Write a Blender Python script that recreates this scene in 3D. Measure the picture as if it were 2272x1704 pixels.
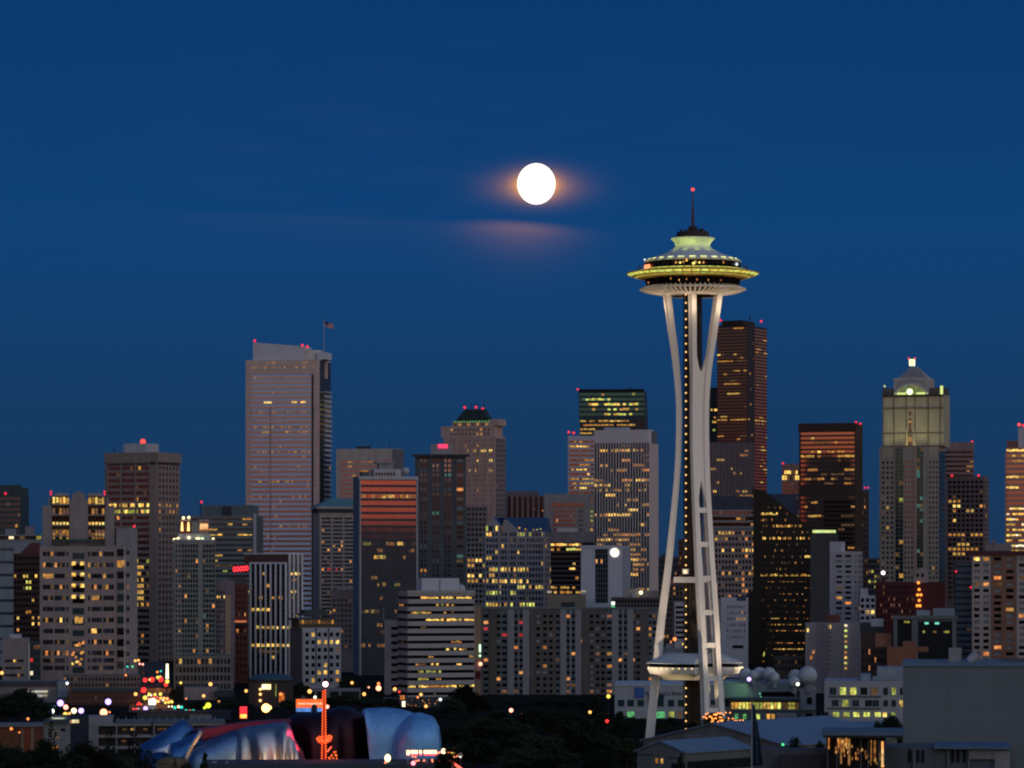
import bpy, math, random
from mathutils import Vector, Matrix
R = math.radians
random.seed(7)
sc = bpy.context.scene
col = sc.collection
for o in list(bpy.data.objects):
    bpy.data.objects.remove(o)

# ------------------------------------------------------------------ camera
# photograph frame 2272 x 1704; level camera on the hill, 58 m above the tower's foot
FPX, CX, HY, CZ = 7600.0, 1136.0, 1253.0, 58.0
cam = bpy.data.cameras.new('camera')
cam.sensor_width = 36.0
cam.lens = 36.0 * FPX / 2272.0
cam.shift_y = (HY - 852.0) / 2272.0
cam.clip_start = 1.0
cam.clip_end = 300000.0
camo = bpy.data.objects.new('camera', cam)
camo.location = (0, 0, CZ)
camo.rotation_euler = (math.pi / 2, 0, 0)
col.objects.link(camo)
sc.camera = camo

# ------------------------------------------------------------------ render settings
sc.render.engine = 'CYCLES'
sc.view_settings.view_transform = 'Standard'
sc.view_settings.look = 'None'
sc.view_settings.exposure = 0.0
sc.view_settings.gamma = 1.0
sc.cycles.max_bounces = 5
sc.cycles.diffuse_bounces = 2
sc.cycles.glossy_bounces = 3
sc.cycles.transparent_max_bounces = 6
sc.cycles.sample_clamp_indirect = 1.0
sc.cycles.sample_clamp_direct = 8.0
sc.cycles.use_denoising = True
sc.cycles.denoiser = 'OPENIMAGEDENOISE'
sc.cycles.denoising_input_passes = 'RGB_ALBEDO_NORMAL'
sc.cycles.denoising_prefilter = 'ACCURATE'
sc.cycles.caustics_reflective = False
sc.cycles.caustics_refractive = False
sc.cycles.filter_width = 2.1

# ------------------------------------------------------------------ world: dusk sky
WEST = Vector((0.62, -0.78, 0)).normalized()      # the afterglow is behind the camera, to its right
world = bpy.data.worlds.new('World')
sc.world = world
world.use_nodes = True
NT = world.node_tree
bg = NT.nodes['Background']


def wn(t, **kw):
    n = NT.nodes.new(t)
    for k, v in kw.items():
        setattr(n, k, v)
    return n


def wl(a, b):
    NT.links.new(a, b)


def wmath(op, a, b=None, c=None):
    n = wn('ShaderNodeMath', operation=op)
    for i, q in enumerate((a, b, c)):
        if q is None:
            continue
        if isinstance(q, (int, float)):
            n.inputs[i].default_value = q
        else:
            wl(q, n.inputs[i])
    return n.outputs[0]


def wsmooth(x, lo, hi):
    n = wn('ShaderNodeMapRange', interpolation_type='SMOOTHSTEP')
    wl(x, n.inputs[0])
    n.inputs[1].default_value = lo
    n.inputs[2].default_value = hi
    return n.outputs[0]


def wramp(x, stops, lo=0.0, hi=1.0):
    n = wn('ShaderNodeValToRGB')
    wl(x, n.inputs[0])
    els = n.color_ramp.elements
    while len(els) < len(stops):
        els.new(0.5)
    for e, (p, c) in zip(els, stops):
        e.position = p
        e.color = (c[0], c[1], c[2], 1)
    return n.outputs[0]


def wmix(f, a, b, blend='MIX'):
    n = wn('ShaderNodeMix', data_type='RGBA', blend_type=blend)
    if isinstance(f, (int, float)):
        n.inputs[0].default_value = f
    else:
        wl(f, n.inputs[0])
    for q, i in ((a, 6), (b, 7)):
        if isinstance(q, tuple):
            n.inputs[i].default_value = (*q, 1)
        else:
            wl(q, n.inputs[i])
    return n.outputs[2]


tc = wn('ShaderNodeTexCoord')
sep = wn('ShaderNodeSeparateXYZ')
wl(tc.outputs['Generated'], sep.inputs[0])
dx, dy, dz = sep.outputs
elev = wmath('MULTIPLY', wmath('ARCSINE', dz), 180 / math.pi)          # degrees above the horizon
hlen = wmath('SQRT', wmath('ADD', wmath('MULTIPLY', dx, dx), wmath('MULTIPLY', dy, dy)))
dotw = wmath('DIVIDE', wmath('ADD', wmath('MULTIPLY', dx, WEST.x), wmath('MULTIPLY', dy, WEST.y)), hlen)
e90 = wmath('DIVIDE', elev, 90.0)
east = wramp(e90, [(0.0, (.0105, .0370, .094)), (0.028, (.0078, .0430, .124)), (0.062, (.0050, .0530, .182)), (0.105, (.0030, .0420, .158)),
                   (0.25, (.006, .034, .125)), (1.0, (.020, .060, .16))])
west = wramp(e90, [(0.0, (.70, .12, .07)), (0.016, (1.0, .26, .12)), (0.036, (.92, .61, .40)), (0.09, (.72, .71, .62)),
                   (0.18, (.47, .56, .66)), (0.40, (.20, .29, .50)), (1.0, (.024, .070, .18))])
skyc = wmix(wsmooth(dotw, -0.45, 0.85), east, west)
# thin cloud streaks low in the east, and the moon's aureole in the thin cloud
MPX, MPY = 1190.0, 408.0
mdir = Vector(((MPX - CX) / FPX, 1.0, (HY - MPY) / FPX)).normalized()
maz, mel = math.degrees(math.atan2(mdir.x, mdir.y)), math.degrees(math.asin(mdir.z))
az = wmath('MULTIPLY', wmath('ARCTAN2', dx, dy), 180 / math.pi)
DEG = math.degrees(1 / FPX)                                              # degrees per photo pixel
du = wmath('DIVIDE', wmath('SUBTRACT', az, maz), DEG)                    # in photo-pixel units of angle round the moon
dv = wmath('DIVIDE', wmath('SUBTRACT', elev, mel), DEG)
comb = wn('ShaderNodeCombineXYZ')
wl(wmath('MULTIPLY', du, 0.0035), comb.inputs[0])
wl(wmath('MULTIPLY', dv, 0.022), comb.inputs[1])
nz = wn('ShaderNodeTexNoise')
nz.inputs['Scale'].default_value = 1.0
nz.inputs['Detail'].default_value = 5
wl(comb.outputs[0], nz.inputs['Vector'])
noise = nz.outputs['Fac']


def gauss(u, v, cu, cv, su, sv):
    a = wmath('DIVIDE', wmath('SUBTRACT', u, cu), su)
    b = wmath('DIVIDE', wmath('SUBTRACT', v, cv), sv)
    return wmath('EXPONENT', wmath('MULTIPLY', wmath('ADD', wmath('MULTIPLY', a, a), wmath('MULTIPLY', b, b)), -1.0))


frontal = wsmooth(dy, 0.5, 0.8)
rr = wmath('SQRT', wmath('ADD', wmath('MULTIPLY', wmath('MULTIPLY', du, du), 0.50), wmath('MULTIPLY', wmath('MULTIPLY', wmath('ADD', dv, 4.0), wmath('ADD', dv, 4.0)), 1.7)))
glow1 = wmath('EXPONENT', wmath('MULTIPLY', wmath('MAXIMUM', wmath('SUBTRACT', rr, 30.0), 0.0), -1 / 9.5))
glow2 = wmath('MULTIPLY', gauss(du, dv, 0.0, -6.0, 88.0, 32.0), wmath('ADD', 0.55, wmath('MULTIPLY', noise, 0.9)))
c = wmix(wmath('MULTIPLY', wmath('MULTIPLY', glow1, 0.95), frontal), skyc, (1.0, .44, .13))
c = wmix(wmath('MULTIPLY', wmath('MULTIPLY', glow2, 0.42), frontal), c, (.50, .22, .15))
# streak under the moon: crisp arched upper edge, fading downwards
edge = wmath('SUBTRACT', wmath('MULTIPLY', wmath('POWER', wmath('ABSOLUTE', wmath('DIVIDE', wmath('ADD', du, 110.0), 130.0)), 1.8), -7.0), 82.0)
below = wmath('SUBTRACT', edge, dv)
body = wmath('MULTIPLY', wsmooth(below, -9.0, 20.0), wmath('EXPONENT', wmath('MULTIPLY', wmath('MAXIMUM', below, 0.0), -1 / 29.0)))
strk = wmath('MULTIPLY', body, gauss(du, dv, -40.0, -100.0, 104.0, 400.0))
strk = wmath('MULTIPLY', strk, wmath('ADD', 0.55, wmath('MULTIPLY', noise, 0.8)))
c = wmix(wmath('MULTIPLY', wmath('MULTIPLY', strk, 1.0), frontal), c, (.27, .155, .18))
# long faint band running left
band = wmath('MULTIPLY', wmath('MULTIPLY', wsmooth(wmath('SUBTRACT', wmath('ADD', wmath('MULTIPLY', du, -0.030), -84.0), dv), -4, 10),
                               wmath('EXPONENT', wmath('MULTIPLY', wmath('MAXIMUM', wmath('SUBTRACT', wmath('ADD', wmath('MULTIPLY', du, -0.030), -84.0), dv), 0.0), -1 / 45.0))),
             gauss(du, dv, -420.0, 0.0, 420.0, 900.0))
c = wmix(wmath('MULTIPLY', wmath('MULTIPLY', band, 0.14), frontal), c, (.055, .075, .165))
haze2 = wmath('MULTIPLY', wsmooth(noise, 0.42, 0.75), gauss(du, dv, -350.0, 120.0, 620.0, 200.0))
c = wmix(wmath('MULTIPLY', wmath('MULTIPLY', haze2, 0.16), frontal), c, (.026, .062, .165))
SUN_EL, SUN_ROT = R(-1.0), math.atan2(WEST.x, WEST.y)
sk = wn('ShaderNodeTexSky', sky_type='NISHITA', sun_disc=False)
sk.sun_elevation = SUN_EL
sk.sun_rotation = SUN_ROT
add = wmix(1.0, c, wmix(wsmooth(dotw, -0.2, 0.6), (0, 0, 0), wmix(1.0, sk.outputs[0], (.10, .10, .10), 'MULTIPLY')), 'ADD')
wl(add, bg.inputs[0])
bg.inputs[1].default_value = 1.0

# the sun is below the horizon: a weak, very wide warm lamp for the brightest patch of the afterglow
sl = bpy.data.lights.new('afterglow_sun', 'SUN')
sl.energy = 0.10
sl.angle = R(40)
sl.color = (1.0, .70, .48)
slo = bpy.data.objects.new('afterglow_sun', sl)
sd = -(WEST + Vector((0, 0, 0.16)))
slo.rotation_euler = sd.to_track_quat('-Z', 'Y').to_euler()
col.objects.link(slo)

# ------------------------------------------------------------------ materials
MATS = {}


def mat_new(name):
    m = bpy.data.materials.new(name)
    m.use_nodes = True
    return m, m.node_tree, m.node_tree.nodes['Principled BSDF']


def wall(name, c, var=.16, rough=.8, scale=.08, streak=True, spec=.15):
    """matt facade: colour with large mottling and fine vertical streaks"""
    if name in MATS:
        return MATS[name]
    m, nt, p = mat_new(name)
    g = nt.nodes.new('ShaderNodeNewGeometry')
    mp = nt.nodes.new('ShaderNodeMapping')
    mp.inputs['Scale'].default_value = (scale, scale, scale * (.25 if streak else 1))
    nt.links.new(g.outputs['Position'], mp.inputs[0])
    n = nt.nodes.new('ShaderNodeTexNoise')
    n.inputs['Scale'].default_value = 4
    n.inputs['Detail'].default_value = 6
    n.inputs['Roughness'].default_value = .65
    nt.links.new(mp.outputs[0], n.inputs[0])
    r = nt.nodes.new('ShaderNodeValToRGB')
    r.color_ramp.elements[0].position = .3
    r.color_ramp.elements[1].position = .72
    r.color_ramp.elements[0].color = (*[x * (1 - var) for x in c], 1)
    r.color_ramp.elements[1].color = (*[min(1, x * (1 + var)) for x in c], 1)
    nt.links.new(n.outputs[0], r.inputs[0])
    nt.links.new(r.outputs[0], p.inputs['Base Color'])
    p.inputs['Roughness'].default_value = rough
    p.inputs['Specular IOR Level'].default_value = spec
    MATS[name] = m
    return m


def glass(name, c, metallic=.0, rough=.1, ior=1.9):
    """window glass seen from outside: dark or coated, mirrors the sky"""
    if name in MATS:
        return MATS[name]
    m, nt, p = mat_new(name)
    p.inputs['Base Color'].default_value = (*c, 1)
    p.inputs['Metallic'].default_value = metallic
    p.inputs['IOR'].default_value = ior
    g = nt.nodes.new('ShaderNodeNewGeometry')
    n = nt.nodes.new('ShaderNodeTexNoise')
    n.inputs['Scale'].default_value = .22
    n.inputs['Detail'].default_value = 3
    nt.links.new(g.outputs['Position'], n.inputs[0])
    mr = nt.nodes.new('ShaderNodeMapRange')
    mr.inputs[3].default_value = rough * .35
    mr.inputs[4].default_value = rough * 1.0
    nt.links.new(n.outputs[0], mr.inputs[0])
    nt.links.new(mr.outputs[0], p.inputs['Roughness'])
    MATS[name] = m
    return m


def emit(name, c, s, var=0.0, scale=.8):
    """something that gives off light; var = unevenness of what stands in a lit room"""
    if name in MATS:
        return MATS[name]
    m, nt, p = mat_new(name)
    p.inputs['Base Color'].default_value = (.02, .02, .02, 1)
    p.inputs['Emission Color'].default_value = (*c, 1)
    p.inputs['Emission Strength'].default_value = s
    if var:
        g = nt.nodes.new('ShaderNodeNewGeometry')
        n = nt.nodes.new('ShaderNodeTexNoise')
        n.inputs['Scale'].default_value = scale
        n.inputs['Detail'].default_value = 3
        n.inputs['Roughness'].default_value = .7
        nt.links.new(g.outputs['Position'], n.inputs[0])
        mr = nt.nodes.new('ShaderNodeMapRange')
        mr.inputs[1].default_value = .32
        mr.inputs[2].default_value = .68
        mr.inputs[3].default_value = s * (1 - var)
        mr.inputs[4].default_value = s * (1 + var)
        nt.links.new(n.outputs[0], mr.inputs[0])
        nt.links.new(mr.outputs[0], p.inputs['Emission Strength'])
        n2 = nt.nodes.new('ShaderNodeTexNoise')
        n2.inputs['Scale'].default_value = scale * .35
        n2.inputs['Detail'].default_value = 2
        nt.links.new(g.outputs['Position'], n2.inputs[0])
        r2 = nt.nodes.new('ShaderNodeValToRGB')
        r2.color_ramp.elements[0].position, r2.color_ramp.elements[1].position = .36, .64
        r2.color_ramp.elements[0].color = (c[0], c[1] * .80, c[2] * .75, 1)
        r2.color_ramp.elements[1].color = (c[0] * .96, min(1, c[1] * 1.16), min(1, c[2] * 1.5), 1)
        nt.links.new(n2.outputs[0], r2.inputs[0])
        nt.links.new(r2.outputs[0], p.inputs['Emission Color'])
    m.cycles.emission_sampling = 'NONE'
    MATS[name] = m
    return m


LIT = {
    'Y': emit('window_bright_yellow', (1, .60, .11), 1.25, .85), 'y': emit('window_yellow', (1, .56, .09), .56, .9),
    'a': emit('window_amber', (1, .44, .07), .42, .9), 'd': emit('window_dim', (1, .50, .13), .085, .9),
    'o': emit('window_orange', (1, .36, .08), .75, .8), 'w': emit('window_white', (1, .78, .42), 1.3, .6),
    'g': emit('window_green', (.78, .80, .12), .36, .9), 't': emit('window_teal', (.25, .8, .6), .14, .8),
    'r': emit('window_red', (1, .05, .06), .40, .6), 'G': emit('window_yellowgreen', (.84, .82, .13), .85, .8),
    'p': emit('window_peach', (1, .44, .24), .17, .7), 'b': emit('window_dim_blue', (.35, .6, .8), .05, .6),
}
GL = {
    'glass': glass('glass_dark', (.012, .016, .022), 0, .12, 1.5),
    'warm': glass('glass_warm_coated', (.24, .20, .21), .9, .12),
    'red': glass('glass_copper_coated', (.62, .27, .19), .95, .06),
    'brown': glass('glass_bronze_coated', (.12, .075, .062), .9, .10),
    'silver': glass('glass_silver', (.22, .205, .225), .9, .16),
    'rust': glass('glass_rust_coated', (.36, .215, .165), .95, .08),
    'flank': glass('glass_flank_glow_tint', (.36, .15, .10), .9, .10),  # redder than the front glass: the side's orange glow is put into the colour
    'teal': glass('glass_teal', (.045, .10, .12), .5, .12),
    'black': glass('glass_black', (.006, .006, .008), 0, .12, 1.32),
    'deepteal': glass('glass_deep_teal', (.022, .085, .105), .9, .12),
    'blue': glass('glass_blue', (.05, .09, .16), .5, .14),
    'pale': wall('window_blind', (.20, .22, .24), .2),
}
BEACON = emit('red_beacon', (1, .02, .055), 1.5)
BEACON_HOT = emit('red_beacon_bright', (1, .06, .04), 2.0)


# ------------------------------------------------------------------ mesh helpers
class MB:
    def __init__(s):
        s.v, s.f, s.m = [], [], []

    def add(s, vs, fs, m=0):
        k = len(s.v)
        s.v += [tuple(q) for q in vs]
        for f in fs:
            s.f.append([k + i for i in f])
            s.m.append(m)

    def box(s, x0, x1, y0, y1, z0, z1, m=0):
        s.add([(x0, y0, z0), (x1, y0, z0), (x1, y1, z0), (x0, y1, z0), (x0, y0, z1), (x1, y0, z1), (x1, y1, z1), (x0, y1, z1)],
              [(3, 2, 1, 0), (4, 5, 6, 7), (0, 1, 5, 4), (1, 2, 6, 5), (2, 3, 7, 6), (3, 0, 4, 7)], m)
        return s

    def hexa(s, p, m=0):
        s.add(p, [(3, 2, 1, 0), (4, 5, 6, 7), (0, 1, 5, 4), (1, 2, 6, 5), (2, 3, 7, 6), (3, 0, 4, 7)], m)
        return s

    def quad(s, a, b, c, d, m=0):
        s.add([a, b, c, d], [(0, 1, 2, 3)], m)
        return s

    def prism(s, pts, lo, hi, m=0, axis='z'):
        n = len(pts)
        if axis == 'z':
            vs = [(x, y, lo) for x, y in pts] + [(x, y, hi) for x, y in pts]
        else:                      # outline in x-z, thickness in y
            vs = [(x, lo, z) for x, z in pts] + [(x, hi, z) for x, z in pts]
        fs = [tuple(range(n - 1, -1, -1)), tuple(range(n, 2 * n))]
        for i in range(n):
            j = (i + 1) % n
            fs.append((i, j, n + j, n + i))
        s.add(vs, fs, m)
        return s

    def lathe(s, prof, n=48, c=(0, 0), m=0, a0=0.0, a1=None):
        full = a1 is None
        a1 = a0 + 2 * math.pi if full else a1
        k = n if full else n + 1
        vs = []
        for r, z in prof:
            for i in range(k):
                t = a0 + (a1 - a0) * i / n
                vs.append((c[0] + r * math.cos(t), c[1] + r * math.sin(t), z))
        fs = []
        for j in range(len(prof) - 1):
            for i in range(n):
                i2 = (i + 1) % k
                fs.append((j * k + i, j * k + i2, (j + 1) * k + i2, (j + 1) * k + i))
        s.add(vs, fs, m)
        return s

    def tube(s, p, q, r, n=8, r2=None, m=0):
        p, q = Vector(p), Vector(q)
        r2 = r if r2 is None else r2
        d = (q - p).normalized()
        a = d.orthogonal().normalized()
        b = d.cross(a)
        vs = []
        for c, rad in ((p, r), (q, r2)):
            for i in range(n):
                t = 2 * math.pi * i / n
                vs.append(c + a * (rad * math.cos(t)) + b * (rad * math.sin(t)))
        fs = [tuple(range(n - 1, -1, -1)), tuple(range(n, 2 * n))] + [(i, (i + 1) % n, n + (i + 1) % n, n + i) for i in range(n)]
        s.add(vs, fs, m)
        return s

    def ball(s, c, r, n=12, m=0, sz=1.0):
        prof = []
        for j in range(n // 2 + 1):
            t = -math.pi / 2 + math.pi * j / (n // 2)
            prof.append((max(1e-4, r * math.cos(t)), c[2] + r * sz * math.sin(t)))
        return s.lathe(prof, n, (c[0], c[1]), m)

    def mesh(s, name, mats, smooth=False):
        me = bpy.data.meshes.new(name)
        me.from_pydata(s.v, [], s.f)
        for m in (mats if isinstance(mats, (list, tuple)) else [mats]):
            me.materials.append(m)
        if isinstance(mats, (list, tuple)) and len(mats) > 1:
            me.polygons.foreach_set('material_index', s.m)
        if smooth:
            me.polygons.foreach_set('use_smooth', [True] * len(me.polygons))
        me.update()
        return me

    def build(s, name, mats, parent=None, smooth=False, loc=None, rz=0.0):
        o = bpy.data.objects.new(name, s.mesh(name, mats, smooth))
        col.objects.link(o)
        o.parent = parent
        if loc is not None:
            o.location = loc
        o.rotation_euler.z = rz
        return o


def tag(o, label, cat, group=None):
    o['label'] = label
    o['category'] = cat
    if group:
        o['group'] = group
    return o


def thing(name, label, cat, loc=(0, 0, 0), rz=0.0, group=None):
    o = bpy.data.objects.new(name, None)
    o.empty_display_size = 1
    col.objects.link(o)
    o.location = loc
    o.rotation_euler.z = rz
    return tag(o, label, cat, group)


def put(name, me, parent, loc=(0, 0, 0), rz=0.0):
    o = bpy.data.objects.new(name, me)
    col.objects.link(o)
    o.parent = parent
    o.location = loc
    o.rotation_euler.z = rz
    return o


def at(px, py, Y):
    return Vector(((px - CX) / FPX * Y, Y, CZ + (HY - py) / FPX * Y))


def gy(py):
    """distance of the flat ground seen at photo row py"""
    return CZ * FPX / (py - HY)


QUADS = {}


def pane_mesh(w, h, m):
    k = (round(w, 1), round(h, 1), m.name)
    if k not in QUADS:
        a, b = k[0] / 2, k[1] / 2
        QUADS[k] = MB().box(-a, a, -.03, .03, -b, b).mesh('window', m)
    return QUADS[k]


# ------------------------------------------------------------------ buildings
class Bld:
    """A box building set out from what it spans in the picture: x0..xc..x2 with the near edge xc at distance Y.
    a > 0 turns its right side into view, a < 0 its left side, 0 = only the front shows."""

    def __init__(s, name, label, cat, x0, xc, x2, top, Y, a=0, wallm=None, group=None, depth=None, plain_body=None):
        s.name, s.Y = name, Y
        one = abs(a) < .5
        k0, kc, k2 = [(x - CX) / FPX for x in (x0, xc, x2)]
        if one:
            kc = k2
            at_ = math.atan((k0 + k2) / 2)
        else:
            at_ = R(a) + math.atan(kc)
        C = Vector((kc * Y, Y))
        ca, sa = math.cos(at_), math.sin(at_)
        lx, ly = Vector((ca, -sa)), Vector((sa, ca))

        def reach(k, u):
            return (k * C.y - C.x) / (u.x - k * u.y)
        if one:
            s.w = reach(k0, -lx)
            s.d = depth or s.w * .8
            corner = C
        elif a > 0:
            s.w = reach(k0, -lx)
            s.d = depth or reach(k2, ly)
            corner = C
        else:
            s.w = reach(k2, lx)
            s.d = depth or reach(k0, ly)
            corner = C + lx * s.w
        s.C, s.lx_, s.ly_ = C, lx, ly
        s.cen = corner - lx * (s.w / 2) + ly * (s.d / 2)
        s.H = CZ + (HY - top) / FPX * Y
        s.root = thing(name, label, cat, (s.cen.x, s.cen.y, 0), -at_, group)
        s.wallm = wallm
        s.mats = [wallm]
        s.W = MB()
        s.cells = []
        s.plain = plain_body

    def z(s, py, Y=None):
        return CZ + (HY - py) / FPX * (Y or s.Y)

    def mi(s, m):
        if m not in s.mats:
            s.mats.append(m)
        return s.mats.index(m)

    def lx(s, px, yl):
        """local x where photo column px meets the plane local y = yl"""
        k = (px - CX) / FPX
        O = s.cen + s.ly_ * yl
        return (k * O.y - O.x) / (s.lx_.x - k * s.lx_.y)

    def ly(s, px, xl):
        k = (px - CX) / FPX
        O = s.cen + s.lx_ * xl
        return (k * O.y - O.x) / (s.ly_.x - k * s.ly_.y)

    def body(s, z0=0, z1=None, m=None):
        s.W.box(-s.w / 2, s.w / 2, -s.d / 2, s.d / 2, z0, s.H if z1 is None else z1, s.mi(m or s.wallm))
        return s

    def box(s, xa, xb, y0, y1, pya, pyb, m=None, name=None):
        """box by photo columns xa..xb at its front plane, local depth y0..y1, photo rows pya (top)..pyb"""
        Yw = (s.cen + s.ly_ * y0).y
        a, b = s.lx(xa, y0), s.lx(xb, y0)
        z1, z0 = s.z(pya, Yw), s.z(pyb, Yw)
        if name:
            o = MB().box(a, b, y0, y1, z0, z1).build(name, m or s.wallm, s.root)
            return o
        s.W.box(a, b, y0, y1, z0, z1, s.mi(m or s.wallm))

    def roof(s, name, xa, xb, top, m=None, df=.5, yc=0.0, base=None):
        """a box standing on the roof"""
        dd = s.d * df
        y0 = yc - dd / 2
        Yw = (s.cen + s.ly_ * y0).y
        a, b = s.lx(xa, y0), s.lx(xb, y0)
        return MB().box(a, b, y0, y0 + dd, base if base is not None else s.H - .01, CZ + (HY - top) / FPX * Yw).build(name, m or s.wallm, s.root)

    def face(s, f):
        if f == 'F':
            return Vector((-s.w / 2, -s.d / 2)), Vector((1, 0)), Vector((0, -1)), s.w, 0.0
        if f == 'R':
            return Vector((s.w / 2, -s.d / 2)), Vector((0, 1)), Vector((1, 0)), s.d, math.pi / 2
        return Vector((-s.w / 2, -s.d / 2)), Vector((0, 1)), Vector((-1, 0)), s.d, -math.pi / 2

    def world(s, p):
        return s.cen + s.lx_ * p.x + s.ly_ * p.y

    def s_at(s, f, px):
        O, u, n, L, rz = s.face(f)
        Ow = s.world(O)
        uw = s.lx_ * u.x + s.ly_ * u.y
        k = (px - CX) / FPX
        return (k * Ow.y - Ow.x) / (uw.x - k * uw.y)

    def proj(s, f, sm, z):
        O, u, n, L, rz = s.face(f)
        w = s.world(O + u * sm)
        return CX + FPX * w.x / w.y, HY - FPX * (z - CZ) / w.y

    def fbox(s, f, s0, s1, z0, z1, out, m, into=0.0):
        """a box standing proud of a face"""
        O, u, n, L, rz = s.face(f)
        a, b = O + u * s0 - n * into, O + u * s1 + n * out
        s.W.box(min(a.x, b.x), max(a.x, b.x), min(a.y, b.y), max(a.y, b.y), z0, z1, s.mi(m))

    def span(s, f, px0, px1):
        L = s.face(f)[3]
        a = 0.0 if px0 is None else s.s_at(f, px0)
        b = L if px1 is None else s.s_at(f, px1)
        return (min(a, b), max(a, b))

    def grid(s, f, py0, py1, rows, cols, fw=.6, fh=.55, px0=None, px1=None, lit=.08, kinds='yad', hints=(), frame=.35, dark='glass', darks=None,
             skip=None, zs=None, fm=None, name='window'):
        """punched windows in a grid; frame = how far piers and spandrels stand proud of the glass"""
        a, b = s.span(f, px0, px1)
        z1, z0 = s.z(py0), s.z(py1)
        rh, cw = (z1 - z0) / rows, (b - a) / cols
        fmat = fm or s.wallm
        if frame:
            for j in range(rows + 1):
                zc = z0 + rh * j
                hh = rh * (1 - fh) / 2
                s.fbox(f, a, b, max(z0, zc - hh), min(z1, zc + hh), frame, fmat)
            if fw < .985:
                for i in range(cols + 1):
                    c_ = a + cw * i
                    hw = cw * (1 - fw) / 2
                    s.fbox(f, max(a, c_ - hw), min(b, c_ + hw), z0 + .02, z1 - .02, frame + .06, fmat)
        for j in range(rows):
            zc = z0 + rh * (j + .5)
            for i in range(cols):
                if skip and skip(i, rows - 1 - j):
                    continue
                sm = a + cw * (i + .5)
                px, py = s.proj(f, sm, zc)
                k = None
                for (xa, xb, y, kk, pr) in hints:
                    if xa <= px <= xb and abs(py - y) <= rh * FPX / s.Y * .52:
                        k = random.choice(kk) if random.random() < pr else ''
                        break
                if k is None:
                    k = random.choice(kinds + 'd') if random.random() < lit * .62 else ''
                m = LIT[k] if k else GL[random.choice(darks) if darks else dark]
                s.cells.append((f, sm - cw * fw / 2, sm + cw * fw / 2, zc - rh * fh / 2, zc + rh * fh / 2, m, .05 if frame else .04, bool(k), name))
        return s

    def ribbon(s, f, py0, py1, rows, fh=.5, px0=None, px1=None, lit=.1, kinds='yad', hints=(), dark='glass', pane=3.0, frame=.35, fm=None, run=3):
        """one long window per floor with lit stretches"""
        a, b = s.span(f, px0, px1)
        z1, z0 = s.z(py0), s.z(py1)
        rh = (z1 - z0) / rows
        if frame:
            for j in range(rows + 1):
                zc = z0 + rh * j
                hh = rh * (1 - fh) / 2
                s.fbox(f, a, b, max(z0, zc - hh), min(z1, zc + hh), frame, fm or s.wallm)
        n = max(1, int((b - a) / pane))
        pw = (b - a) / n
        for j in range(rows):
            zc = z0 + rh * (j + .5)
            za, zb = zc - rh * fh / 2, zc + rh * fh / 2
            s.cells.append((f, a + .02, b - .02, za, zb, GL[dark], .05, False, 'ribbon_window'))
            rowlit = random.random() < .5
            cur, left = '', 0
            for i in range(n):
                sm = a + pw * (i + .5)
                px, py = s.proj(f, sm, zc)
                k = None
                for (xa, xb, y, kk, pr) in hints:
                    if xa <= px <= xb and abs(py - y) <= rh * FPX / s.Y * .52:
                        k = random.choice(kk) if random.random() < pr else ''
                        break
                if k is None:
                    if left > 0:
                        left -= 1
                        k = cur
                    elif random.random() < lit * (1.6 if rowlit else .4) / run * .85:
                        cur = k = random.choice(kinds)
                        left = random.randint(0, 2 * run - 2)
                    else:
                        k = ''
                if k:
                    s.cells.append((f, sm - pw * .46, sm + pw * .46, za + rh * random.uniform(.03, .10), zb - rh * random.uniform(.03, .16), LIT[k], .09, True, 'lit_window'))
        return s

    def fins(s, f, py0, py1, n, px0=None, px1=None, w=.5, out=.7, m=None, ends=True, name='fin', part=True):
        a, b = s.span(f, px0, px1)
        z1, z0 = s.z(py0), s.z(py1)
        O, u, nn, L, rz = s.face(f)
        me = MB().box(-w / 2, w / 2, -out, 0, z0, z1).mesh(name, m or s.wallm)
        mb = MB()
        for i in range(n):
            sm = a + (b - a) * (i / (n - 1) if ends else (i + .5) / n)
            p = O + u * sm
            if part and n <= 100:
                put(name, me, s.root, (p.x, p.y, 0), rz)
            else:
                s.fbox(f, sm - w / 2, sm + w / 2, z0, z1, out, m or s.wallm)
        return s

    def beacon(s, px, py, r=3.4, m=None, depth=0.0):
        """a red obstruction light on a short mast"""
        Yw = s.cen.y + depth
        k = (px - CX) / FPX
        xl = s.lx(px, depth)
        z = CZ + (HY - py) / FPX * (s.cen + s.ly_ * depth + s.lx_ * xl).y
        rr = r * .68 / FPX * Yw
        me = MB().ball((0, 0, 0), rr, 10).mesh('beacon', m or BEACON, True)
        put('beacon', me, s.root, (xl, depth, z))
        return s

    def rod(s, px, py0, py1, r=.25, m=None, depth=0.0, name='antenna', r2=None):
        xl = s.lx(px, depth)
        Yw = (s.cen + s.ly_ * depth + s.lx_ * xl).y
        z0, z1 = CZ + (HY - py1) / FPX * Yw, CZ + (HY - py0) / FPX * Yw
        MB().tube((xl, depth, z0), (xl, depth, z1), r, 6, r2).build(name, m or DARKMETAL, s.root)
        return s

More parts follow.
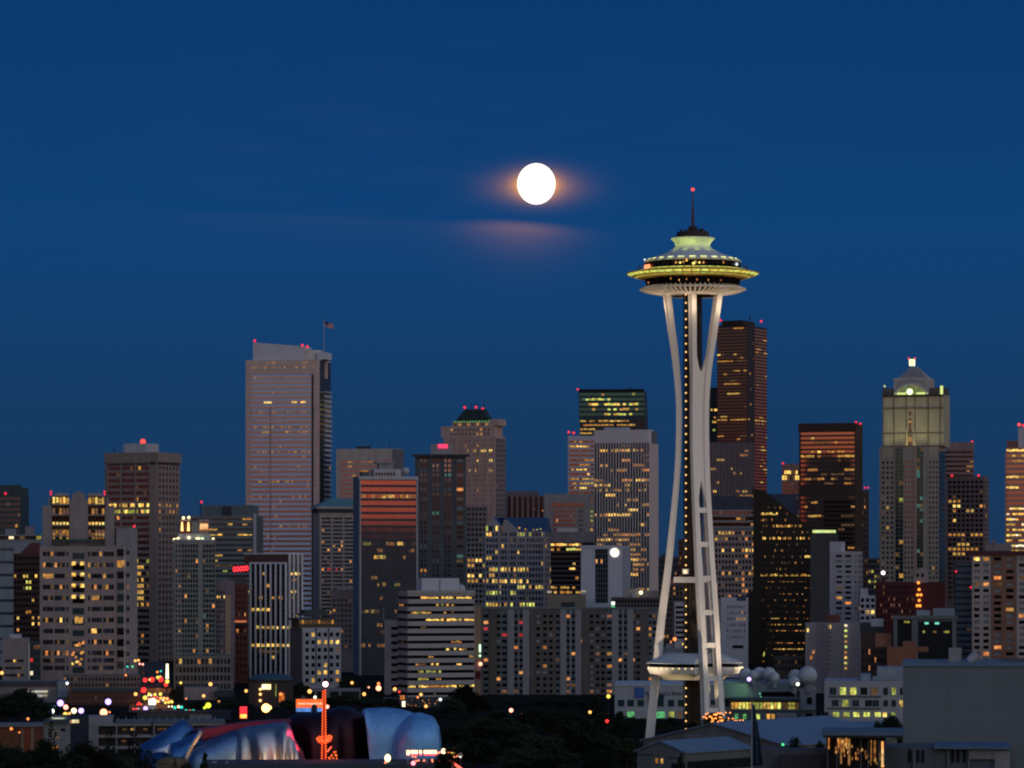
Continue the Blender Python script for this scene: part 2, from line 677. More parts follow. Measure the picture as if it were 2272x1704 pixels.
    def done(s, cap=100):
        if s.W.v:
            s.W.build('wall', s.mats, s.root)
        cells = s.cells
        pxs = FPX / s.Y / 2.219
        lit_first = sorted(cells, key=lambda c: (not c[7], -c[4]))
        names = {}
        rest = {}
        for c in lit_first:
            f, s0, s1, z0, z1, m, off, islit, nm = c
            O, u, n, L, rz = s.face(f)
            small = min((s1 - s0) * pxs * (1 if f == 'F' else .45), (z1 - z0) * pxs) < (1.0 if islit else 1.25)
            names.setdefault(nm, 0)
            p = O + u * ((s0 + s1) / 2) + n * off
            if not small and names[nm] < cap:
                names[nm] += 1
                put(nm, pane_mesh(s1 - s0, z1 - z0, m), s.root, (p.x, p.y, (z0 + z1) / 2), rz)
            else:
                rest.setdefault(nm, []).append(c)
        for nm, cs in rest.items():
            mb = MB()
            ms = []
            for f, s0, s1, z0, z1, m, off, islit, _ in cs:
                O, u, n, L, rz = s.face(f)
                if m not in ms:
                    ms.append(m)
                a, b = O + u * s0 + n * off, O + u * s1 + n * off
                if f == 'L':
                    a, b = b, a
                mb.quad((a.x, a.y, z0), (b.x, b.y, z0), (b.x, b.y, z1), (a.x, a.y, z1), ms.index(m))
            o = mb.build(nm, ms, s.root)
            o['kind'] = 'stuff'
        return s


# facade materials (front-row walls are darkened in colour, in place of shade low down)
def W(n, c, **k):
    return wall('facade_' + n, c, **k)


CONC = W('concrete', (.30, .29, .29))
GREY = W('grey', (.24, .25, .28))
LGREY = W('light_grey', (.38, .39, .42))
WHITE = W('white_panel', (.58, .58, .60), var=.07)
BEIGE = W('beige', (.40, .34, .30))
PINK = W('pink_granite', (.42, .31, .27))
BROWN = W('brown', (.12, .08, .06))
DBROWN = W('dark_brown', (.055, .036, .032))
BRICK = W('red_brick', (.14, .05, .04))
DARK = W('charcoal', (.045, .05, .06))
BLACK = W('black', (.014, .015, .018))
TEALW = W('teal_grey', (.14, .20, .22))
TEALROOF = W('green_copper', (.08, .20, .22))
BLUEROOF = W('blue_metal_roof', (.03, .07, .16), rough=.5)
TERRA = W('terracotta', (.34, .15, .10))
TAN = W('tan', (.30, .23, .18))
DARKMETAL = wall('dark_metal', (.03, .03, .035), .2, .5)
STEEL = wall('steel_pole', (.35, .36, .38), .1, .45)

# ------------------------------------------------------------------ ground, moon
def hgt(y):
    def ss(t):
        t = max(0, min(1, t))
        return t * t * (3 - 2 * t)
    if y >= 0:
        return 55.5 * (1 - min(1, y / 520.0)) ** 1.6
    return 55.5 + 56.0 * ss(-y / 700.0)


g = MB()
ys = [-4000, -1500, -900, -700, -600, -500, -400, -300, -200, -100, -40] + list(range(0, 561, 40)) + [800, 1200, 2000, 3000, 5000, 9000, 16000, 32000]
xs = [-16000, -8000, -4000, -2000, -1000, -500, 0, 500, 1000, 2000, 4000, 8000, 16000]
g.v = [(x, y, hgt(y)) for y in ys for x in xs]
nx = len(xs)
for j in range(len(ys) - 1):
    for i in range(nx - 1):
        g.f.append([j * nx + i, j * nx + i + 1, (j + 1) * nx + i + 1, (j + 1) * nx + i])
        g.m.append(0)
go = g.build('ground', wall('ground_dark', (.018, .019, .018), .4, 1.0, .02, False, 0.0))
go['kind'] = 'structure'

MY = 120000.0
mm, nt, p = mat_new('moon_glow')
tcn = nt.nodes.new('ShaderNodeTexCoord')
mpn = nt.nodes.new('ShaderNodeMapping')
mpn.inputs['Scale'].default_value = (.0022, .0022, .0055)
nn = nt.nodes.new('ShaderNodeTexNoise')
nn.inputs['Scale'].default_value = 1.0
nn.inputs['Detail'].default_value = 3
nt.links.new(tcn.outputs['Object'], mpn.inputs[0])
nt.links.new(mpn.outputs[0], nn.inputs[0])
rmp = nt.nodes.new('ShaderNodeValToRGB')
rmp.color_ramp.elements[0].position = .22
rmp.color_ramp.elements[1].position = .44
rmp.color_ramp.elements[0].color = (1, .74, .42, 1)
rmp.color_ramp.elements[1].color = (1, .96, .86, 1)
nt.links.new(nn.outputs[0], rmp.inputs[0])
nt.links.new(rmp.outputs[0], p.inputs['Emission Color'])
p.inputs['Base Color'].default_value = (.1, .1, .1, 1)
p.inputs['Emission Strength'].default_value = 1.6
mm.cycles.emission_sampling = 'NONE'
mo = MB().ball((0, 0, 0), 42.5 / FPX * MY, 64, sz=1.07).build('moon', mm, None, True, at(MPX, MPY, MY))
tag(mo, 'full white moon with an orange glow in thin cloud above the skyline', 'moon')

# ------------------------------------------------------------------ the observation tower
TY = 1150.0
tx = (1537 - CX) / FPX * TY
tower = thing('observation_tower', 'tall white tripod tower with a lit saucer top, standing before the skyline', 'tower', (tx, TY, 0))
SC = FPX / TY


def tz(py):
    return CZ + (HY - py) / SC


TWHITE = wall('tower_white_paint', (.74, .71, .66), .035, .5, .12)
TGREY = wall('tower_roof_paint', (.60, .60, .58), .06, .5, .2)
TGOLD = wall('tower_gold_paint', (.60, .36, .045), .1, .45, .3)
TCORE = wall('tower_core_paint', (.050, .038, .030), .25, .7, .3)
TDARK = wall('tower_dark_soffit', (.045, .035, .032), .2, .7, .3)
TGLASS = GL['black']
LAMPW = emit('tower_lamp', (1, .56, .17), 1.9)
PANELY = emit('tower_ring_light', (.80, .82, .14), .92, .35, .7)
PANELG = emit('tower_roof_light', (.86, 1, .30), 1.5, .5, .9)

KR = [(0, 14.4), (5, 13.9), (16, 12.9), (28, 11.6), (38, 10.6), (53, 8.7), (65, 7.35), (83, 5.6), (92, 4.95), (100, 4.65), (107, 4.55), (113, 4.65), (121, 5.15), (130, 6.1), (138, 7.25), (149, 8.6)]
KT = [(0, 2.9), (16, 2.72), (38, 2.52), (53, 2.42), (65, 2.34), (86, 2.25), (100, 2.28), (113, 2.32), (123, 2.65), (130, 3.35), (138, 4.05), (149, 5.0)]
KD = [(0, 1.45), (28, 1.35), (65, 1.1), (92, .92), (113, .95), (130, 1.2), (149, 1.35)]


def interp(K, z):
    n = len(K)
    if z <= K[0][0]:
        return K[0][1]
    if z >= K[-1][0]:
        return K[-1][1]
    for i in range(n - 1):
        if K[i][0] <= z <= K[i + 1][0]:
            z0, v0 = K[i]
            z1, v1 = K[i + 1]
            m0 = (v1 - v0) / (z1 - z0) if i == 0 else (v1 - K[i - 1][1]) / (z1 - K[i - 1][0])
            m1 = (v1 - v0) / (z1 - z0) if i == n - 2 else (K[i + 2][1] - v0) / (K[i + 2][0] - z0)
            h = z1 - z0
            t = (z - z0) / h
            return (v0 * (2 * t ** 3 - 3 * t ** 2 + 1) + m0 * h * (t ** 3 - 2 * t ** 2 + t) + v1 * (-2 * t ** 3 + 3 * t ** 2) + m1 * h * (t ** 3 - t ** 2))


LEGT = 149.2
zz = [LEGT * i / 70 for i in range(71)]
for ang in (26, 146, 266):
    th = math.radians(ang)
    rad = Vector((math.sin(th), -math.cos(th), 0))
    tan = Vector((math.cos(th), math.sin(th), 0))
    mb = MB()
    HT = .86
    for sgn in (-1, 1):
        rows = []
        for z in zz:
            r, t, d = interp(KR, z), interp(KT, z), interp(KD, z)
            c_ = rad * r + tan * (t * sgn)
            ring = []
            for (q, e) in ((-d, -HT), (-d * .62, -HT), (-d * .62, -HT * .72), (d * .62, -HT * .72), (d * .62, -HT), (d, -HT),
                           (d, HT), (d * .62, HT), (d * .62, HT * .72), (-d * .62, HT * .72), (-d * .62, HT), (-d, HT)):
                pnt = c_ + rad * q + tan * e
                ring.append((pnt.x, pnt.y, z))
            rows.append(ring)
        vs = [v for r_ in rows for v in r_]
        fs = []
        for j in range(len(zz) - 1):
            for i in range(12):
                fs.append((j * 12 + i, j * 12 + (i + 1) % 12, (j + 1) * 12 + (i + 1) % 12, (j + 1) * 12 + i))
        fs.append(tuple(range(11, -1, -1)))
        fs.append(tuple((len(zz) - 1) * 12 + i for i in range(12)))
        mb.add(vs, fs)
    # web plate joining the two beams at the waist, pointed slot below, round notch above
    pz = [74 + i * .55 for i in range(int((131 - 74) / .55) + 1)]
    for sgn in (-1, 1):
        vs, fs = [], []
        for z in pz:
            r, t, d = interp(KR, z), interp(KT, z), interp(KD, z)
            inner = t - HT * .70
            if z < 86.4:
                gg = inner * (1 - ((z - 74) / 12.4) ** 1.7) if z > 74 else inner
            elif z > 122.5:
                gg = inner * math.sqrt(min(1, (z - 122.5) / 8.5))
            else:
                gg = 0
            gg = min(gg, inner)
            for (q, e) in ((d * .55, gg), (d * .55, inner + .05), (-d * .5, inner + .05), (-d * .5, gg)):
                pnt = rad * (r + q) + tan * (sgn * e)
                vs.append((pnt.x, pnt.y, z))
        for j in range(len(pz) - 1):
            for i in range(4):
                fs.append((j * 4 + i, j * 4 + (i + 1) % 4, (j + 1) * 4 + (i + 1) % 4, (j + 1) * 4 + i))
        mb.add(vs, fs)
    leg = mb.build('leg', TWHITE, tower)
    for zr in (9.6, 20.3, 31.2, 42.0, 53.4, 64.8, 76.2):
        r, t, d = interp(KR, zr), interp(KT, zr), interp(KD, zr)
        a, b = rad * (r - d * .5), rad * (r + d * .62)
        e = t - HT + .03
        pts = [a - tan * e, a + tan * e, b + tan * e, b - tan * e]
        mbr = MB()
        mbr.hexa([(q.x, q.y, zr - .85) for q in pts] + [(q.x, q.y, zr + .85) for q in pts])
        mbr.build('rung', TWHITE, leg)
# tie beams between the legs a third of the way up
for i in range(3):
    a0, a1 = math.radians(26 + 120 * i), math.radians(146 + 120 * i)
    r = interp(KR, 52.8) - .6
    p0, p1 = Vector((math.sin(a0), -math.cos(a0), 0)) * r, Vector((math.sin(a1), -math.cos(a1), 0)) * r
    d = (p1 - p0).normalized()
    n_ = Vector((-d.y, d.x, 0)) * .7
    q0, q1 = p0 + d * 2.4, p1 - d * 2.4
    pts = [q0 - n_, q1 - n_, q1 + n_, q0 + n_]
    MB().hexa([(q.x, q.y, 52.0) for q in pts] + [(q.x, q.y, 53.9) for q in pts]).build('tie_beam', TWHITE, tower)
# elevator core
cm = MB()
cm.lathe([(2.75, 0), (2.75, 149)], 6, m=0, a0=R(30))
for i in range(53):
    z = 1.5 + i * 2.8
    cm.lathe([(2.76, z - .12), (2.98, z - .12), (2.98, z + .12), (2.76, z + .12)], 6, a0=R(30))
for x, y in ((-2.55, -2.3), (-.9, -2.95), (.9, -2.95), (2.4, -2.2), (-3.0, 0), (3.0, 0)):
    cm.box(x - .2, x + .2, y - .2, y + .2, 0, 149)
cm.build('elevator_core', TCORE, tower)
lm = MB().ball((0, 0, 0), .29, 8).mesh('lamp', LAMPW, True)
for i in range(54):
    z = tz(655 + i * 18.15)
    if 19 < z < 29:
        continue
    put('lamp', lm, tower, (-2.43, -2.85, z))
cab = MB().box(-3.6, -1.5, -3.6, -1.7, tz(1274), tz(1262)).build('elevator_cab', TWHITE, tower)
MB().box(-3.3, -2.0, -3.68, -3.61, tz(1272), tz(1264)).build('window', LIT['w'], cab)

# lower level: faceted drum a few storeys up
A0 = R(26) - math.pi / 2
plan = []                                     # three wings between the legs, notched where each pair of legs passes
for i in range(3):
    for da, q in ((-60, .97), (-42, .99), (-27, 1.0), (-14, None), (14, None), (27, 1.0), (42, .99)):
        plan.append((A0 + R(120 * i + da), q))
NP = len(plan)


def ringpts(r, z, notch=10.3):
    return [((r * q if q else min(notch, r * .95)) * math.cos(a), (r * q if q else min(notch, r * .95)) * math.sin(a), z) for a, q in plan]


def skirt(mb, r0, z0, r1, z1, m=0, n0=10.3, n1=10.3):
    p0, p1 = ringpts(r0, z0, n0), ringpts(r1, z1, n1)
    mb.add(p0 + p1, [(i, (i + 1) % NP, NP + (i + 1) % NP, NP + i) for i in range(NP)], m)


rf = MB()
skirt(rf, 17.2, tz(1469), 10.0, tz(1449), n1=8.6)
rf.add(ringpts(10.0, tz(1449), 8.6), [tuple(range(NP))])
skirt(rf, 17.2, tz(1470.5), 17.2, tz(1469))
lowroof = rf.build('low_roof', wall('tower_low_roof', (.42, .45, .48), .08, .6), tower)
fb = MB()
skirt(fb, 16.0, tz(1479), 16.4, tz(1470.3), n0=9.9, n1=9.9)
fb.build('window_band', GL['black'], tower)
rb = MB()
skirt(rb, 16.8, tz(1482), 16.8, tz(1478.5))
skirt(rb, 16.8, tz(1478.5), 15.8, tz(1478.4), n1=9.8)
skirt(rb, 16.0, tz(1493), 16.8, tz(1482))
skirt(rb, 11.6, tz(1501), 16.0, tz(1493), n0=9.6)
skirt(rb, 10.9, tz(1507), 11.6, tz(1501), n0=9.4, n1=9.6)
rb.add(ringpts(10.9, tz(1507), 9.4), [tuple(reversed(range(NP)))])
rb.build('low_drum', TWHITE, tower)
lmini = MB().ball((0, 0, 0), .22, 6).mesh('lamp', emit('small_warm_lamp', (1, .75, .3), 2.2), True)
for i in range(3):
    for q in range(9):
        t = A0 + R(120 * i + 30 + 60 * q / 8)
        put('lamp', lmini, tower, (16.75 * math.cos(t), 16.75 * math.sin(t), tz(1480.5)))

# top house
NS = 96
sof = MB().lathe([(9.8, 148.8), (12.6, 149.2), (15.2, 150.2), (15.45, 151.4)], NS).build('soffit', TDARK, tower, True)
MB().lathe([(9.2, 148.2), (10.2, 148.2), (10.6, 148.9), (10.3, 149.3), (9.2, 149.2)], NS).build('soffit_ring', TWHITE, tower)
MB().lathe([(17.3, 150.75), (17.9, 150.55), (18.0, 150.35), (17.7, 150.1), (17.1, 150.3), (17.3, 150.75)], NS).build('disc_rim', TWHITE, tower, True)
fp = [(15.5, 151.5), (16.7, 151.0), (17.5, 150.62), (17.6, 150.2), (16.4, 149.5), (14.2, 149.0), (10.3, 148.55), (10.3, 148.9), (13.6, 149.25), (15.3, 150.0)]
fme = MB().prism(fp, -.17, .17, axis='y').mesh('fin', TWHITE)
for i in range(60):
    put('fin', fme, tower, (0, 0, 0), 2 * math.pi * i / 60)
MB().lathe([(15.45, 151.2), (16.15, 154.2)], NS).build('restaurant_glass', TGLASS, tower, True)
mull = MB()
for i in range(48):
    t = 2 * math.pi * i / 48
    mull.tube((15.5 * math.cos(t), 15.5 * math.sin(t), 151.2), (16.2 * math.cos(t), 16.2 * math.sin(t), 154.2), .09, 4)
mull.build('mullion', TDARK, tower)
wlit = MB().box(-.17, .17, -.05, .05, -.3, .3).mesh('lit_window', LIT['o'])
for px, py in ((1437, 627), (1484, 618), (1502, 621), (1541, 620), (1566, 621), (1594, 622), (1518, 619)):
    xx = (px - 1537) / SC
    yy = -math.sqrt(16.0 ** 2 - xx * xx)
    t = math.atan2(yy, xx)
    put('lit_window', wlit, tower, (xx, yy - .03, CZ + (HY - py) / FPX * (TY + yy)), t + math.pi / 2)
# gold ring
MB().lathe([(16.2, 153.8), (18.6, 154.2), (21.2, 155.2), (22.25, 155.7), (22.3, 155.85), (21.3, 156.05), (19.0, 156.5), (17.6, 156.85), (16.5, 157.0)], NS).build('halo_ring', TGOLD, tower, True)
pan = []
for (ra, za, rb_, zb, n, name, frac) in ((19.2, 156.47, 17.5, 156.88, 44, 'upper', .86), (20.5, 154.93, 21.9, 155.53, 44, 'outer', .86), (18.5, 154.19, 19.6, 154.6, 44, 'inner', .84)):
    dth = 2 * math.pi / n * frac
    vs = []
    for r_, z_ in ((ra, za), (rb_, zb)):
        for t in (-dth / 2, 0, dth / 2):
            vs.append((r_ * math.cos(t), r_ * math.sin(t), z_ + (.02 if name == 'upper' else -.03)))
    me = MB()
    me.add(vs, [(0, 1, 4, 3), (1, 2, 5, 4)])
    me = me.mesh('light_panel', PANELY if name != 'inner' else emit('tower_ring_inner_light', (.80, .74, .10), .42, .35, .7))
    for i in range(n):
        put('light_panel', me, tower, (0, 0, 0), 2 * math.pi * i / n)
ribm = MB()
for i in range(44):
    t = 2 * math.pi * (i + .5) / 44
    ribm.tube((16.4 * math.cos(t), 16.4 * math.sin(t), 153.75), (21.3 * math.cos(t), 21.3 * math.sin(t), 155.18), .12, 4)
ribm.build('ring_ribs', TGOLD, tower)
# observation deck
MB().lathe([(15.6, 156.9), (15.9, 159.2)], NS).build('deck_glass', TGLASS, tower, True)
dk = MB()
for i in range(52):
    t = 2 * math.pi * i / 52
    dk.tube((16.1 * math.cos(t), 16.1 * math.sin(t), 156.9), (16.1 * math.cos(t), 16.1 * math.sin(t), 159.3), .12, 4)
dk.lathe([(18.2, 158.0), (18.3, 158.0), (18.3, 158.12), (18.2, 158.12)], NS)
for i in range(60):
    t = 2 * math.pi * i / 60
    dk.tube((18.25 * math.cos(t), 18.25 * math.sin(t), 156.6), (18.25 * math.cos(t), 18.25 * math.sin(t), 158.05), .07, 4)
dk.build('deck_railing', TDARK, tower)
dl = {'y': LIT['Y'], 'o': LIT['o'], 'w': emit('deck_white_lamp', (.85, .95, 1), 1.6), 'r': emit('deck_red_lamp', (1, .2, .08), 3)}
for px, py, k, r_ in ((1430, 576, 'w', .30), (1433, 592, 'r', .8), (1438, 590, 'r', .6), (1631, 586, 'w', .5), (1518, 577, 'y', .4), (1495, 582, 'o', .4), (1504, 582, 'y', .4), (1537, 581, 'y', .5), (1546, 582, 'y', .4),
                      (1555, 582, 'o', .4), (1533, 584, 'y', .5), (1511, 581, 'o', .35), (1600, 582, 'o', .35)):
    xx = (px - 1537) / SC
    yy = -math.sqrt(max(.5, 16.3 ** 2 - xx * xx))
    put('lamp', MB().ball((0, 0, 0), r_, 8).mesh('lamp', dl[k], True), tower, (xx, yy, CZ + (HY - py) / FPX * (TY + yy)))
# roof with lit edge
MB().lathe([(15.6, 159.1), (16.2, 159.5), (16.25, 159.8), (15.2, 160.4), (13.2, 161.15), (10.6, 162.05), (8.3, 163.0), (6.7, 163.95), (5.9, 164.7), (5.75, 165.2), (6.1, 166.0), (6.8, 166.85), (7.35, 167.4), (7.35, 167.6), (5.6, 167.7)], NS).build('roof', TGREY, tower, True)
nle = 26
dth = 2 * math.pi / nle * .56
vs = []
for r_, z_ in ((16.28, 159.55), (15.35, 160.4)):
    for t in (-dth / 2, 0, dth / 2):
        vs.append((r_ * math.cos(t), r_ * math.sin(t), z_ + .05))
me = MB()
me.add(vs, [(0, 1, 4, 3), (1, 2, 5, 4)])
me = me.mesh('light_panel', PANELG)
for i in range(nle):
    put('roof_light', me, tower, (0, 0, 0), 2 * math.pi * i / nle + .06)
# cap, machinery and mast
cp = MB()
cp.lathe([(5.65, 167.6), (5.5, 168.8), (5.3, 169.6), (4.6, 169.7), (.1, 169.75)], 40)
cp.lathe([(1.75, 169.6), (1.6, 170.9), (1.2, 171.6), (.1, 171.7)], 10)
for x, y, h, w_ in ((-3.9, -.6, .9, .35), (3.2, -.4, 1.0, .5), (2.5, .6, 1.0, .5), (-2.4, .5, .7, .5), (4.3, .5, .5, .3), (1.2, -1, 1.6, .3), (-1.4, -1, 1.4, .3)):
    cp.box(x - w_, x + w_, y - w_, y + w_, 169.4, 169.8 + h)
cp.build('machinery_cap', TDARK, tower)
ms = MB()
ms.tube((0, 0, 171), (0, 0, 183.6), .34, 6, .16)
for x, y in ((-.55, -.4), (.55, -.4), (0, .6)):
    ms.tube((x, y, 171), (x * .25, y * .25, 181), .12, 4, .08)
for i in range(12):
    z = 171.5 + i * .95
    q = .55 * (1 - i / 16)
    ms.box(-q, q, -q * .7, q * .7, z, z + .1)
ms.build('mast', wall('mast_red_brown', (.14, .06, .05), .2), tower)
put('beacon', MB().ball((0, 0, 0), .58, 12).mesh('beacon', BEACON_HOT, True), tower, (0, 0, 184.0))
# floodlights of the tower
def lamp(name, kind, loc, power, colr, parent, target=None, size=.5, cone=40):
    l = bpy.data.lights.new(name, kind)
    l.energy = power
    l.color = colr
    l.shadow_soft_size = size
    if kind == 'SPOT':
        l.spot_size = R(cone)
        l.spot_blend = .6
    o = bpy.data.objects.new(name, l)
    col.objects.link(o)
    o.parent = parent
    o.location = loc
    if target is not None:
        o.rotation_euler = (Vector(target) - Vector(loc)).to_track_quat('-Z', 'Y').to_euler()
    return o


for i in range(12):
    t = R(30 * i + 8)
    lamp('roof_uplight', 'SPOT', (9.8 * math.cos(t), 9.8 * math.sin(t), 162.95), 560, (.80, 1, .22), tower, (5.9 * math.cos(t), 5.9 * math.sin(t), 166.4), .25, 100).data.spot_blend = 1.0
for (x, y), pw in (((16, -34), 1.0), ((-30, -22), .8), ((36, -6), .9)):
    lamp('floodlight', 'SPOT', (x, y, 2.5), 84000 * pw, (1, .76, .52), tower, (0, 0, 95), .4, 62)
for i in range(6):
    t = R(60 * i - 4)
    lamp('soffit_light', 'SPOT', (12.5 * math.cos(t), 12.5 * math.sin(t), 11.0), 1900, (1, .76, .38), tower, (11.5 * math.cos(t), 11.5 * math.sin(t), 22), .3, 82)
for i in range(6):
    t = R(60 * i + 26)
    lamp('saucer_light', 'POINT', (13.5 * math.cos(t), 13.5 * math.sin(t), 144.0), 900, (1, .74, .50), tower, size=.5)

# ------------------------------------------------------------------ the skyline, left to right
# --- far dark tower at the left edge
b = Bld('office_tower', 'dark teal office tower at the left edge with one red roof light', 'tower', -40, 46, 63, 1082, 2500, 18, W('teal_dark', (.05, .075, .085)))
b.body()
b.grid('F', 1100, 1330, 19, 14, .8, .55, lit=.05, kinds='dga', frame=.3, dark='teal')
b.grid('R', 1100, 1330, 19, 4, .8, .55, lit=.03, kinds='d', frame=.3, dark='teal')
b.roof('penthouse', -20, 40, 1076, df=.5)
b.beacon(12, 1095, 4, depth=-b.d / 2 - 1)
b.done()
# --- grey-blue low block in front of it
b = Bld('office_block', 'blue grey stepped office block behind the dark slope roofed block', 'office block', -30, 92, 92, 1188, 1950, 0, W('blue_grey', (.19, .22, .25)), depth=40)
b.body()
b.roof('penthouse', 12, 36, 1173, df=.4)
b.roof('plant_room', 56, 76, 1168, W('rose_grey', (.20, .16, .17)), df=.4)
b.ribbon('F', 1186, 1200, 1, .6, lit=0, hints=[(24, 34, 1193, 'w', 1), (45, 62, 1193, 'gd', .7), (85, 92, 1193, 'g', 1)], pane=3)
b.ribbon('F', 1205, 1460, 9, .22, 0, 30, lit=.02, kinds='d', dark='blue')
b.done()
# --- dark brown sloped block
b = Bld('office_block', 'dark brown brick block with a sloped roof between pale buildings', 'office block', 30, 90, 90, 1228, 1750, 0, DBROWN, depth=35)
b.body()
x0_, xk, x1_ = b.lx(30, -b.d / 2), b.lx(68, -b.d / 2), b.lx(90, -b.d / 2)
zt, zp = b.H, b.z(1204)
MB().prism([(b.lx(44, -b.d / 2), zt - .02), (x1_, zt - .02), (x1_, zp), (xk, zp)], -b.d / 2, b.d / 2, axis='y').build('roof', W('maroon_roof', (.10, .04, .05)), b.root)
b.grid('F', 1232, 1470, 18, 9, .7, .5, lit=.07, kinds='yaY', frame=.2, dark='black',
       hints=[(70, 80, 1226, 'Y', 1), (56, 68, 1298, 'G', 1), (52, 62, 1284, 'y', 1), (54, 76, 1325, 'y', .5), (60, 70, 1352, 'a', 1), (70, 90, 1380, 'Y', .8), (34, 46, 1394, 'o', .8)])
b.done()
# --- stepped pale apartment tower with lit balconies
PALE = W('pale_stucco', (.225, .21, .21))
b = Bld('apartment_tower', 'pale stepped apartment tower with lit balconies and two red roof lights', 'apartment tower', 88, 258, 258, 1212, 1550, 0, PALE, depth=42)
hd = b.d / 2
b.body()
b.box(258, 305, -hd + 3, hd - 4, 1172, 1500, W('pale_stucco_cool', (.205, .215, .24)))
b.box(94, 115, -hd + 4, hd - 4, 1122, 1212)
b.box(107, 117, -hd + 5, hd - 6, 1105, 1122)
b.box(233, 254, -hd + 4, hd - 4, 1122, 1212)
b.box(231, 242, -hd + 5, hd - 6, 1105, 1122)
b.box(154, 195, -hd + 3.4, hd - 5, 1110, 1212)
b.box(160, 189, -hd + 3.6, hd - 6, 1096, 1110)
b.box(166, 183, -hd + 3.8, hd - 7, 1091, 1096)
b.box(115.5, 153.8, -hd + 9, hd - 6, 1101, 1212)
b.box(195.2, 232.8, -hd + 9, hd - 6, 1101, 1212)
b.box(121, 153, -hd + 7, hd - 8, 1094, 1101, GREY)
b.box(195, 226, -hd + 7, hd - 8, 1094, 1101, GREY)
for xa, xb in ((115.5, 153.8), (195.2, 232.8)):
    for i, py in enumerate((1118, 1141, 1164, 1188)):
        b.box(xa, xb, -hd + 4.2, -hd + 9, py, py + 3.2)
    for i, (py, ks) in enumerate(((1103, 'Ya'), (1106, 'y'), (1128, 'ap'), (1146, 'k'), (1156, 'Y'), (1176, 'pa'), (1183, 'a'))):
        n = 5
        for j in range(n):
            u = (j + .5) / n
            pxm = xa + (xb - xa) * u
            yl = -hd + 9
            x = b.lx(pxm, yl)
            m = GL['black'] if ks == 'k' or random.random() < .2 else LIT[random.choice(ks)]
            wd = (b.lx(xb, yl) - b.lx(xa, yl)) / n * (.8 if i % 2 else .6)
            hh = 2.6 if ks != 'Y' else 1.7
            put('balcony_window', pane_mesh(wd, hh, m), b.root, (x, yl - .1, b.z(py + 6)))
for j in range(13):
    py = 1229 + j * 24.4 - (8 if j > 9 else 0) - (8 if j > 10 else 0)
    if py > 1500:
        break
    for xa, xb, n in ((95, 118, 4), (121, 144, 4), (147, 152, 1), (195, 200, 1), (203, 226, 4), (229, 253, 4)):
        hints = {1: (206, 220, 'd'), 2: (96, 118, 'a'), 4: (205, 222, 'a'), 6: (130, 140, 'Y'), 7: (204, 212, 'Y')}.get(j)
        for i in range(n):
            px = xa + (xb - xa) * (i + .5) / n
            k = ''
            if hints and hints[0] <= px <= hints[1]:
                k = hints[2]
            elif random.random() < .13:
                k = random.choice('dddao')
            wd = (b.lx(xb, -hd) - b.lx(xa, -hd)) / n
            x = b.lx(px, -hd)
            b.cells.append(('F', x + b.w / 2 - wd * .46, x + b.w / 2 + wd * .46, b.z(py + 5), b.z(py - 5), LIT[k] if k else GL[random.choice(['glass', 'glass', 'blue'])], .05, bool(k), 'window'))
    # central glazed strip
    x0c, x1c = b.lx(161, -hd) + b.w / 2, b.lx(187, -hd) + b.w / 2
    b.cells.append(('F', x0c, x1c, b.z(py + 11.5), b.z(py - 2), GL['teal' if j > 4 or j == 0 else 'black'], .05, False, 'stair_window'))
    if 1 <= j <= 4:
        for px in (163.5, 182.5):
            x = b.lx(px, -hd) + b.w / 2
            b.cells.append(('F', x - .9, x + .9, b.z(py + 1), b.z(py - 7), LIT['Y'], .1, True, 'lit_window'))
    if j in (8, 9, 10):
        for q in range(6):
            x = b.lx(random.uniform(160, 186), -hd) + b.w / 2
            zc = b.z(py + random.uniform(-8, 10))
            b.cells.append(('F', x - .5, x + .5, zc - .5, zc + .5, LIT[random.choice('oYa')], .1, True, 'lit_window'))
b.cells.append(('F', b.lx(166, -hd) + b.w / 2, b.lx(184, -hd) + b.w / 2, b.z(1383), b.z(1368), LIT['y'], .1, True, 'lit_window'))
for j in range(11):
    py = 1226 + 25 * j
    x = b.lx(269, -hd + 3)
    put('window', pane_mesh(3.7, 3.2, LIT['a'] if j in (1,) else GL[random.choice(['teal', 'black', 'glass'])]), b.root, (x, -hd + 2.9, b.z(py)))
    x = b.lx(284, -hd + 3)
    put('window', pane_mesh(1.1, 1.9, LIT['p'] if j == 3 else GL['glass']), b.root, (x, -hd + 2.9, b.z(py)))
b.box(275.5, 277, -hd + 2.2, -hd + 3.2, 1212, 1500, WHITE, 'downpipe')
for xx in (113, 232):
    b.beacon(xx, 1091, 3.3, depth=-hd + 6)
    b.beacon(xx, 1097, 3.0, depth=-hd + 6)
b.beacon(298, 1168, 4.2, depth=-hd + 4)
for xx in (113.5, 234):
    b.rod(xx, 1099, 1123, .2, depth=-hd + 4)
b.box(122, 222, -hd - 1.2, -hd + 2, 1196, 1201, W('teal_canopy', (.05, .09, .09)), 'canopy')
b.done()
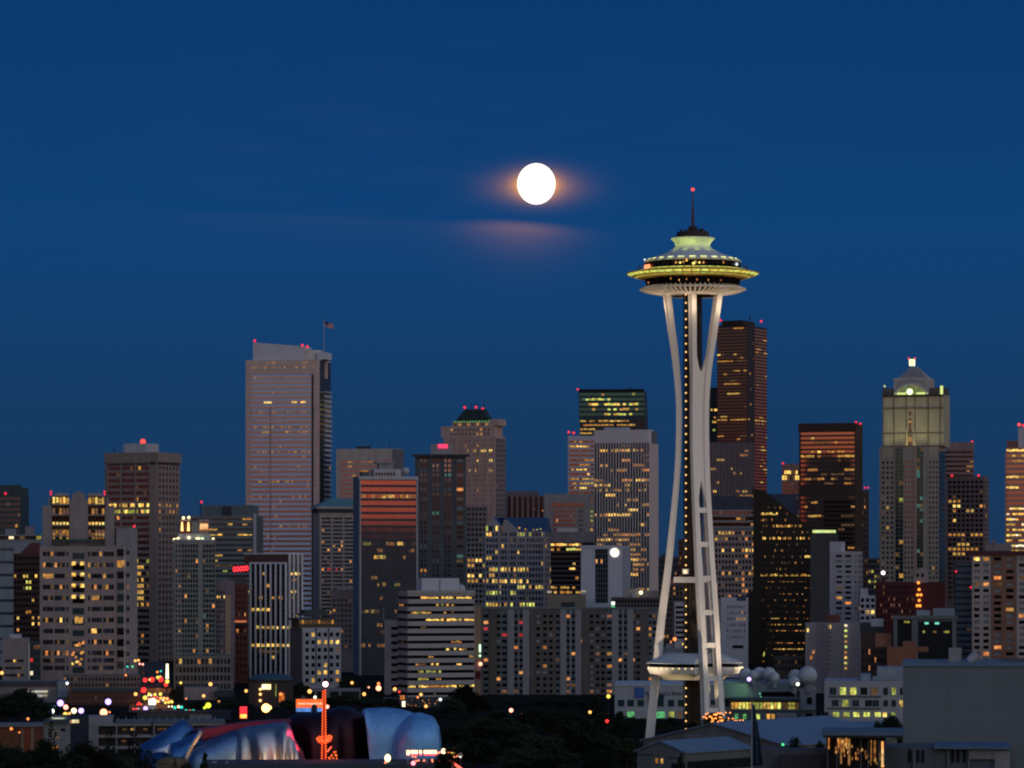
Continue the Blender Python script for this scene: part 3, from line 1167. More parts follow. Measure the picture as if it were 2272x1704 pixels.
# --- tall brown grid tower
BGREY = W('brown_grey', (.235, .19, .175))
b = Bld('office_tower', 'tall brown grey tower with three wide window bays and a big red beacon', 'tower', 233, 347, 399, 1003, 2050, 30, BGREY)
b.body()
hd = b.d / 2
hl = [(240, 348, 1121, 'yaY', .65), (240, 348, 1136, 'Yg', .9), (240, 270, 1149, 'o', .5), (290, 330, 1039, 'yd', .5), (305, 350, 1250, 'g', .2)] + [(300, 316, 1240 + 13.8 * i, 'y', .8) for i in range(8)]
b.grid('F', 1031, 1500, 34, 15, .9, .56, 241, 331, lit=.06, kinds='dad', frame=0, dark='brown', hints=hl)
for i in range(3):
    pass
b.grid('F', 1024, 1500, 1, 3, .90, .985, 238, 334, lit=0, frame=.9, dark='brown', name='window_bay')
b.cells = [c for c in b.cells if c[8] != 'window_bay']
b.grid('R', 1031, 1500, 34, 6, .5, .52, 350, 396, lit=.05, kinds='dad', frame=.3, dark='black', hints=[(350, 399, 1122, 'ad', .7), (350, 399, 1136, 'ad', .6)])
for f in 'FR':
    s0, s1 = 0, b.face(f)[3]
    b.fbox(f, s0, s1, b.z(1025), b.z(1004), 1.2, BGREY)
    b.fbox(f, s0 + 1.5, s1 - .5, b.z(1031), b.z(1025), .2, DARK)
b.roof('penthouse', 274, 326, 984, LGREY, df=.5)
b.beacon(317, 980, 9, BEACON_HOT)
b.rod(254, 996, 1004, .3)
b.done()
# --- glass apartment tower with lit crown
TEALP = W('pale_teal_frame', (.20, .23, .235))
b = Bld('apartment_tower', 'teal glass apartment tower with a floodlit columned crown', 'apartment tower', 385, 478, 478, 1200, 1600, 0, TEALP, depth=28)
hd = b.d / 2
b.body()
b.grid('F', 1206, 1505, 27, 6, .74, .72, 403, 440, lit=.06, kinds='daot', frame=.3, darks=['teal', 'teal', 'glass'])
b.grid('F', 1206, 1505, 27, 4, .8, .72, 450, 477, lit=.06, kinds='daot', frame=.3, darks=['teal', 'teal', 'glass'], hints=[])
b.grid('F', 1206, 1505, 27, 2, .5, .5, 388, 402, lit=.22, kinds='ooad', frame=.2, darks=['glass'])
b.box(385, 478, -hd - .3, hd, 1196, 1200, LGREY, 'cornice')
b.box(396, 467, -hd + 4, hd - 4, 1184, 1196, LGREY, 'setback')
b.box(398, 423, -hd + 5, hd - 5, 1155, 1184, W('crown_maroon', (.16, .06, .05)), 'crown')
b.box(426, 440, -hd + 5, hd - 5, 1158, 1184, TEALP, 'crown')
b.box(442, 463, -hd + 5, hd - 5, 1155, 1184, W('crown_tan', (.40, .28, .20)), 'crown')
b.box(398, 423, -hd + 4, -hd + 5, 1153, 1155.5, LGREY, 'crown_cap')
b.box(441, 464, -hd + 4, -hd + 5, 1153, 1155.5, LGREY, 'crown_cap')
WASH = emit('crown_washlight', (1, .55, .20), 1.5, .4, .3)
for px in (404, 418):
    MB().tube((b.lx(px, -hd + 4.6), -hd + 4.6, b.z(1178)), (b.lx(px, -hd + 4.6), -hd + 4.6, b.z(1158)), .62, 8, .3).build('light_column', emit('crown_light', (1, .62, .20), 2.2), b.root)
for i in range(6):
    px = 445 + i * 3.0
    MB().tube((b.lx(px, -hd + 4.7), -hd + 4.7, b.z(1175)), (b.lx(px, -hd + 4.7), -hd + 4.7, b.z(1162)), .2, 6).build('light_column', WASH, b.root)
cl = emit('crown_spot', (1, .82, .35), 4)
for px, py in ((387, 1197), (395, 1195), (407, 1149), (419, 1148), (437, 1196), (441, 1196), (449, 1196), (473, 1196), (419, 1193)):
    put('roof_lamp', MB().ball((0, 0, 0), .62, 8).mesh('roof_lamp', emit('crown_spot_green', (.6, 1, .4), 3) if px == 449 else cl, True), b.root, (b.lx(px, -hd + 3), -hd + 3, b.z(py)))
b.done()
b = Bld('apartment_block', 'plain grey brown annex beside the teal glass tower', 'apartment block', 478, 521, 521, 1288, 1610, 0, W('mauve_grey', (.17, .15, .18)), depth=24)
b.body()
b.grid('F', 1308, 1505, 18, 4, .5, .5, 480, 500, lit=.08, kinds='dao', frame=.2, hints=[(478, 500, 1320, 'Y', .6)])
b.box(500, 512, -b.d / 2 - .4, -b.d / 2 + .5, 1320, 1470, TAN, 'pilaster')
b.done()
b = Bld('apartment_block', 'broad podium with rows of dark windows under the teal tower', 'apartment block', 385, 517, 517, 1455, 1585, 0, W('podium_grey', (.16, .155, .155)), depth=22)
b.body()
b.grid('F', 1458, 1532, 4, 15, .68, .62, 388, 512, lit=.13, kinds='yoda', frame=.3, darks=['glass', 'teal'], hints=[(386, 470, 1463, 'yYa', .55)])
b.done()
# --- banded block with the red sign
b = Bld('office_block', 'grey green block with ribbon windows behind the teal tower', 'office block', 392, 561, 583, 1144, 1950, 22, W('sage_grey', (.17, .20, .20)))
b.body()
b.ribbon('F', 1146, 1330, 16, .46, 396, 560, lit=.12, kinds='yda', dark='teal', hints=[(465, 505, 1183, 'Yy', .9), (526, 560, 1183, 'Yy', .85), (395, 470, 1161, 'd', .1), (505, 552, 1160, 'ya', .55), (530, 560, 1218, 'a', .7), (477, 495, 1230, 'y', .9), (395, 560, 1253, 'd', .5), (480, 530, 1264, 'g', .3)])
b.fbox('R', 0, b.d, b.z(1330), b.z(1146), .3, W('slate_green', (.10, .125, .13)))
b.box(562, 566, -b.d / 2 - .8, -b.d / 2 + 1, 1140, 1330, LGREY, 'corner_pier')
b.roof('penthouse', 448, 563, 1121, W('slate_green2', (.12, .15, .16)), df=.5)
b.roof('plant_room', 494, 511, 1124, W('charcoal', (.045, .05, .06)), df=.56, yc=-1)
b.rod(445, 1114, 1144, .3)
b.beacon(447, 1114, 4)
b.done()
# --- red lit roof sign on the brick block
b = Bld('apartment_block', 'dark red brick block with an orange canopy light below the red sign', 'apartment block', 497, 551, 551, 1296, 1680, 0, BRICK, depth=20)
b.body()
b.box(512, 548, -b.d / 2 + 2, b.d / 2 - 4, 1282, 1297, W('maroon_grey', (.10, .08, .085)), 'penthouse')
b.grid('F', 1303, 1370, 5, 5, .45, .5, 515, 547, lit=.25, kinds='dpo', frame=.2)
b.box(500, 547, -b.d / 2 - 2, -b.d / 2, 1377, 1381, emit('canopy_glow', (1, .28, .10), .55), 'canopy_light')
b.box(498, 549, -b.d / 2 - 2.5, -b.d / 2 + 1, 1381, 1388, DARK, 'canopy')
b.grid('F', 1392, 1500, 7, 5, .5, .5, 506, 548, lit=.3, kinds='oda', frame=.2, hints=[(506, 530, 1400, 'o', .8)])
b.done()
sg = thing('rooftop_sign', 'small red neon sign on a rooftop left of the black finned tower', 'sign', at(534, 1276, 1700))
SR = emit('neon_red', (1, .04, .06), 2.2)
w_ = 1700 / FPX
for i in range(5):
    x = (-14 + i * 7) * w_
    MB().lathe([(2.0 * w_, -.25), (3.4 * w_, -.25), (3.4 * w_, .25), (2.0 * w_, .25), (2.0 * w_, -.25)], 14).build('neon_letter', SR, sg)
    o = sg.children[-1]
    o.rotation_euler = (math.pi / 2, 0, 0)
    o.location = (x, 0, (13 + i * .6) * w_)
    o.scale = (.95, 1.75, 1)
MB().box(-18 * w_, 18 * w_, .4, .6, 6 * w_, 22 * w_).box(-12 * w_, -11 * w_, .4, 2, -25 * w_, 8 * w_).box(11 * w_, 12 * w_, .4, 2, -25 * w_, 8 * w_).build('sign_frame', W('sign_back', (.12, .01, .015)), sg)
# --- black tower with white fins
b = Bld('office_tower', 'black glass office tower ruled by thin white vertical fins', 'tower', 555, 636, 669, 1251, 1700, 26, W('black', (.014, .015, .018)))
hd = b.d / 2
b.body()
b.ribbon('F', 1253, 1505, 19, .60, 556, 636, lit=.06, kinds='yad', dark='black', pane=2.0, frame=.1, hints=[(556, 650, 1391, 'Yyya', .7), (556, 650, 1432, 'YYy', .93), (556, 602, 1348, 'yY', .8), (570, 600, 1276, 'y', .25), (590, 606, 1262, 'Y', .3), (560, 640, 1330, 'a', .3), (590, 596, 1304, 'y', 1), (575, 620, 1405, 'y', .2), (590, 605, 1460, 'y', .5)])
b.ribbon('R', 1253, 1505, 19, .60, lit=.12, kinds='ya', dark='black', pane=2.0, frame=.1, hints=[(640, 669, 1276, 'Y', .9), (636, 655, 1318, 'y', .8), (636, 660, 1391, 'y', .7), (636, 660, 1432, 'Y', .8)])
FINW = W('white_fin', (.62, .62, .66), var=.05)
b.fins('F', 1250, 1505, 8, 557, 635, .85, .9, FINW)
b.fins('R', 1229, 1505, 4, 641, 668.5, 1.2, .8, FINW)
b.fbox('F', 0, b.w, b.z(1251), b.z(1247.5), 1.0, FINW)
zb = b.H
MB().box(b.lx(553, hd * .2), b.w / 2 - .05, -hd + 5, hd, zb - .02, b.z(1229)).build('penthouse', W('rust_brown', (.11, .055, .045)), b.root)
MB().box(b.lx(552, hd * .2), b.w / 2 + .1, -hd + 4.8, hd + .2, b.z(1229.5), b.z(1227)).build('roof_edge', FINW, b.root)
b.done()
# --- the tallest on the left: pale tower with sloped crown, flag
b = Bld('skyscraper', 'tallest pale left hand skyscraper with a slanted white crown and a flagpole', 'skyscraper', 545, 709, 733, 797, 2500, 15, W('blush_stone', (.50, .42, .41)))
hd = b.d / 2
b.body()
# outer frame: fine grid
b.grid('F', 797, 1370, 52, 5, .55, .4, 545.5, 557, lit=.04, kinds='dp', frame=.2, dark='warm', zs=1)
b.grid('F', 797, 1370, 52, 3, .5, .4, 697.5, 708.5, lit=.04, kinds='dp', frame=.2, dark='warm')
b.grid('F', 799, 829, 3, 44, .6, .5, 557, 697, lit=.0, kinds='da', frame=.25, dark='warm', hints=[(585, 620, 805, 'a', .5), (560, 700, 816, 'ad', .55), (660, 680, 805, 'a', .3)])
# inner banded panel
CURT = W('curtain_bluegrey', (.45, .53, .70), var=.05)
Z0, Z1 = b.z(1370), b.z(830)
sa, sb_ = b.span('F', 557.3, 691)
b.fbox('F', sa, sb_, Z0, Z1, .45, CURT)
rowh = (Z1 - Z0) / 49
for j in range(49):
    zc = Z1 - rowh * (j + .62)
    py = HY - FPX * (zc - CZ) / b.Y
    b.cells.append(('F', sa + .1, sb_ - .1, zc - rowh * .22, zc + rowh * .22, GL['silver'], .62, False, 'ribbon_window'))
    n = 46
    for i in range(n):
        px = 557.3 + 133.7 * (i + .5) / n
        k = ''
        if abs(py - 893) < 5.5:
            k = 'Y' if (587 < px < 603 or 646 < px < 660 or 669 < px < 678) else ''
        elif j in (7, 10, 11, 15, 21, 24, 30) and random.random() < .35:
            k = random.choice('ad')
        elif random.random() < .035:
            k = random.choice('adp')
        if k:
            s0 = sa + (sb_ - sa) * i / n
            b.cells.append(('F', s0, s0 + (sb_ - sa) / n * .85, zc - rowh * .18, zc + rowh * .18, LIT[k], .68, True, 'lit_window'))
b.fbox('F', b.s_at('F', 600), b.s_at('F', 601.3), Z0, b.z(903), .8, W('rose_joint', (.16, .10, .10)))
b.fbox('F', b.s_at('F', 691.5), b.s_at('F', 695.5), Z0, Z1, .25, DBROWN)
b.ribbon('R', 870, 1370, 46, .5, None, 719, lit=.05, kinds='ad', dark='warm', pane=3, frame=.25, fm=DARK)
b.fbox('R', b.s_at('R', 709.5), b.s_at('R', 733), b.z(868), b.z(800), .3, W('navy_glass', (.03, .04, .06), rough=.3))
b.ribbon('R', 866, 1370, 46, .5, 719.5, 733, lit=.08, kinds='ad', dark='blue', pane=3, frame=1.2, fm=W('rib_grey', (.40, .41, .46)))
MB().box(b.w / 2 + .3, b.w / 2 + 1.4, b.ly(719, b.w / 2), b.ly(723, b.w / 2), b.z(838), b.z(790)).build('fin', W('blush_lit', (.5, .38, .33)), b.root)
CROWN = W('crown_white', (.50, .51, .56), var=.05)
yc0 = -hd + 4
Yc = b.cen.y
p = [(b.lx(561, yc0), b.H - .02), (b.lx(676, yc0), b.H - .02), (b.lx(676, yc0), b.z(767)), (b.lx(561, yc0), b.z(757))]
MB().prism(p, yc0, yc0 + 20, axis='y').build('crown', CROWN, b.root)
cx_ = (b.lx(658, yc0) + b.lx(708, yc0)) / 2
cr = (b.lx(708, yc0) - b.lx(658, yc0)) / 2
MB().lathe([(cr, b.H - .02), (cr, b.z(775.5)), (.01, b.z(775.4))], 40, (cx_, -hd + 4 + cr)).build('drum', W('crown_drum', (.54, .52, .46), var=.05), b.root)
b.roof('plant_room', 704, 724, 783, CROWN, df=.5, yc=-hd * .3)
b.rod(719, 709, 785, .32, STEEL, name='flagpole', depth=-2)
for px, py in ((565, 756), (671, 766), (682, 769)):
    b.beacon(px, py, 4.2, depth=yc0)
put('roof_lamp', MB().ball((0, 0, 0), 1.5, 10).mesh('roof_lamp', emit('roof_lamp_warm', (1, .66, .22), 5), True), b.root, (b.lx(722, -2), -2, b.z(786)))
b.done()
# the flag flies from that pole: a cloth of its own
fl = MB()
sc_ = 2500 / FPX
nu, nv = 14, 10
for j in range(nv + 1):
    for i in range(nu + 1):
        u, v = i / nu, j / nv
        x = u * 20 * sc_
        z = -(v * 13 + u * 10 * (1 - .3 * v) + math.sin(u * 5) * 1.2) * sc_
        y = math.sin(u * 7 + v * 1.5) * 1.2
        fl.v.append((x, y, z))
for j in range(nv):
    for i in range(nu):
        k = j * (nu + 1) + i
        fl.f.append([k, k + 1, k + nu + 2, k + nu + 1])
        fl.m.append(2 if (i < 6 and j < 5) else (0 if j % 2 else 1))
fo = fl.build('flag', [wall('flag_white', (.55, .50, .50), .05), wall('flag_red', (.42, .06, .07), .05), wall('flag_blue', (.03, .045, .14), .05)], None, True, at(720, 711, 2489))
so = fo.modifiers.new('thick', 'SOLIDIFY')
so.thickness = .05
tag(fo, 'red white and blue flag flying from the pole on the tallest left tower', 'flag')
# --- green roofed beige tower
b = Bld('office_tower', 'beige tower with a green hipped roof in front of the tallest pale one', 'tower', 696, 708, 800, 1132, 2050, -14, W('beige_stone', (.36, .31, .30)))
hd = b.d / 2
b.body()
b.grid('F', 1146, 1450, 35, 12, .88, .52, 713, 787, lit=.10, kinds='aod', frame=.3, dark='black', darks=['black', 'brown'], hints=[(700, 748, 1263, 'ro', .85)])
for i in range(4):
    s_ = b.s_at('F', 711 + i * 25.5)
    b.fbox('F', s_ - .6, s_ + .6, b.z(1450), b.z(1142), .6, b.wallm)
b.fbox('F', -1.5, b.w + 1.5, b.z(1136), b.z(1129), 1.2, DARK)
b.fbox('L', -1, b.d + 1, b.z(1136), b.z(1129), 1.2, DARK)
b.fbox('F', -2, b.w + 2, b.z(1129), b.z(1124), 2.0, b.wallm)
b.fbox('L', -1.5, b.d + 1, b.z(1129), b.z(1124), 2.0, b.wallm)
zl, zh = b.z(1124), b.z(1105)
xr = b.lx(733, 0)
w2 = b.w / 2
MB().hexa([(-w2 - 1.6, -hd - 1.6, zl), (w2 + 1.6, -hd - 1.6, zl), (w2 + 1.6, hd + 1.6, zl), (-w2 - 1.6, hd + 1.6, zl), (xr, -2, zh), (w2 - 2, -2, zh), (w2 - 2, 2, zh), (xr, 2, zh)]).build('roof', TEALROOF, b.root)
b.done()
b = Bld('office_block', 'rosy lower block with small square windows under the beige green roofed tower', 'office block', 735, 800, 800, 1308, 1850, 0, W('rose_stucco', (.26, .20, .20)), depth=20)
b.body()
b.grid('F', 1326, 1440, 10, 6, .42, .5, 737, 790, lit=.08, kinds='ao', frame=.25, dark='black', hints=[])
b.box(747, 800, -b.d / 2 - .5, b.d / 2, 1306, 1309, LGREY, 'parapet')
b.done()
# --- white grid block with stacked dark roof
b = Bld('office_block', 'white block with a grid of small square windows and dark stacked roofs', 'office block', 645, 671, 757, 1393, 1600, -24, W('white_grid', (.37, .37, .39), var=.05))
hd = b.d / 2
b.body()
b.grid('F', 1400, 1518, 7, 6, .56, .52, 674, 755, lit=.16, kinds='yad', frame=.3, dark='black', hints=[(674, 757, 1409, 'yY', .5), (700, 757, 1426, 'Yy', .7), (700, 757, 1494, 'yY', .5)])
b.fbox('L', 0, b.d, 0, b.z(1394), .4, W('slate', (.10, .10, .11)))
b.grid('L', 1400, 1518, 7, 3, .5, .4, lit=.05, kinds='d', frame=0, dark='black')
for px in (700.5, 728.5):
    s_ = b.s_at('F', px)
    b.fbox('F', s_ - .22, s_ + .22, b.z(1518), b.z(1394), .5, DARK)
b.roof('setback_storey', 664, 742, 1376, W('dark_olive', (.08, .075, .05)), df=.7)
for i in range(13):
    px = 666 + i * 6
    b.cells.append(('F', b.lx(px, -hd * .7) + b.w / 2 - .45, b.lx(px, -hd * .7) + b.w / 2 + .45, b.z(1385), b.z(1374), LIT[random.choice('ddad')], -hd * .3 + .08, True, 'lit_window'))
for top, px0, px1, f_ in ((1371, 660, 747, .84), (1361, 672, 727, .55)):
    b.roof('roof_tier', px0, px1, top, W('slate_roof', (.055, .07, .075)), df=f_, base=b.z(top + 5))
b.roof('penthouse', 676, 724, 1353, W('slate_roof', (.055, .07, .075)), df=.45, base=b.z(1363))
b.done()
# --- beige ribbon tower behind the red one
b = Bld('office_tower', 'beige banded tower with a blank top band, peeking behind the red glazed one', 'tower', 746, 870, 895, 995, 2480, 20, W('warm_beige', (.44, .38, .34)))
b.body()
b.ribbon('F', 1019, 1110, 9, .42, 754, 870, lit=.2, kinds='adp', dark='warm', hints=[(765, 860, 1024, 'ap', .75), (755, 765, 1024, 'k'.replace('k', 'd'), .2), (770, 830, 1050, 'a', .5)])
b.fbox('R', 0, b.d, 0, b.z(996), .2, W('umber_grey', (.15, .14, .15)))
b.roof('penthouse', 790, 815, 990, DARK, df=.3)
for px in (822, 864):
    b.rod(px, 985, 998, .3)
b.done()
# --- red reflecting tower
b = Bld('office_tower', 'finely ruled tower whose upper glass mirrors the red sunset', 'tower', 785, 797, 926, 1062, 1800, -10, W('fin_blue_grey', (.20, .22, .26)))
hd = b.d / 2
b.body()
HR = [(798, 926, 1068, 'k'.replace('k', 'd'), .05), (833, 850, 1068, 'Yw', .85), (798, 926, 1097, 'yYya', .85), (805, 822, 1212, 'g', .9), (880, 892, 1212, 'Y', .9), (895, 926, 1211, 'd', .6), (836, 858, 1226, 'a', .7), (912, 926, 1226, 'a', .8),
      (825, 858, 1240, 'Yy', .85), (896, 903, 1240, 'y', .8), (855, 870, 1197, 'y', .6), (825, 836, 1283, 'a', .8), (842, 880, 1297, 'yg', .6), (798, 806, 1152, 'Y', .6), (808, 818, 1169, 'Y', .6), (825, 830, 1169, 'o', .8), (800, 850, 1356, 'yd', .8), (866, 880, 1356, 'a', .6), (800, 822, 1429, 'a', .8), (834, 853, 1429, 'a', .7)]
b.ribbon('F', 1063, 1530, 31, .64, 797.5, 926, lit=.05, kinds='da', dark='red', pane=1.5, frame=.12, hints=HR, fm=W('spandrel_dark', (.05, .05, .06)))
b.fins('F', 1062, 1530, 54, 798, 925.5, .28, .45, W('fin_dark', (.10, .11, .13)))
b.fbox('F', -.5, b.w + .3, b.z(1064), b.z(1056.5), 1.2, LGREY)
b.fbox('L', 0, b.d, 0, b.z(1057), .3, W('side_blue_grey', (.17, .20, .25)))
for px in (799, 925):
    s_ = b.s_at('F', px)
    b.fbox('F', s_ - .35, s_ + .35, b.z(1530), b.z(1064), .8, LGREY)
b.roof('penthouse', 829, 890, 1041, LGREY, df=.5)
b.roof('plant_room', 841, 873, 1028, GREY, df=.3, base=b.z(1043))
b.roof('plant_deck', 835, 876, 1024, GREY, df=.4, base=b.z(1027))
b.roof('plant_room', 803, 820, 1047, W('slate', (.10, .10, .11)), df=.4)
for i in range(7):
    put('louvre', pane_mesh(1.0, 1.6, GL['black']), b.root, (b.lx(835 + i * 6.5, -hd / 2), -hd / 2 - .1, b.z(1051)))
xd = b.lx(900, -hd * .3)
MB().ball((xd, -hd * .3, b.z(1044)), 2.0, 12).build('dish', LGREY, b.root)
b.done()
# --- dark apartment tower with red neon
b = Bld('hotel_tower', 'dark slab tower with paired windows, a flat cornice and red neon on its roof', 'hotel', 921, 1034, 1034, 1012, 1950, 0, W('dark_blue_grey', (.085, .095, .105)), depth=30)
hd = b.d / 2
b.body()
hh = [(957, 1010, 1023, 'p', .8), (965, 985, 1033, 'p', .9), (985, 1012, 1033, 'p', .9), (985, 1012, 1045, 'p', .9)]
b.grid('F', 1017, 1345, 31, 4, .52, .64, 926, 1034, lit=.17, kinds='paot', frame=.3, darks=['glass', 'pale', 'blue', 'teal', 'glass'], hints=hh)
b.grid('F', 1017, 1345, 31, 12, .45, .64, 926, 1034, lit=.0, frame=0, darks=['blue', 'pale', 'glass', 'glass'], skip=lambda i, j: i % 3 == 1)
b.fbox('F', -2, b.w + 2, b.z(1013.5), b.z(1008), 2.0, DARK)
for px in (945, 971.5, 998, 1017):
    s_ = b.s_at('F', px - 5.5)
    b.fbox('F', s_ - .5, s_ + .5, b.z(1345), b.z(1014), .7, W('dark_mauve', (.10, .09, .10)))
b.roof('penthouse', 956, 1003, 985, GREY, df=.5)
NEON = emit('neon_rose', (1, .03, .10), 2.4)
nb = MB()
xa, xb = b.lx(972, -hd / 2), b.lx(993, -hd / 2)
for q in range(4):
    nb.box(xa, xb, -hd / 2 - .5, -hd / 2 - .1, b.z(993 - q * 2.1), b.z(991.6 - q * 2.1))
nb.build('neon_sign', NEON, b.root)
b.done()
# --- stepped pink granite tower with dark mansard
b = Bld('skyscraper', 'stepped pink granite skyscraper with a dark green mansard top and red lights', 'skyscraper', 984, 1098, 1122, 968, 2350, 22, PINK)
hd = b.d / 2
b.body()
ps = [1012, 1024, 1048, 1060, 1075, 1122]
hh = [(1030, 1100, 988, 'a', .3), (1030, 1060, 1000, 'Yy', .35), (1060, 1100, 1000, 'Y', .6), (1030, 1050, 1011, 'y', .5), (1060, 1100, 1022, 'Y', .5), (1035, 1062, 1045, 'y', .6), (1080, 1096, 1045, 'y', .6), (1033, 1050, 1057, 'Y', .4)]
b.grid('F', 972, 1170, 18, 22, .5, .5, 1000, 1098, lit=.07, kinds='ayd', frame=.3, dark='warm', hints=hh)
for px in (1014, 1030.5, 1048, 1064.5, 1081, 1097.5):
    s_ = b.s_at('F', px)
    b.fbox('F', s_ - .8, s_ + .8, b.z(1170), b.z(968), .8, b.wallm)
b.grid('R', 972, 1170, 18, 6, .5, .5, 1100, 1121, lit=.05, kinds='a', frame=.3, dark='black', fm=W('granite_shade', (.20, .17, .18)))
t1 = MB()
t1.box(b.lx(988, 0), b.lx(1106, 0), -hd * .75, hd * .75, b.H - .02, b.z(944))
t1.build('setback', PINK, b.root)
b.box(1086, 1107, -hd * .6, hd * .7, 931, 945, PINK, 'setback')
for py in (952, 962):
    for i in range(11):
        px = 1002 + i * 8.2
        put('window', pane_mesh(1.3, 1.6, LIT['a'] if random.random() < .25 else GL['brown']), b.root, (b.lx(px, -hd * .75), -hd * .75 - .08, b.z(py)))
b.box(1004, 1086, -hd * .65, hd * .6, 934, 946, PINK, 'setback')
for i in range(8):
    put('window', pane_mesh(1.6, 1.8, LIT['a'] if i % 2 else GL['brown']), b.root, (b.lx(1010 + i * 10, -hd * .65), -hd * .65 - .08, b.z(940)))
MANS = W('dark_green_mansard', (.022, .04, .036), rough=.5)
za, zb, zc = b.z(935), b.z(918), b.z(906)
y0, y1 = -hd * .62, hd * .55
p0 = [(b.lx(1008, y0), y0, za), (b.lx(1085, y0), y0, za), (b.lx(1085, y0), y1, za), (b.lx(1008, y0), y1, za)]
p1 = [(b.lx(1019, y0), y0 * .7, zb), (b.lx(1074, y0), y0 * .7, zb), (b.lx(1074, y0), y1 * .7, zb), (b.lx(1019, y0), y1 * .7, zb)]
p2 = [(b.lx(1028, y0), y0 * .5, zc), (b.lx(1069, y0), y0 * .5, zc), (b.lx(1069, y0), y1 * .5, zc), (b.lx(1028, y0), y1 * .5, zc)]
mm_ = MB().hexa(p0 + p1)
mm_.hexa(p1 + p2)
mm_.build('mansard_roof', MANS, b.root)
GL_ = emit('green_eave_lamp', (.2, .8, .15), .5)
for i in range(12):
    put('eave_lamp', MB().ball((0, 0, 0), .55, 6).mesh('eave_lamp', GL_, True), b.root, (b.lx(1009 + i * 6.8, y0 - .6), y0 - .6, b.z(934)))
for px, py in ((1031, 904), (1056, 903.5), (1071, 907)):
    b.beacon(px, py, 4.2, depth=y0 * .4)
for px in (1030, 1045, 1058, 1074):
    b.rod(px, 894, 908, .25, depth=0)
b.done()
# --- grey grid slab
b = Bld('apartment_tower', 'narrow grey slab with a square grid of lit windows right of the dark slab', 'apartment tower', 1030, 1082, 1082, 1122, 2020, 0, W('mid_grey', (.20, .21, .23)), depth=24)
b.body()
b.grid('F', 1124, 1340, 19, 5, .66, .60, 1036, 1079, lit=.06, kinds='yad', frame=.3, dark='black', hints=[(1034, 1080, 1246, 'yaY', .65), (1034, 1080, 1252, 'y', .5), (1034, 1080, 1258, 'y', .5), (1034, 1082, 1274, 'Y', .6), (1034, 1080, 1292, 'a', .5)])
b.done()
# --- gabled blue roof building
GAB = W('gable_grey', (.27, .27, .30))
b = Bld('office_block', 'grey gridded block with blue metal gable roofs and many yellow windows', 'office block', 1077, 1208, 1223, 1180, 1850, 14, GAB)
hd = b.d / 2
b.body()
hh = [(1077, 1092, 1185, 'Y', .5), (1092, 1112, 1225, 'Yy', .6), (1130, 1150, 1224, 'Y', .6), (1080, 1090, 1237, 'y', .5), (1086, 1172, 1263, 'YyG', .9), (1077, 1172, 1288, 'Yy', .75), (1080, 1210, 1302, 'Gy', .6), (1080, 1160, 1315, 'Gg', .55), (1077, 1190, 1341, 'yG', .8), (1165, 1180, 1250, 'w', .6), (1145, 1212, 1184, 'g', .55), (1085, 1100, 1277, 'a', .8)]
b.grid('F', 1179, 1348, 13, 19, .74, .62, 1078, 1207.5, lit=.07, kinds='yda', frame=.35, dark='blue', darks=['blue', 'glass'], hints=hh)
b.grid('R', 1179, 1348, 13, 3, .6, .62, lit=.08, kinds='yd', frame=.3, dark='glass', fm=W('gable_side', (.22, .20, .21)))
for px in (1077.5, 1107.5, 1127.5, 1147, 1167, 1207):
    s_ = b.s_at('F', px)
    b.fbox('F', s_ - .5, s_ + .5, b.z(1348), b.z(1179), .7, GAB)
zt = b.H - .02


def gable(name, xa, xp, xb, yf, ytop, ya, yb, m):
    p = [(b.lx(xa, ya), b.z(yf)), (b.lx(xb, ya), b.z(yf)), (b.lx(xp, ya), b.z(ytop))]
    return MB().prism(p, ya, yb, axis='y').build(name, m, b.root)


MB().box(b.lx(1077.5, -hd + .2), b.lx(1109, -hd + .2), -hd + .2, hd * .2, zt, b.z(1164)).build('gable_wall', GAB, b.root)
gable('gable_end', 1077.5, 1094, 1109, 1164, 1149, -hd + .2, -hd + 2.2, GAB)
MB().prism([(b.lx(1076.5, -hd), b.z(1164.3)), (b.lx(1110, -hd), b.z(1164.3)), (b.lx(1094, -hd), b.z(1147.5))], -hd + 2.2, hd * .3, axis='y').build('roof', BLUEROOF, b.root)
MB().prism([(b.lx(1112, -hd + 1), b.z(1180)), (b.lx(1152, -hd + 1), b.z(1180)), (b.lx(1122, -hd + 1), b.z(1152)), (b.lx(1118, -hd + 1), b.z(1152))], -hd + 1, -hd + 3, axis='y').build('gable_end', GAB, b.root)
xl, xr = b.lx(1094, -hd), b.w / 2
zr = b.z(1148)
MB().hexa([(b.lx(1120, -hd), -hd + 2.6, zt), (xr + .4, -hd + .3, zt), (xr + .4, hd, zt), (xl, hd, zt), (b.lx(1117, -hd), -hd + 6, zr), (b.lx(1207, -hd), -1.0, zr), (b.lx(1209, -hd), 1.0, zr), (xl, hd - 4, zr)]).build('roof', BLUEROOF, b.root)
for px, k in ((1080.5, 'G'), (1086, ''), (1091, ''), (1102, 'Y'), (1114, 'd')):
    put('window', pane_mesh(1.0, 2.6, LIT[k] if k else GL['black']), b.root, (b.lx(px, -hd + .2), -hd + .1, b.z(1172)))
for px in (1150, 1154, 1164, 1170, 1182, 1190, 1198, 1204):
    if random.random() < .8:
        put('dormer_lamp', MB().box(-.5, .5, -.3, .3, -.4, .4).mesh('dormer_lamp', LIT[random.choice('Gy')]), b.root, (b.lx(px, -hd), -hd + 2.0, b.z(random.choice((1171, 1174, 1176)))))
b.done()
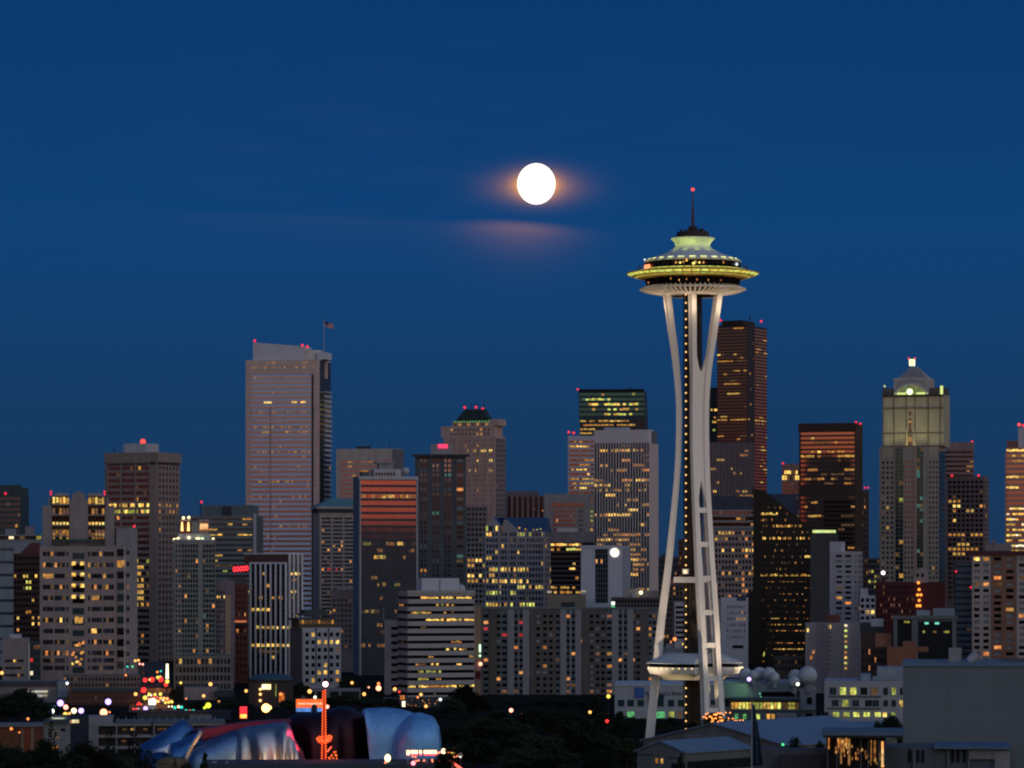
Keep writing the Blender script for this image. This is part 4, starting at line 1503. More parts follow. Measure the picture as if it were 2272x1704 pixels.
# --- dark striped block behind
b = Bld('office_block', 'dark block with vertical stripes behind the blue gabled roofs', 'office block', 1120, 1220, 1220, 1100, 2550, 0, W('mauve_dark', (.13, .115, .13)), depth=30)
b.body()
b.box(1123, 1195, -b.d / 2 + 2, b.d / 2, 1090, 1101, W('mauve_roof', (.15, .12, .13)), 'penthouse')
b.grid('F', 1101, 1180, 1, 8, .62, .98, 1124, 1219, lit=0, frame=1.0, dark='black', fm=W('stripe_mauve', (.17, .16, .19)))
for px, py in ((1184, 1130), (1195, 1145), (1205, 1133)):
    put('lit_window', pane_mesh(1.4, 1.4, LIT['o']), b.root, (b.lx(px, -b.d / 2), -b.d / 2 - .2, b.z(py)))
b.done()
# --- grey block with dark base
b = Bld('office_block', 'grey block with small reddish windows between gabled block and finned white tower', 'office block', 1208, 1320, 1320, 1096, 2300, 0, W('lilac_grey', (.23, .215, .225)), depth=30)
b.body()
b.grid('F', 1115, 1126, 1, 10, .6, .9, 1222, 1296, lit=.2, kinds='d', frame=.3, dark='brown')
b.grid('F', 1130, 1180, 5, 9, .7, .6, 1228, 1276, lit=.12, kinds='od', frame=.3, dark='brown')
b.grid('F', 1130, 1180, 5, 2, .5, .6, 1284, 1294, lit=.1, kinds='d', frame=.3, dark='black')
for i in range(8):
    put('lit_window', pane_mesh(1.5, 1.4, LIT[random.choice('gyd')]), b.root, (b.lx(1313, -b.d / 2), -b.d / 2 - .2, b.z(1105 + i * 10)))
b.box(1236, 1282, -b.d / 2 - 3, -b.d / 2, 1172, 1180, LGREY, 'canopy')
b.done()
b = Bld('office_block', 'dark low block with a bright amber window row under a blank grey parapet', 'office block', 1222, 1318, 1318, 1180, 1790, 0, W('blank_mauve', (.15, .14, .16)), depth=24)
b.body()
hh = [(1222, 1300, 1208, 'YYao', .92), (1225, 1245, 1218, 'ya', .7), (1258, 1288, 1218, 'yG', .7), (1225, 1275, 1304, 'ya', .85), (1222, 1290, 1315, 'ya', .85), (1258, 1275, 1253, 'y', .4), (1258, 1275, 1262, 'Y', .4)]
b.ribbon('F', 1203, 1330, 12, .62, 1222, 1318, lit=.06, kinds='ya', dark='black', pane=1.6, frame=.25, hints=hh, fm=W('umber_dark', (.05, .045, .05)))
b.done()
b = Bld('office_block', 'tan base block with an arched dark mouth below the amber windowed one', 'office block', 1216, 1300, 1300, 1320, 1640, 0, W('tan_dim', (.20, .17, .14)), depth=16)
b.body()
b.box(1245, 1275, -b.d / 2 - .3, -b.d / 2 + .2, 1336, 1360, W('charcoal', (.045, .05, .06)), 'entrance')
b.box(1214, 1224, -b.d / 2 - .6, -b.d / 2 + 3, 1311, 1316, emit('corner_wash', (1, .8, .6), .35), 'corner_light')
b.box(1290, 1300, -b.d / 2 - .6, -b.d / 2 + 3, 1310, 1314, MATS['corner_wash'], 'corner_light')
b.done()
# --- flared dark glass tower
b = Bld('skyscraper', 'dark teal glass skyscraper with a flared flat top behind the white finned tower', 'skyscraper', 1285, 1428, 1434, 866, 2950, 4, W('petrol', (.022, .05, .065), rough=.4))
hd = b.d / 2
w2 = b.w / 2
zq = [b.z(p_) for p_ in (0, 1010, 950, 948, 920, 866)]
fl_ = MB()
xs_ = [(-w2 + 1, w2 - 2), (-w2 + .5, w2 - 1), (-w2 + .5, w2 + 1.6), (-w2, w2 + 1.4), (-w2 - .4, w2 + .2)]
zs_ = [0, b.z(962), b.z(950), b.z(920), b.H]
for i in range(4):
    (a0, a1), (c0, c1) = xs_[i], xs_[i + 1]
    fl_.hexa([(a0, -hd, zs_[i]), (a1, -hd, zs_[i]), (a1, hd, zs_[i]), (a0, hd, zs_[i]), (c0, -hd, zs_[i + 1]), (c1, -hd, zs_[i + 1]), (c1, hd, zs_[i + 1]), (c0, hd, zs_[i + 1])])
fl_.build('wall', b.wallm, b.root)
b.W = MB()
hh = [(1290, 1425, 874, 'gra', .18), (1295, 1352, 885, 'GgtG', .85), (1306, 1415, 896, 'yYG', .8), (1306, 1420, 907, 'yYG', .6), (1335, 1410, 917, 'Gy', .7)]
b.ribbon('F', 869, 924, 5, .55, 1286, 1430, lit=.04, kinds='gG', dark='deepteal', pane=2.6, frame=0, hints=hh)
b.ribbon('F', 929, 965, 4, .5, 1287, 1430, lit=.3, kinds='ya', dark='black', pane=2.6, frame=0, hints=[(1288, 1320, 935, 'ya', .8), (1330, 1395, 935, 'Yya', .85), (1295, 1325, 944, 'a', .8), (1330, 1410, 944, 'ya', .85), (1290, 1320, 953, 'y', .6)])
b.fbox('F', -.5, b.w + .3, b.z(869), b.z(863), .6, BLACK)
b.beacon(1282, 864, 3.4, depth=-hd)
b.rod(1399, 858, 864, .5)
b.done()
# --- ribbon tower with red lights
b = Bld('office_tower', 'slim white banded tower left of the white finned one with two red lights', 'tower', 1260, 1322, 1322, 967, 2560, 0, W('white_band', (.42, .42, .47), var=.05), depth=30)
b.body()
hh = [(1262, 1320, 990, 'ayY', .7), (1262, 1318, 980, 'a', .2), (1268, 1310, 1038, 'Yya', .8), (1296, 1306, 1048, 'Y', .9), (1260, 1316, 1067, 'ya', .7), (1262, 1316, 1077, 'ya', .7), (1285, 1300, 1087, 'Y', .8)]
b.ribbon('F', 975, 1098, 12, .5, 1263, 1284, lit=.15, kinds='ad', dark='brown', pane=1.7, hints=hh, frame=.3)
b.ribbon('F', 975, 1098, 12, .5, 1286, 1308, lit=.15, kinds='ad', dark='brown', pane=1.7, hints=hh, frame=.3)
b.ribbon('F', 975, 1098, 12, .5, 1310, 1320, lit=.15, kinds='ad', dark='brown', pane=1.7, hints=hh, frame=.3)
for px, py in ((1262, 959), (1273, 960.5)):
    b.beacon(px, py, 4.0, depth=-b.d / 2 + 3)
    b.rod(px, 961, 968, .25, depth=-b.d / 2 + 3)
b.done()
# --- white finned tower
WF = W('white_stone', (.54, .50, .51), var=.05)
b = Bld('skyscraper', 'white finned skyscraper with a blank pale top band, left of the tripod tower', 'skyscraper', 1318, 1442, 1460, 984, 2420, 17, WF)
hd = b.d / 2
b.body()
b.W.box(-b.w / 2, b.w / 2 - 1.5, -hd, hd * .5, b.H - .02, b.z(953))
MB().box(b.w / 2 - 9, b.w / 2 - .6, -hd * .1, hd - .5, b.H - .02, b.z(956)).build('penthouse', W('slate_mid', (.13, .14, .16)), b.root)
hh = [(1328, 1425, 995, 'aYyo', .75), (1330, 1425, 1007, 'a', .15), (1330, 1355, 1031, 'ya', .7), (1355, 1370, 1043, 'y', .8), (1395, 1430, 1031, 'a', .6), (1380, 1442, 1064, 'oaY', .9), (1318, 1355, 1075, 'YaY', .95), (1318, 1442, 1086, 'yad', .65), (1345, 1365, 1097, 'Y', .9), (1380, 1395, 1119, 'y', .6), (1390, 1415, 1130, 'Y', .7), (1318, 1350, 1141, 'o', .7), (1350, 1398, 1141, 'YY', .95), (1418, 1430, 1162, 'Y', .8), (1320, 1395, 1200, 'yYa', .85), (1405, 1418, 1189, 'a', .8), (1397, 1415, 1222, 'y', .8), (1397, 1415, 1243, 'Y', .9), (1397, 1435, 1254, 'y', .8), (1397, 1415, 1275, 'Y', .9)]
b.ribbon('F', 982, 1335, 32, .66, 1319, 1441, lit=.26, kinds='aoday', dark='black', pane=1.7, frame=.12, hints=hh, fm=W('umber_mid', (.05, .04, .042)))
b.fins('F', 981, 1335, 21, 1319, 1441.5, .68, 1.0, WF)
b.fbox('R', 0, b.d, 0, b.z(985), .25, W('stone_afterglow_tint', (.50, .42, .40), var=.05))  # right side is pinker: the afterglow is put into the stone colour
b.roof('penthouse', 1340, 1392, 948, LGREY, df=.3, base=b.z(954))
b.done()
# --- blank white block with a lit round sign
b = Bld('office_block', 'blank white block with one dark window strip and a round lit sign', 'office block', 1289, 1381, 1399, 1212, 1660, 16, W('cool_white', (.47, .49, .54), var=.05))
hd = b.d / 2
b.body()
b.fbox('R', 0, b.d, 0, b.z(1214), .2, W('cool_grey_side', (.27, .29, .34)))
b.fbox('F', -.3, b.w + .3, b.z(1216), b.z(1210), .4, W('cool_white', (.47, .49, .54)))
b.grid('F', 1218, 1338, 11, 5, .72, .8, 1321, 1349, lit=.02, kinds='a', frame=.15, dark='black', fm=W('strip_grey', (.10, .11, .14)), hints=[(1320, 1340, 1250, 'o', .5)])
xs1, zs1 = b.lx(1364, -hd), b.z(1226)
rr_ = 10 / FPX * 1660
o = MB().lathe([(rr_, -.2), (rr_, .35), (.01, .35)], 32).build('round_sign', emit('round_sign_white', (1, .90, .72), 1.6, .12, .7), b.root, False, (xs1, -hd - .1, zs1))
o.rotation_euler = (math.pi / 2, 0, 0)
b.done()
# --- white ribbon block
b = Bld('office_block', 'pale block with long ribbon windows, two of them brightly lit, and a white roof box', 'office block', 884, 905, 1053, 1312, 1500, -16, W('cream_band', (.33, .31, .31), var=.06))
hd = b.d / 2
b.body()
hh = [(934, 1053, 1328, 'YYYy', .9), (905, 930, 1328, 'k'.replace('k', 'd'), 0), (955, 1010, 1345, 'yg', .5), (905, 955, 1361, 'gGy', .75), (985, 1010, 1361, 'yd', .5), (944, 1052, 1377, 'YYYyY', .93), (1000, 1025, 1427, 'a', .8), (990, 1035, 1444, 'adY', .7), (1043, 1052, 1460, 'a', .8), (918, 975, 1476, 'adY', .75), (1015, 1024, 1476, 'Y', .9), (905, 990, 1491, 'Gyg', .65), (930, 975, 1507, 'gy', .55), (904, 1050, 1523, 'ayY', .85)]
b.ribbon('F', 1318, 1548, 14, .40, 905, 1052, lit=.02, kinds='da', dark='black', pane=1.15, frame=.35, hints=hh)
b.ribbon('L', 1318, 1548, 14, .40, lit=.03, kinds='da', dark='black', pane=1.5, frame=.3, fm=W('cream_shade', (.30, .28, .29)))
b.fbox('F', -.4, b.w + .2, b.z(1317), b.z(1310), .7, b.wallm)
b.roof('penthouse', 936, 1019, 1283, W('roof_box_white', (.44, .46, .50), var=.05), df=.5)
xd = b.lx(1022, -hd * .2)
MB().ball((xd, -hd * .2, b.z(1308)), 2.2, 14).build('dish', LGREY, b.root)
b.rod(976, 1286, 1312, .12, depth=-hd * .5 - .2)
b.done()
b = Bld('office_block', 'grey stair block with a dark top, left of the pale ribbon windowed one', 'office block', 853, 886, 886, 1376, 1530, 0, W('stair_grey', (.30, .28, .30)), depth=20)
b.body()
b.ribbon('F', 1386, 1548, 10, .42, 868, 886, lit=.02, kinds='d', dark='black', pane=2)
b.box(866, 884, -b.d / 2 + 2, b.d / 2, 1364, 1377, W('slate', (.10, .10, .11)), 'plant_room')
b.rod(851, 1348, 1376, .15, STEEL, depth=-b.d / 2 + 1)
b.done()
b = Bld('office_block', 'thin tan wing with a small vertical lit sign, right of the ribbon windowed block', 'office block', 1053, 1067, 1067, 1345, 1520, 0, W('ochre_tan', (.30, .22, .15)), depth=16)
b.body()
gs = emit('sign_green_white', (.6, 1, .65), 1.8)
b.box(1063, 1067, -b.d / 2 - .5, -b.d / 2, 1430, 1447, gs, 'blade_sign')
b.box(1055, 1066, -b.d / 2 - .3, -b.d / 2, 1468, 1488, W('mauve_panel', (.40, .26, .28)), 'panel')
b.box(1055, 1066, -b.d / 2 - .3, -b.d / 2, 1489, 1506, W('maroon_panel', (.10, .02, .03)), 'panel')
put('roof_lamp', MB().ball((0, 0, 0), .5, 8).mesh('roof_lamp', gs, True), b.root, (b.lx(1065, -b.d / 2 - .4), -b.d / 2 - .4, b.z(1455)))
put('wall_lamp', MB().ball((0, 0, 0), .85, 8).mesh('wall_lamp', emit('lamp_redwhite', (1, .36, .20), 3.2), True), b.root, (b.lx(1066, -b.d / 2 - .8), -b.d / 2 - .8, b.z(1473)))
b.done()
# --- low dark block behind the apartments
b = Bld('office_block', 'dark low block with roof boxes just left of the tripod tower', 'office block', 1356, 1470, 1470, 1326, 1600, 0, W('dusk_brown', (.075, .065, .065)), depth=24)
b.body()
b.grid('F', 1328, 1352, 2, 16, .6, .5, lit=.12, kinds='oda', frame=.2, dark='black')
b.box(1388, 1420, -b.d / 2 + 4, b.d / 2 - 4, 1306, 1327, W('roof_buff', (.30, .27, .26)), 'plant_room')
b.box(1424, 1462, -b.d / 2 + 5, b.d / 2 - 4, 1311, 1327, W('roof_mauve', (.18, .16, .17)), 'plant_room')
b.box(1402, 1412, -b.d / 2 + 2, -b.d / 2 + 4, 1317, 1327, LGREY, 'plant_room')
b.box(1356.5, 1364, -b.d / 2 - .4, -b.d / 2, 1335, 1342, emit('sign_white', (.9, 1, .9), 1.6), 'lit_sign')
b.box(1356.5, 1364, -b.d / 2 - .4, -b.d / 2, 1344, 1349, emit('sign_green', (.15, 1, .45), .8), 'lit_sign')
put('roof_lamp', MB().ball((0, 0, 0), .75, 8).mesh('roof_lamp', emit('lamp_yellowwhite', (1, .9, .4), 5), True), b.root, (b.lx(1422, -b.d / 2 + 2), -b.d / 2 + 2, b.z(1315)))
b.done()
# --- long slab apartments: three linked towers
APG = W('apartment_grey', (.13, .145, .165))
APB = W('apartment_brown', (.105, .095, .09))
APW = W('apartment_white_pier', (.225, .22, .24), var=.05)
for (x0, x2, br, lab) in ((1066, 1188, ((1085, 1107), (1176, 1188)), 'left of three linked slab apartment towers, behind the dark park trees'),
                          (1188, 1308, ((1188, 1234), (1291, 1308)), 'middle of three linked slab apartment towers with white piers'),
                          (1308, 1466, ((1308, 1345), (1408, 1440)), 'right of three linked slab apartment towers, beside the tripod tower leg')):
    b = Bld('apartment_tower', lab, 'apartment tower', x0, x2, x2, 1351, 1530, 0, APG, 'linked slab apartment towers', depth=20)
    hd = b.d / 2
    b.body()
    b.fbox('F', 0, b.w, b.z(1351), b.z(1347), .8, W('parapet_teal', (.13, .17, .19)))
    for xa, xb in br:
        b.fbox('F', b.s_at('F', xa) + .02, b.s_at('F', xb) - .02, 0, b.z(1352), .5, APB)
    cols_ = {1066: (1078, 1119, 1144.5, 1156.5, 1180), 1188: (1236, 1260.5, 1272.5, 1295), 1308: (1352, 1376, 1388, 1410, 1440)}[x0]
    pier = {1066: ((1126, 1141), (1149, 1152), (1159.5, 1174.5)), 1188: ((1243, 1257), (1264, 1268), (1276, 1290)), 1308: ((1357.5, 1372.5), (1380, 1384), (1391.5, 1405.5))}[x0]
    bcol = {1066: (1106,), 1188: (1194, 1209, 1222), 1308: (1313, 1326, 1338, 1416, 1452)}[x0]
    for xa, xb in pier:
        b.fbox('F', b.s_at('F', xa), b.s_at('F', xb), 0, b.z(1352), 1.1, APW)
    for j in range(15):
        py = 1367 + j * 13.9
        for c in list(cols_) + list(bcol):
            bro = c in bcol
            s_ = b.s_at('F', c)
            wd = .75 if bro else 1.05
            k = random.choice('oopad') if random.random() < (.07 if bro else .13) else ('r' if (py < 1420 and x0 == 1066 and random.random() < .25) else '')
            m = LIT[k] if k else GL[random.choice(['black', 'glass', 'black', 'pale' if bro else 'glass'])]
            b.cells.append(('F', s_ - wd, s_ + wd, b.z(py + 3.3), b.z(py - 3.3), m, .56 if bro else .05, bool(k), 'window'))
            if not bro:
                b.cells.append(('F', s_ - wd * 1.15, s_ + wd * 1.15, b.z(py + 6.6), b.z(py + 3.6), W('spandrel_teal', (.12, .17, .19)), .08, False, 'spandrel'))
    b.done()
# --- roof shed row on the slab
# ------------------------------------------------------------------ right of the tower
b = Bld('skyscraper', 'tallest dark bronze skyscraper at right with an orange lit edge', 'skyscraper', 1591, 1657, 1701, 721, 3250, 22, W('bronze_black', (.028, .020, .020), rough=.5))
hd = b.d / 2
b.body()
hh = [(1591, 1602, 790, 'YY', 1), (1602, 1660, 790, 'yad', .5), (1667, 1678, 783, 'Y', 1), (1620, 1657, 825, 'a', .6), (1591, 1610, 834, 'a', .6), (1604, 1640, 870, 'y', .3), (1591, 1700, 932, 'ay', .85), (1592, 1610, 923, 'y', .6), (1595, 1620, 968, 'a', .6)]
b.ribbon('F', 724, 1130, 56, .6, 1591.5, 1657, lit=.10, kinds='aadd', dark='brown', pane=3.2, frame=.3, hints=hh, fm=W('bronze_mid', (.045, .035, .035)))
b.fbox('R', 0, b.s_at('R', 1673), 0, b.z(722), .1, W('bronze_recess', (.02, .02, .028), rough=.4))
b.ribbon('R', 724, 1130, 56, .55, 1674, 1701, lit=.16, kinds='aady', dark='flank', pane=2.4, frame=.5, hints=[(1667, 1701, 932, 'y', .8), (1660, 1701, 943, 'a', .3)])
for i in range(10):
    put('lit_window', pane_mesh(2.6, 1.8, LIT[random.choice('yad')]), b.root, (b.w / 2 + .2, b.ly(random.uniform(1660, 1671), b.w / 2), b.z(760 + i * 34)), math.pi / 2)
b.roof('penthouse', 1602, 1648, 711, W('bronze_black', (.028, .020, .020), rough=.5), df=.6)
b.box(1573, 1593, hd * .2, hd, 858, 1130, W('petrol_dark', (.025, .035, .045), rough=.4), 'side_shaft')
for px, py, w_, k in ((1579, 908, 3, 'Y'), (1588, 908, 7, 'Y'), (1585, 935, 10, 'y'), (1584, 953, 6, 'g'), (1586, 925, 5, 'a')):
    put('lit_window', pane_mesh(w_ * .42, 1.9, LIT[k]), b.root, (b.lx(px, hd * .2), hd * .2 - .1, b.z(py, (b.cen + b.ly_ * hd * .2).y)))
b.beacon(1599, 711, 3.8, depth=-hd * .8)
b.beacon(1689, 713, 3.8)
b.rod(1664, 700, 711, .6)
b.done()
# --- striped dark block in front of it
b = Bld('office_tower', 'dark mauve tower with close vertical stripes at the foot of the bronze skyscraper', 'tower', 1568, 1672, 1672, 981, 2750, 0, W('plum_grey', (.10, .09, .11)), depth=30)
b.body()
hh = [(1590, 1610, 1023, 'y', .9), (1575, 1590, 1042, 'a', .9), (1620, 1632, 1042, 'a', .8), (1628, 1648, 1053, 'a', .8), (1585, 1592, 1093, 'Y', .9), (1620, 1662, 1093, 'ya', .85), (1590, 1600, 1068, 'a', .5)]
b.ribbon('F', 985, 1125, 14, .66, 1570, 1672, lit=.03, kinds='a', dark='black', pane=2.2, frame=.1, hints=hh, fm=W('plum_spandrel', (.05, .045, .055)))
b.fins('F', 985, 1125, 21, 1571, 1671.5, .8, 1.2, W('plum_fin', (.21, .20, .23)))
b.done()
# --- grid block behind the tower's right leg
b = Bld('office_block', 'pinkish gridded block with many lit windows behind the tripod tower', 'office block', 1560, 1676, 1676, 1131, 2250, 0, W('dusty_pink', (.25, .205, .20)), depth=28)
b.body()
b.box(1560, 1668, -b.d / 2 + 6, b.d / 2, 1101, 1132, W('navy_slate', (.045, .055, .08)), 'penthouse')
b.grid('F', 1132, 1142, 1, 12, .6, .6, 1580, 1672, lit=.05, kinds='d', frame=.3, dark='brown')
b.ribbon('F', 1144, 1170, 2, .6, 1570, 1676, lit=.2, kinds='da', dark='black', pane=3, frame=.3, hints=[(1590, 1670, 1151, 'da', .4)])
b.fbox('F', 0, b.w, b.z(1174), b.z(1170), .8, W('teal_band', (.10, .16, .20)))
b.grid('F', 1176, 1330, 12, 13, .62, .55, 1578, 1675, lit=.38, kinds='aydo', frame=.35, dark='black', hints=[(1590, 1672, 1183, 'ay', .6), (1590, 1672, 1221, 'aY', .7)])
b.done()
b = Bld('office_block', 'small white block with dark windows between the tower leg and the black wedge', 'office block', 1600, 1660, 1660, 1326, 1760, 0, W('bone_white', (.44, .43, .46), var=.05), depth=20)
b.body()
b.grid('F', 1340, 1420, 6, 8, .4, .5, 1612, 1655, lit=.12, kinds='ad', frame=.2, darks=['black', 'glass', 'pale'], hints=[(1638, 1656, 1366, 'a', .5), (1636, 1656, 1377, 'a', .5)])
b.box(1635, 1655, -b.d / 2 - .3, -b.d / 2, 1322, 1333, W('navy_panel', (.05, .07, .12)), 'panel')
b.ribbon('F', 1430, 1440, 1, .7, 1625, 1650, lit=.3, kinds='d', frame=.1, dark='black')
b.done()
b = Bld('apartment_block', 'white banded flats seen between the legs of the tripod tower', 'apartment block', 1496, 1522, 1522, 1336, 1720, 0, W('bone_white2', (.40, .39, .42), var=.05), depth=18)
b.body()
b.ribbon('F', 1342, 1420, 7, .5, 1499, 1522, lit=.05, kinds='d', dark='black', pane=1.5, frame=.3)
b.done()
b = Bld('office_block', 'brown office block with a few lit windows seen left of the tower core', 'office block', 1462, 1515, 1515, 1296, 1900, 0, W('umber_block', (.095, .075, .07)), depth=20)
b.body()
b.grid('F', 1299, 1430, 11, 7, .5, .5, lit=.16, kinds='oad', frame=.2, dark='black', hints=[(1490, 1500, 1300, 'a', .8), (1490, 1500, 1312, 'a', .8), (1490, 1500, 1320, 'a', .8)])
b.roof('penthouse', 1470, 1500, 1286, W('rose_lit', (.35, .15, .12)), df=.3)
b.done()
b = Bld('office_tower', 'dark tower with a red brown flank behind the lattice core of the tripod tower', 'tower', 1505, 1518, 1518, 1196, 2500, 0, W('maroon_stone', (.13, .06, .055)), depth=16)
b.body()
b.grid('F', 1200, 1330, 12, 4, .5, .5, lit=.1, kinds='oa', frame=.2, dark='black')
b.done()
b = Bld('office_block', 'low grey shed roof with a white box beside the tower leg', 'office block', 1466, 1530, 1530, 1438, 1420, 0, W('shed_grey', (.16, .19, .21)), depth=14)
b.body()
b.box(1497, 1509, -b.d / 2, b.d / 2, 1436 - 12, 1438, LGREY, 'plant_room')
b.box(1478, 1494, -b.d / 2 + 2, b.d / 2, 1430, 1438, GREY, 'plant_room')
b.done()
# --- black wedge tower
b = Bld('office_tower', 'black glass tower with a long slanted top and scattered amber windows', 'tower', 1671, 1841, 1841, 1206, 2000, 0, W('wedge_black', (.016, .013, .013), rough=.35), depth=34)
hd = b.d / 2
pts = [(1671, 1520), (1671, 1083), (1699, 1091), (1770, 1148), (1812, 1183), (1841, 1206), (1841, 1520)]
MB().prism([(b.lx(px, -hd), b.z(py, (b.cen - b.ly_ * hd).y) if py < 1500 else 0) for px, py in pts], -hd, hd, axis='y').build('wall', b.wallm, b.root)


def inwedge(px, py):
    return py > 1092 + max(0, (px - 1699)) * .82 + 5 and px > 1688


hh = [(1690, 1705, 1142, 'Yy', .9), (1708, 1724, 1142, 'Y', .95), (1690, 1697, 1157, 'a', .9), (1715, 1772, 1172, 'Yya', .9), (1692, 1790, 1188, 'yYa', .75), (1785, 1802, 1234, 'YY', 1), (1802, 1820, 1234, 'a', .7), (1690, 1841, 1280, 'yYya', .85), (1700, 1790, 1295, 'ad', .5), (1748, 1782, 1311, 'a', .7), (1820, 1838, 1342, 'o', .7), (1712, 1730, 1373, 'y', .9), (1740, 1745, 1373, 'o', 1), (1712, 1785, 1388, 'yad', .7), (1700, 1785, 1404, 'aod', .6), (1698, 1785, 1419, 'aod', .6), (1716, 1785, 1436, 'yYa', .9), (1690, 1790, 1450, 'd', .3)]
zr0 = b.z(1132)
for j in range(26):
    py = 1126 + j * 13.6
    for i in range(40):
        px = 1690 + i * 3.75
        if not inwedge(px, py):
            continue
        k = None
        for (xa, xb, y, kk, pr) in hh:
            if xa <= px <= xb and abs(py - y) < 7:
                k = random.choice(kk) if random.random() < pr else ''
                break
        if k is None:
            k = random.choice('dda') if random.random() < .16 else ''
        if k:
            x = b.lx(px, -hd) + b.w / 2
            b.cells.append(('F', x - random.uniform(.25, .42), x + random.uniform(.25, .42), b.z(py + 2.6), b.z(py - random.uniform(1.6, 2.8)), LIT[k], .08, True, 'lit_window'))
for j in range(28):
    py = 1118 + j * 13.6
    xr = min(1840, 1699 + (py - 1096) / .82)
    b.cells.append(('F', b.lx(1689, -hd) + b.w / 2, b.lx(xr, -hd) + b.w / 2, b.z(py + 8.5), b.z(py + 4.5), W('wedge_spandrel', (.03, .022, .02), rough=.5), .06, False, 'spandrel'))
b.box(1658, 1690, -hd - 6, -hd, 1316, 1520, W('wedge_black', (.016, .013, .013), rough=.35), 'front_wing')
MB().prism([(b.lx(1660, -hd - 3), b.z(1316.5)), (b.lx(1690, -hd - 3), b.z(1316.5)), (b.lx(1690, -hd - 3), b.z(1302))], -hd - 5.8, -hd - .2, axis='y').build('wing_roof', b.wallm, b.root)
b.done()
b = Bld('office_block', 'low brown shed at the foot of the black wedge tower', 'office block', 1718, 1792, 1792, 1458, 1560, 0, W('umber_shed', (.075, .06, .055)), depth=16)
b.body()
b.grid('F', 1462, 1490, 2, 10, .5, .5, lit=.12, kinds='od', frame=.2, dark='black')
MB().tube((b.lx(1694, -b.d / 2 - 4), -b.d / 2 - 4, b.z(1456)), (b.lx(1696, -b.d / 2 - 4), -b.d / 2 - 4, b.z(1446)), .2, 6).build('lit_mark', LIT['G'], b.root)
b.done()
# --- bright topped far tower
b = Bld('office_tower', 'distant tower with two glowing yellow top floors left of the bronze slab', 'tower', 1735, 1775, 1775, 1029, 3400, 0, W('rosewood', (.26, .15, .14)), depth=30)
b.body()
b.grid('F', 1043, 1053, 1, 8, .8, .8, lit=1, kinds='Y', frame=.3)
b.grid('F', 1054, 1066, 1, 7, .8, .8, lit=1, kinds='Y', frame=.3)
b.grid('F', 1070, 1110, 4, 8, .6, .6, lit=.05, kinds='d', frame=.3, dark='brown')
b.beacon(1737, 1028, 3.2, depth=-b.d / 2)
b.done()
b = Bld('office_block', 'navy flat roofed block between black wedge and bronze slab', 'office block', 1698, 1775, 1775, 1096, 2600, 0, W('navy_block', (.04, .06, .10)), depth=24)
b.body()
b.grid('F', 1100, 1150, 5, 3, .6, .6, 1764, 1774, lit=.5, kinds='da', frame=.2, dark='black')
b.done()
# --- bronze slab with red ribbons
b = Bld('office_tower', 'bronze slab tower whose ribbon windows mirror the red sky, right of the black wedge', 'tower', 1773, 1898, 1914, 938, 2700, 13, W('bronze_frame', (.050, .032, .028), rough=.6))
hd = b.d / 2
b.body()
hh = [(1800, 1820, 971, 'y', .6), (1812, 1822, 1001, 'Y', .8), (1840, 1870, 1001, 'a', .6), (1777, 1828, 1012, 'aya', .8), (1860, 1898, 1012, 'ay', .85), (1795, 1815, 1042, 'a', .6), (1870, 1897, 1042, 'a', .7), (1777, 1890, 1063, 'aydd', .6), (1775, 1790, 1124, 'a', .7), (1800, 1815, 1113, 'a', .5), (1880, 1898, 1125, 'y', .6)]
b.ribbon('F', 956, 1077, 12, .60, 1777, 1896, lit=.16, kinds='add', dark='rust', pane=2.6, frame=.4, hints=hh)
b.ribbon('F', 1099, 1240, 14, .55, 1777, 1896, lit=.22, kinds='addy', dark='rust', pane=2.6, frame=.4, hints=hh)
b.fbox('F', -.5, b.w + .5, b.z(956), b.z(938), .8, b.wallm)
b.beacon(1899, 937, 3.6, depth=-hd)
b.beacon(1909, 940, 3.4, depth=-hd * .3)
b.done()
b = Bld('office_tower', 'slim far tower edge with two red lights, right of the bronze slab', 'tower', 1905, 1928, 1928, 1088, 3000, 0, W('umber_far', (.10, .07, .065)), depth=20)
b.body()
b.grid('F', 1092, 1330, 18, 3, .5, .5, 1912, 1926, lit=.35, kinds='aod', frame=.2, dark='black')
b.beacon(1919, 1082, 2.8, depth=-b.d / 2)
b.beacon(1926, 1082, 2.8, depth=-b.d / 2)
b.done()
b = Bld('office_block', 'dim grey block with a glowing green roof band behind the white flats', 'office block', 1798, 1860, 1860, 1184, 1950, 0, W('dim_grey', (.06, .06, .065)), depth=18)
b.body()
gm_ = emit('roof_band_green', (.72, 1, .32), .95, .3, .6)
b.box(1803, 1854, -b.d / 2 - .3, -b.d / 2 + 4, 1176, 1182, gm_, 'lit_roof_band')
b.done()
# --- white flats
b = Bld('apartment_tower', 'white residential tower with paired dark windows right of the black wedge', 'apartment tower', 1841, 1904, 1913, 1224, 1760, 14, W('flats_white', (.37, .355, .385), var=.05))
hd = b.d / 2
b.body()
b.box(1841, 1866, -hd + .5, hd, 1202, 1225, W('flats_white2', (.42, .42, .46), var=.05), 'lift_tower')
b.grid('F', 1228, 1390, 14, 2, .68, .5, 1852, 1892, lit=.06, kinds='ao', frame=.3, darks=['black', 'glass', 'black', 'pale'])
b.grid('F', 1228, 1390, 14, 1, .45, .5, 1895, 1903, lit=.06, kinds='ao', frame=.2, darks=['black', 'pale'])
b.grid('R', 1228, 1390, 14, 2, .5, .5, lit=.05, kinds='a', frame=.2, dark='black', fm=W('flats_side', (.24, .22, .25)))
b.done()
b = Bld('office_block', 'small pale blocks with two lit windows at the foot of the white flats', 'office block', 1908, 1942, 1942, 1322, 1690, 0, W('ash_white', (.36, .36, .40), var=.05), depth=14)
b.body()
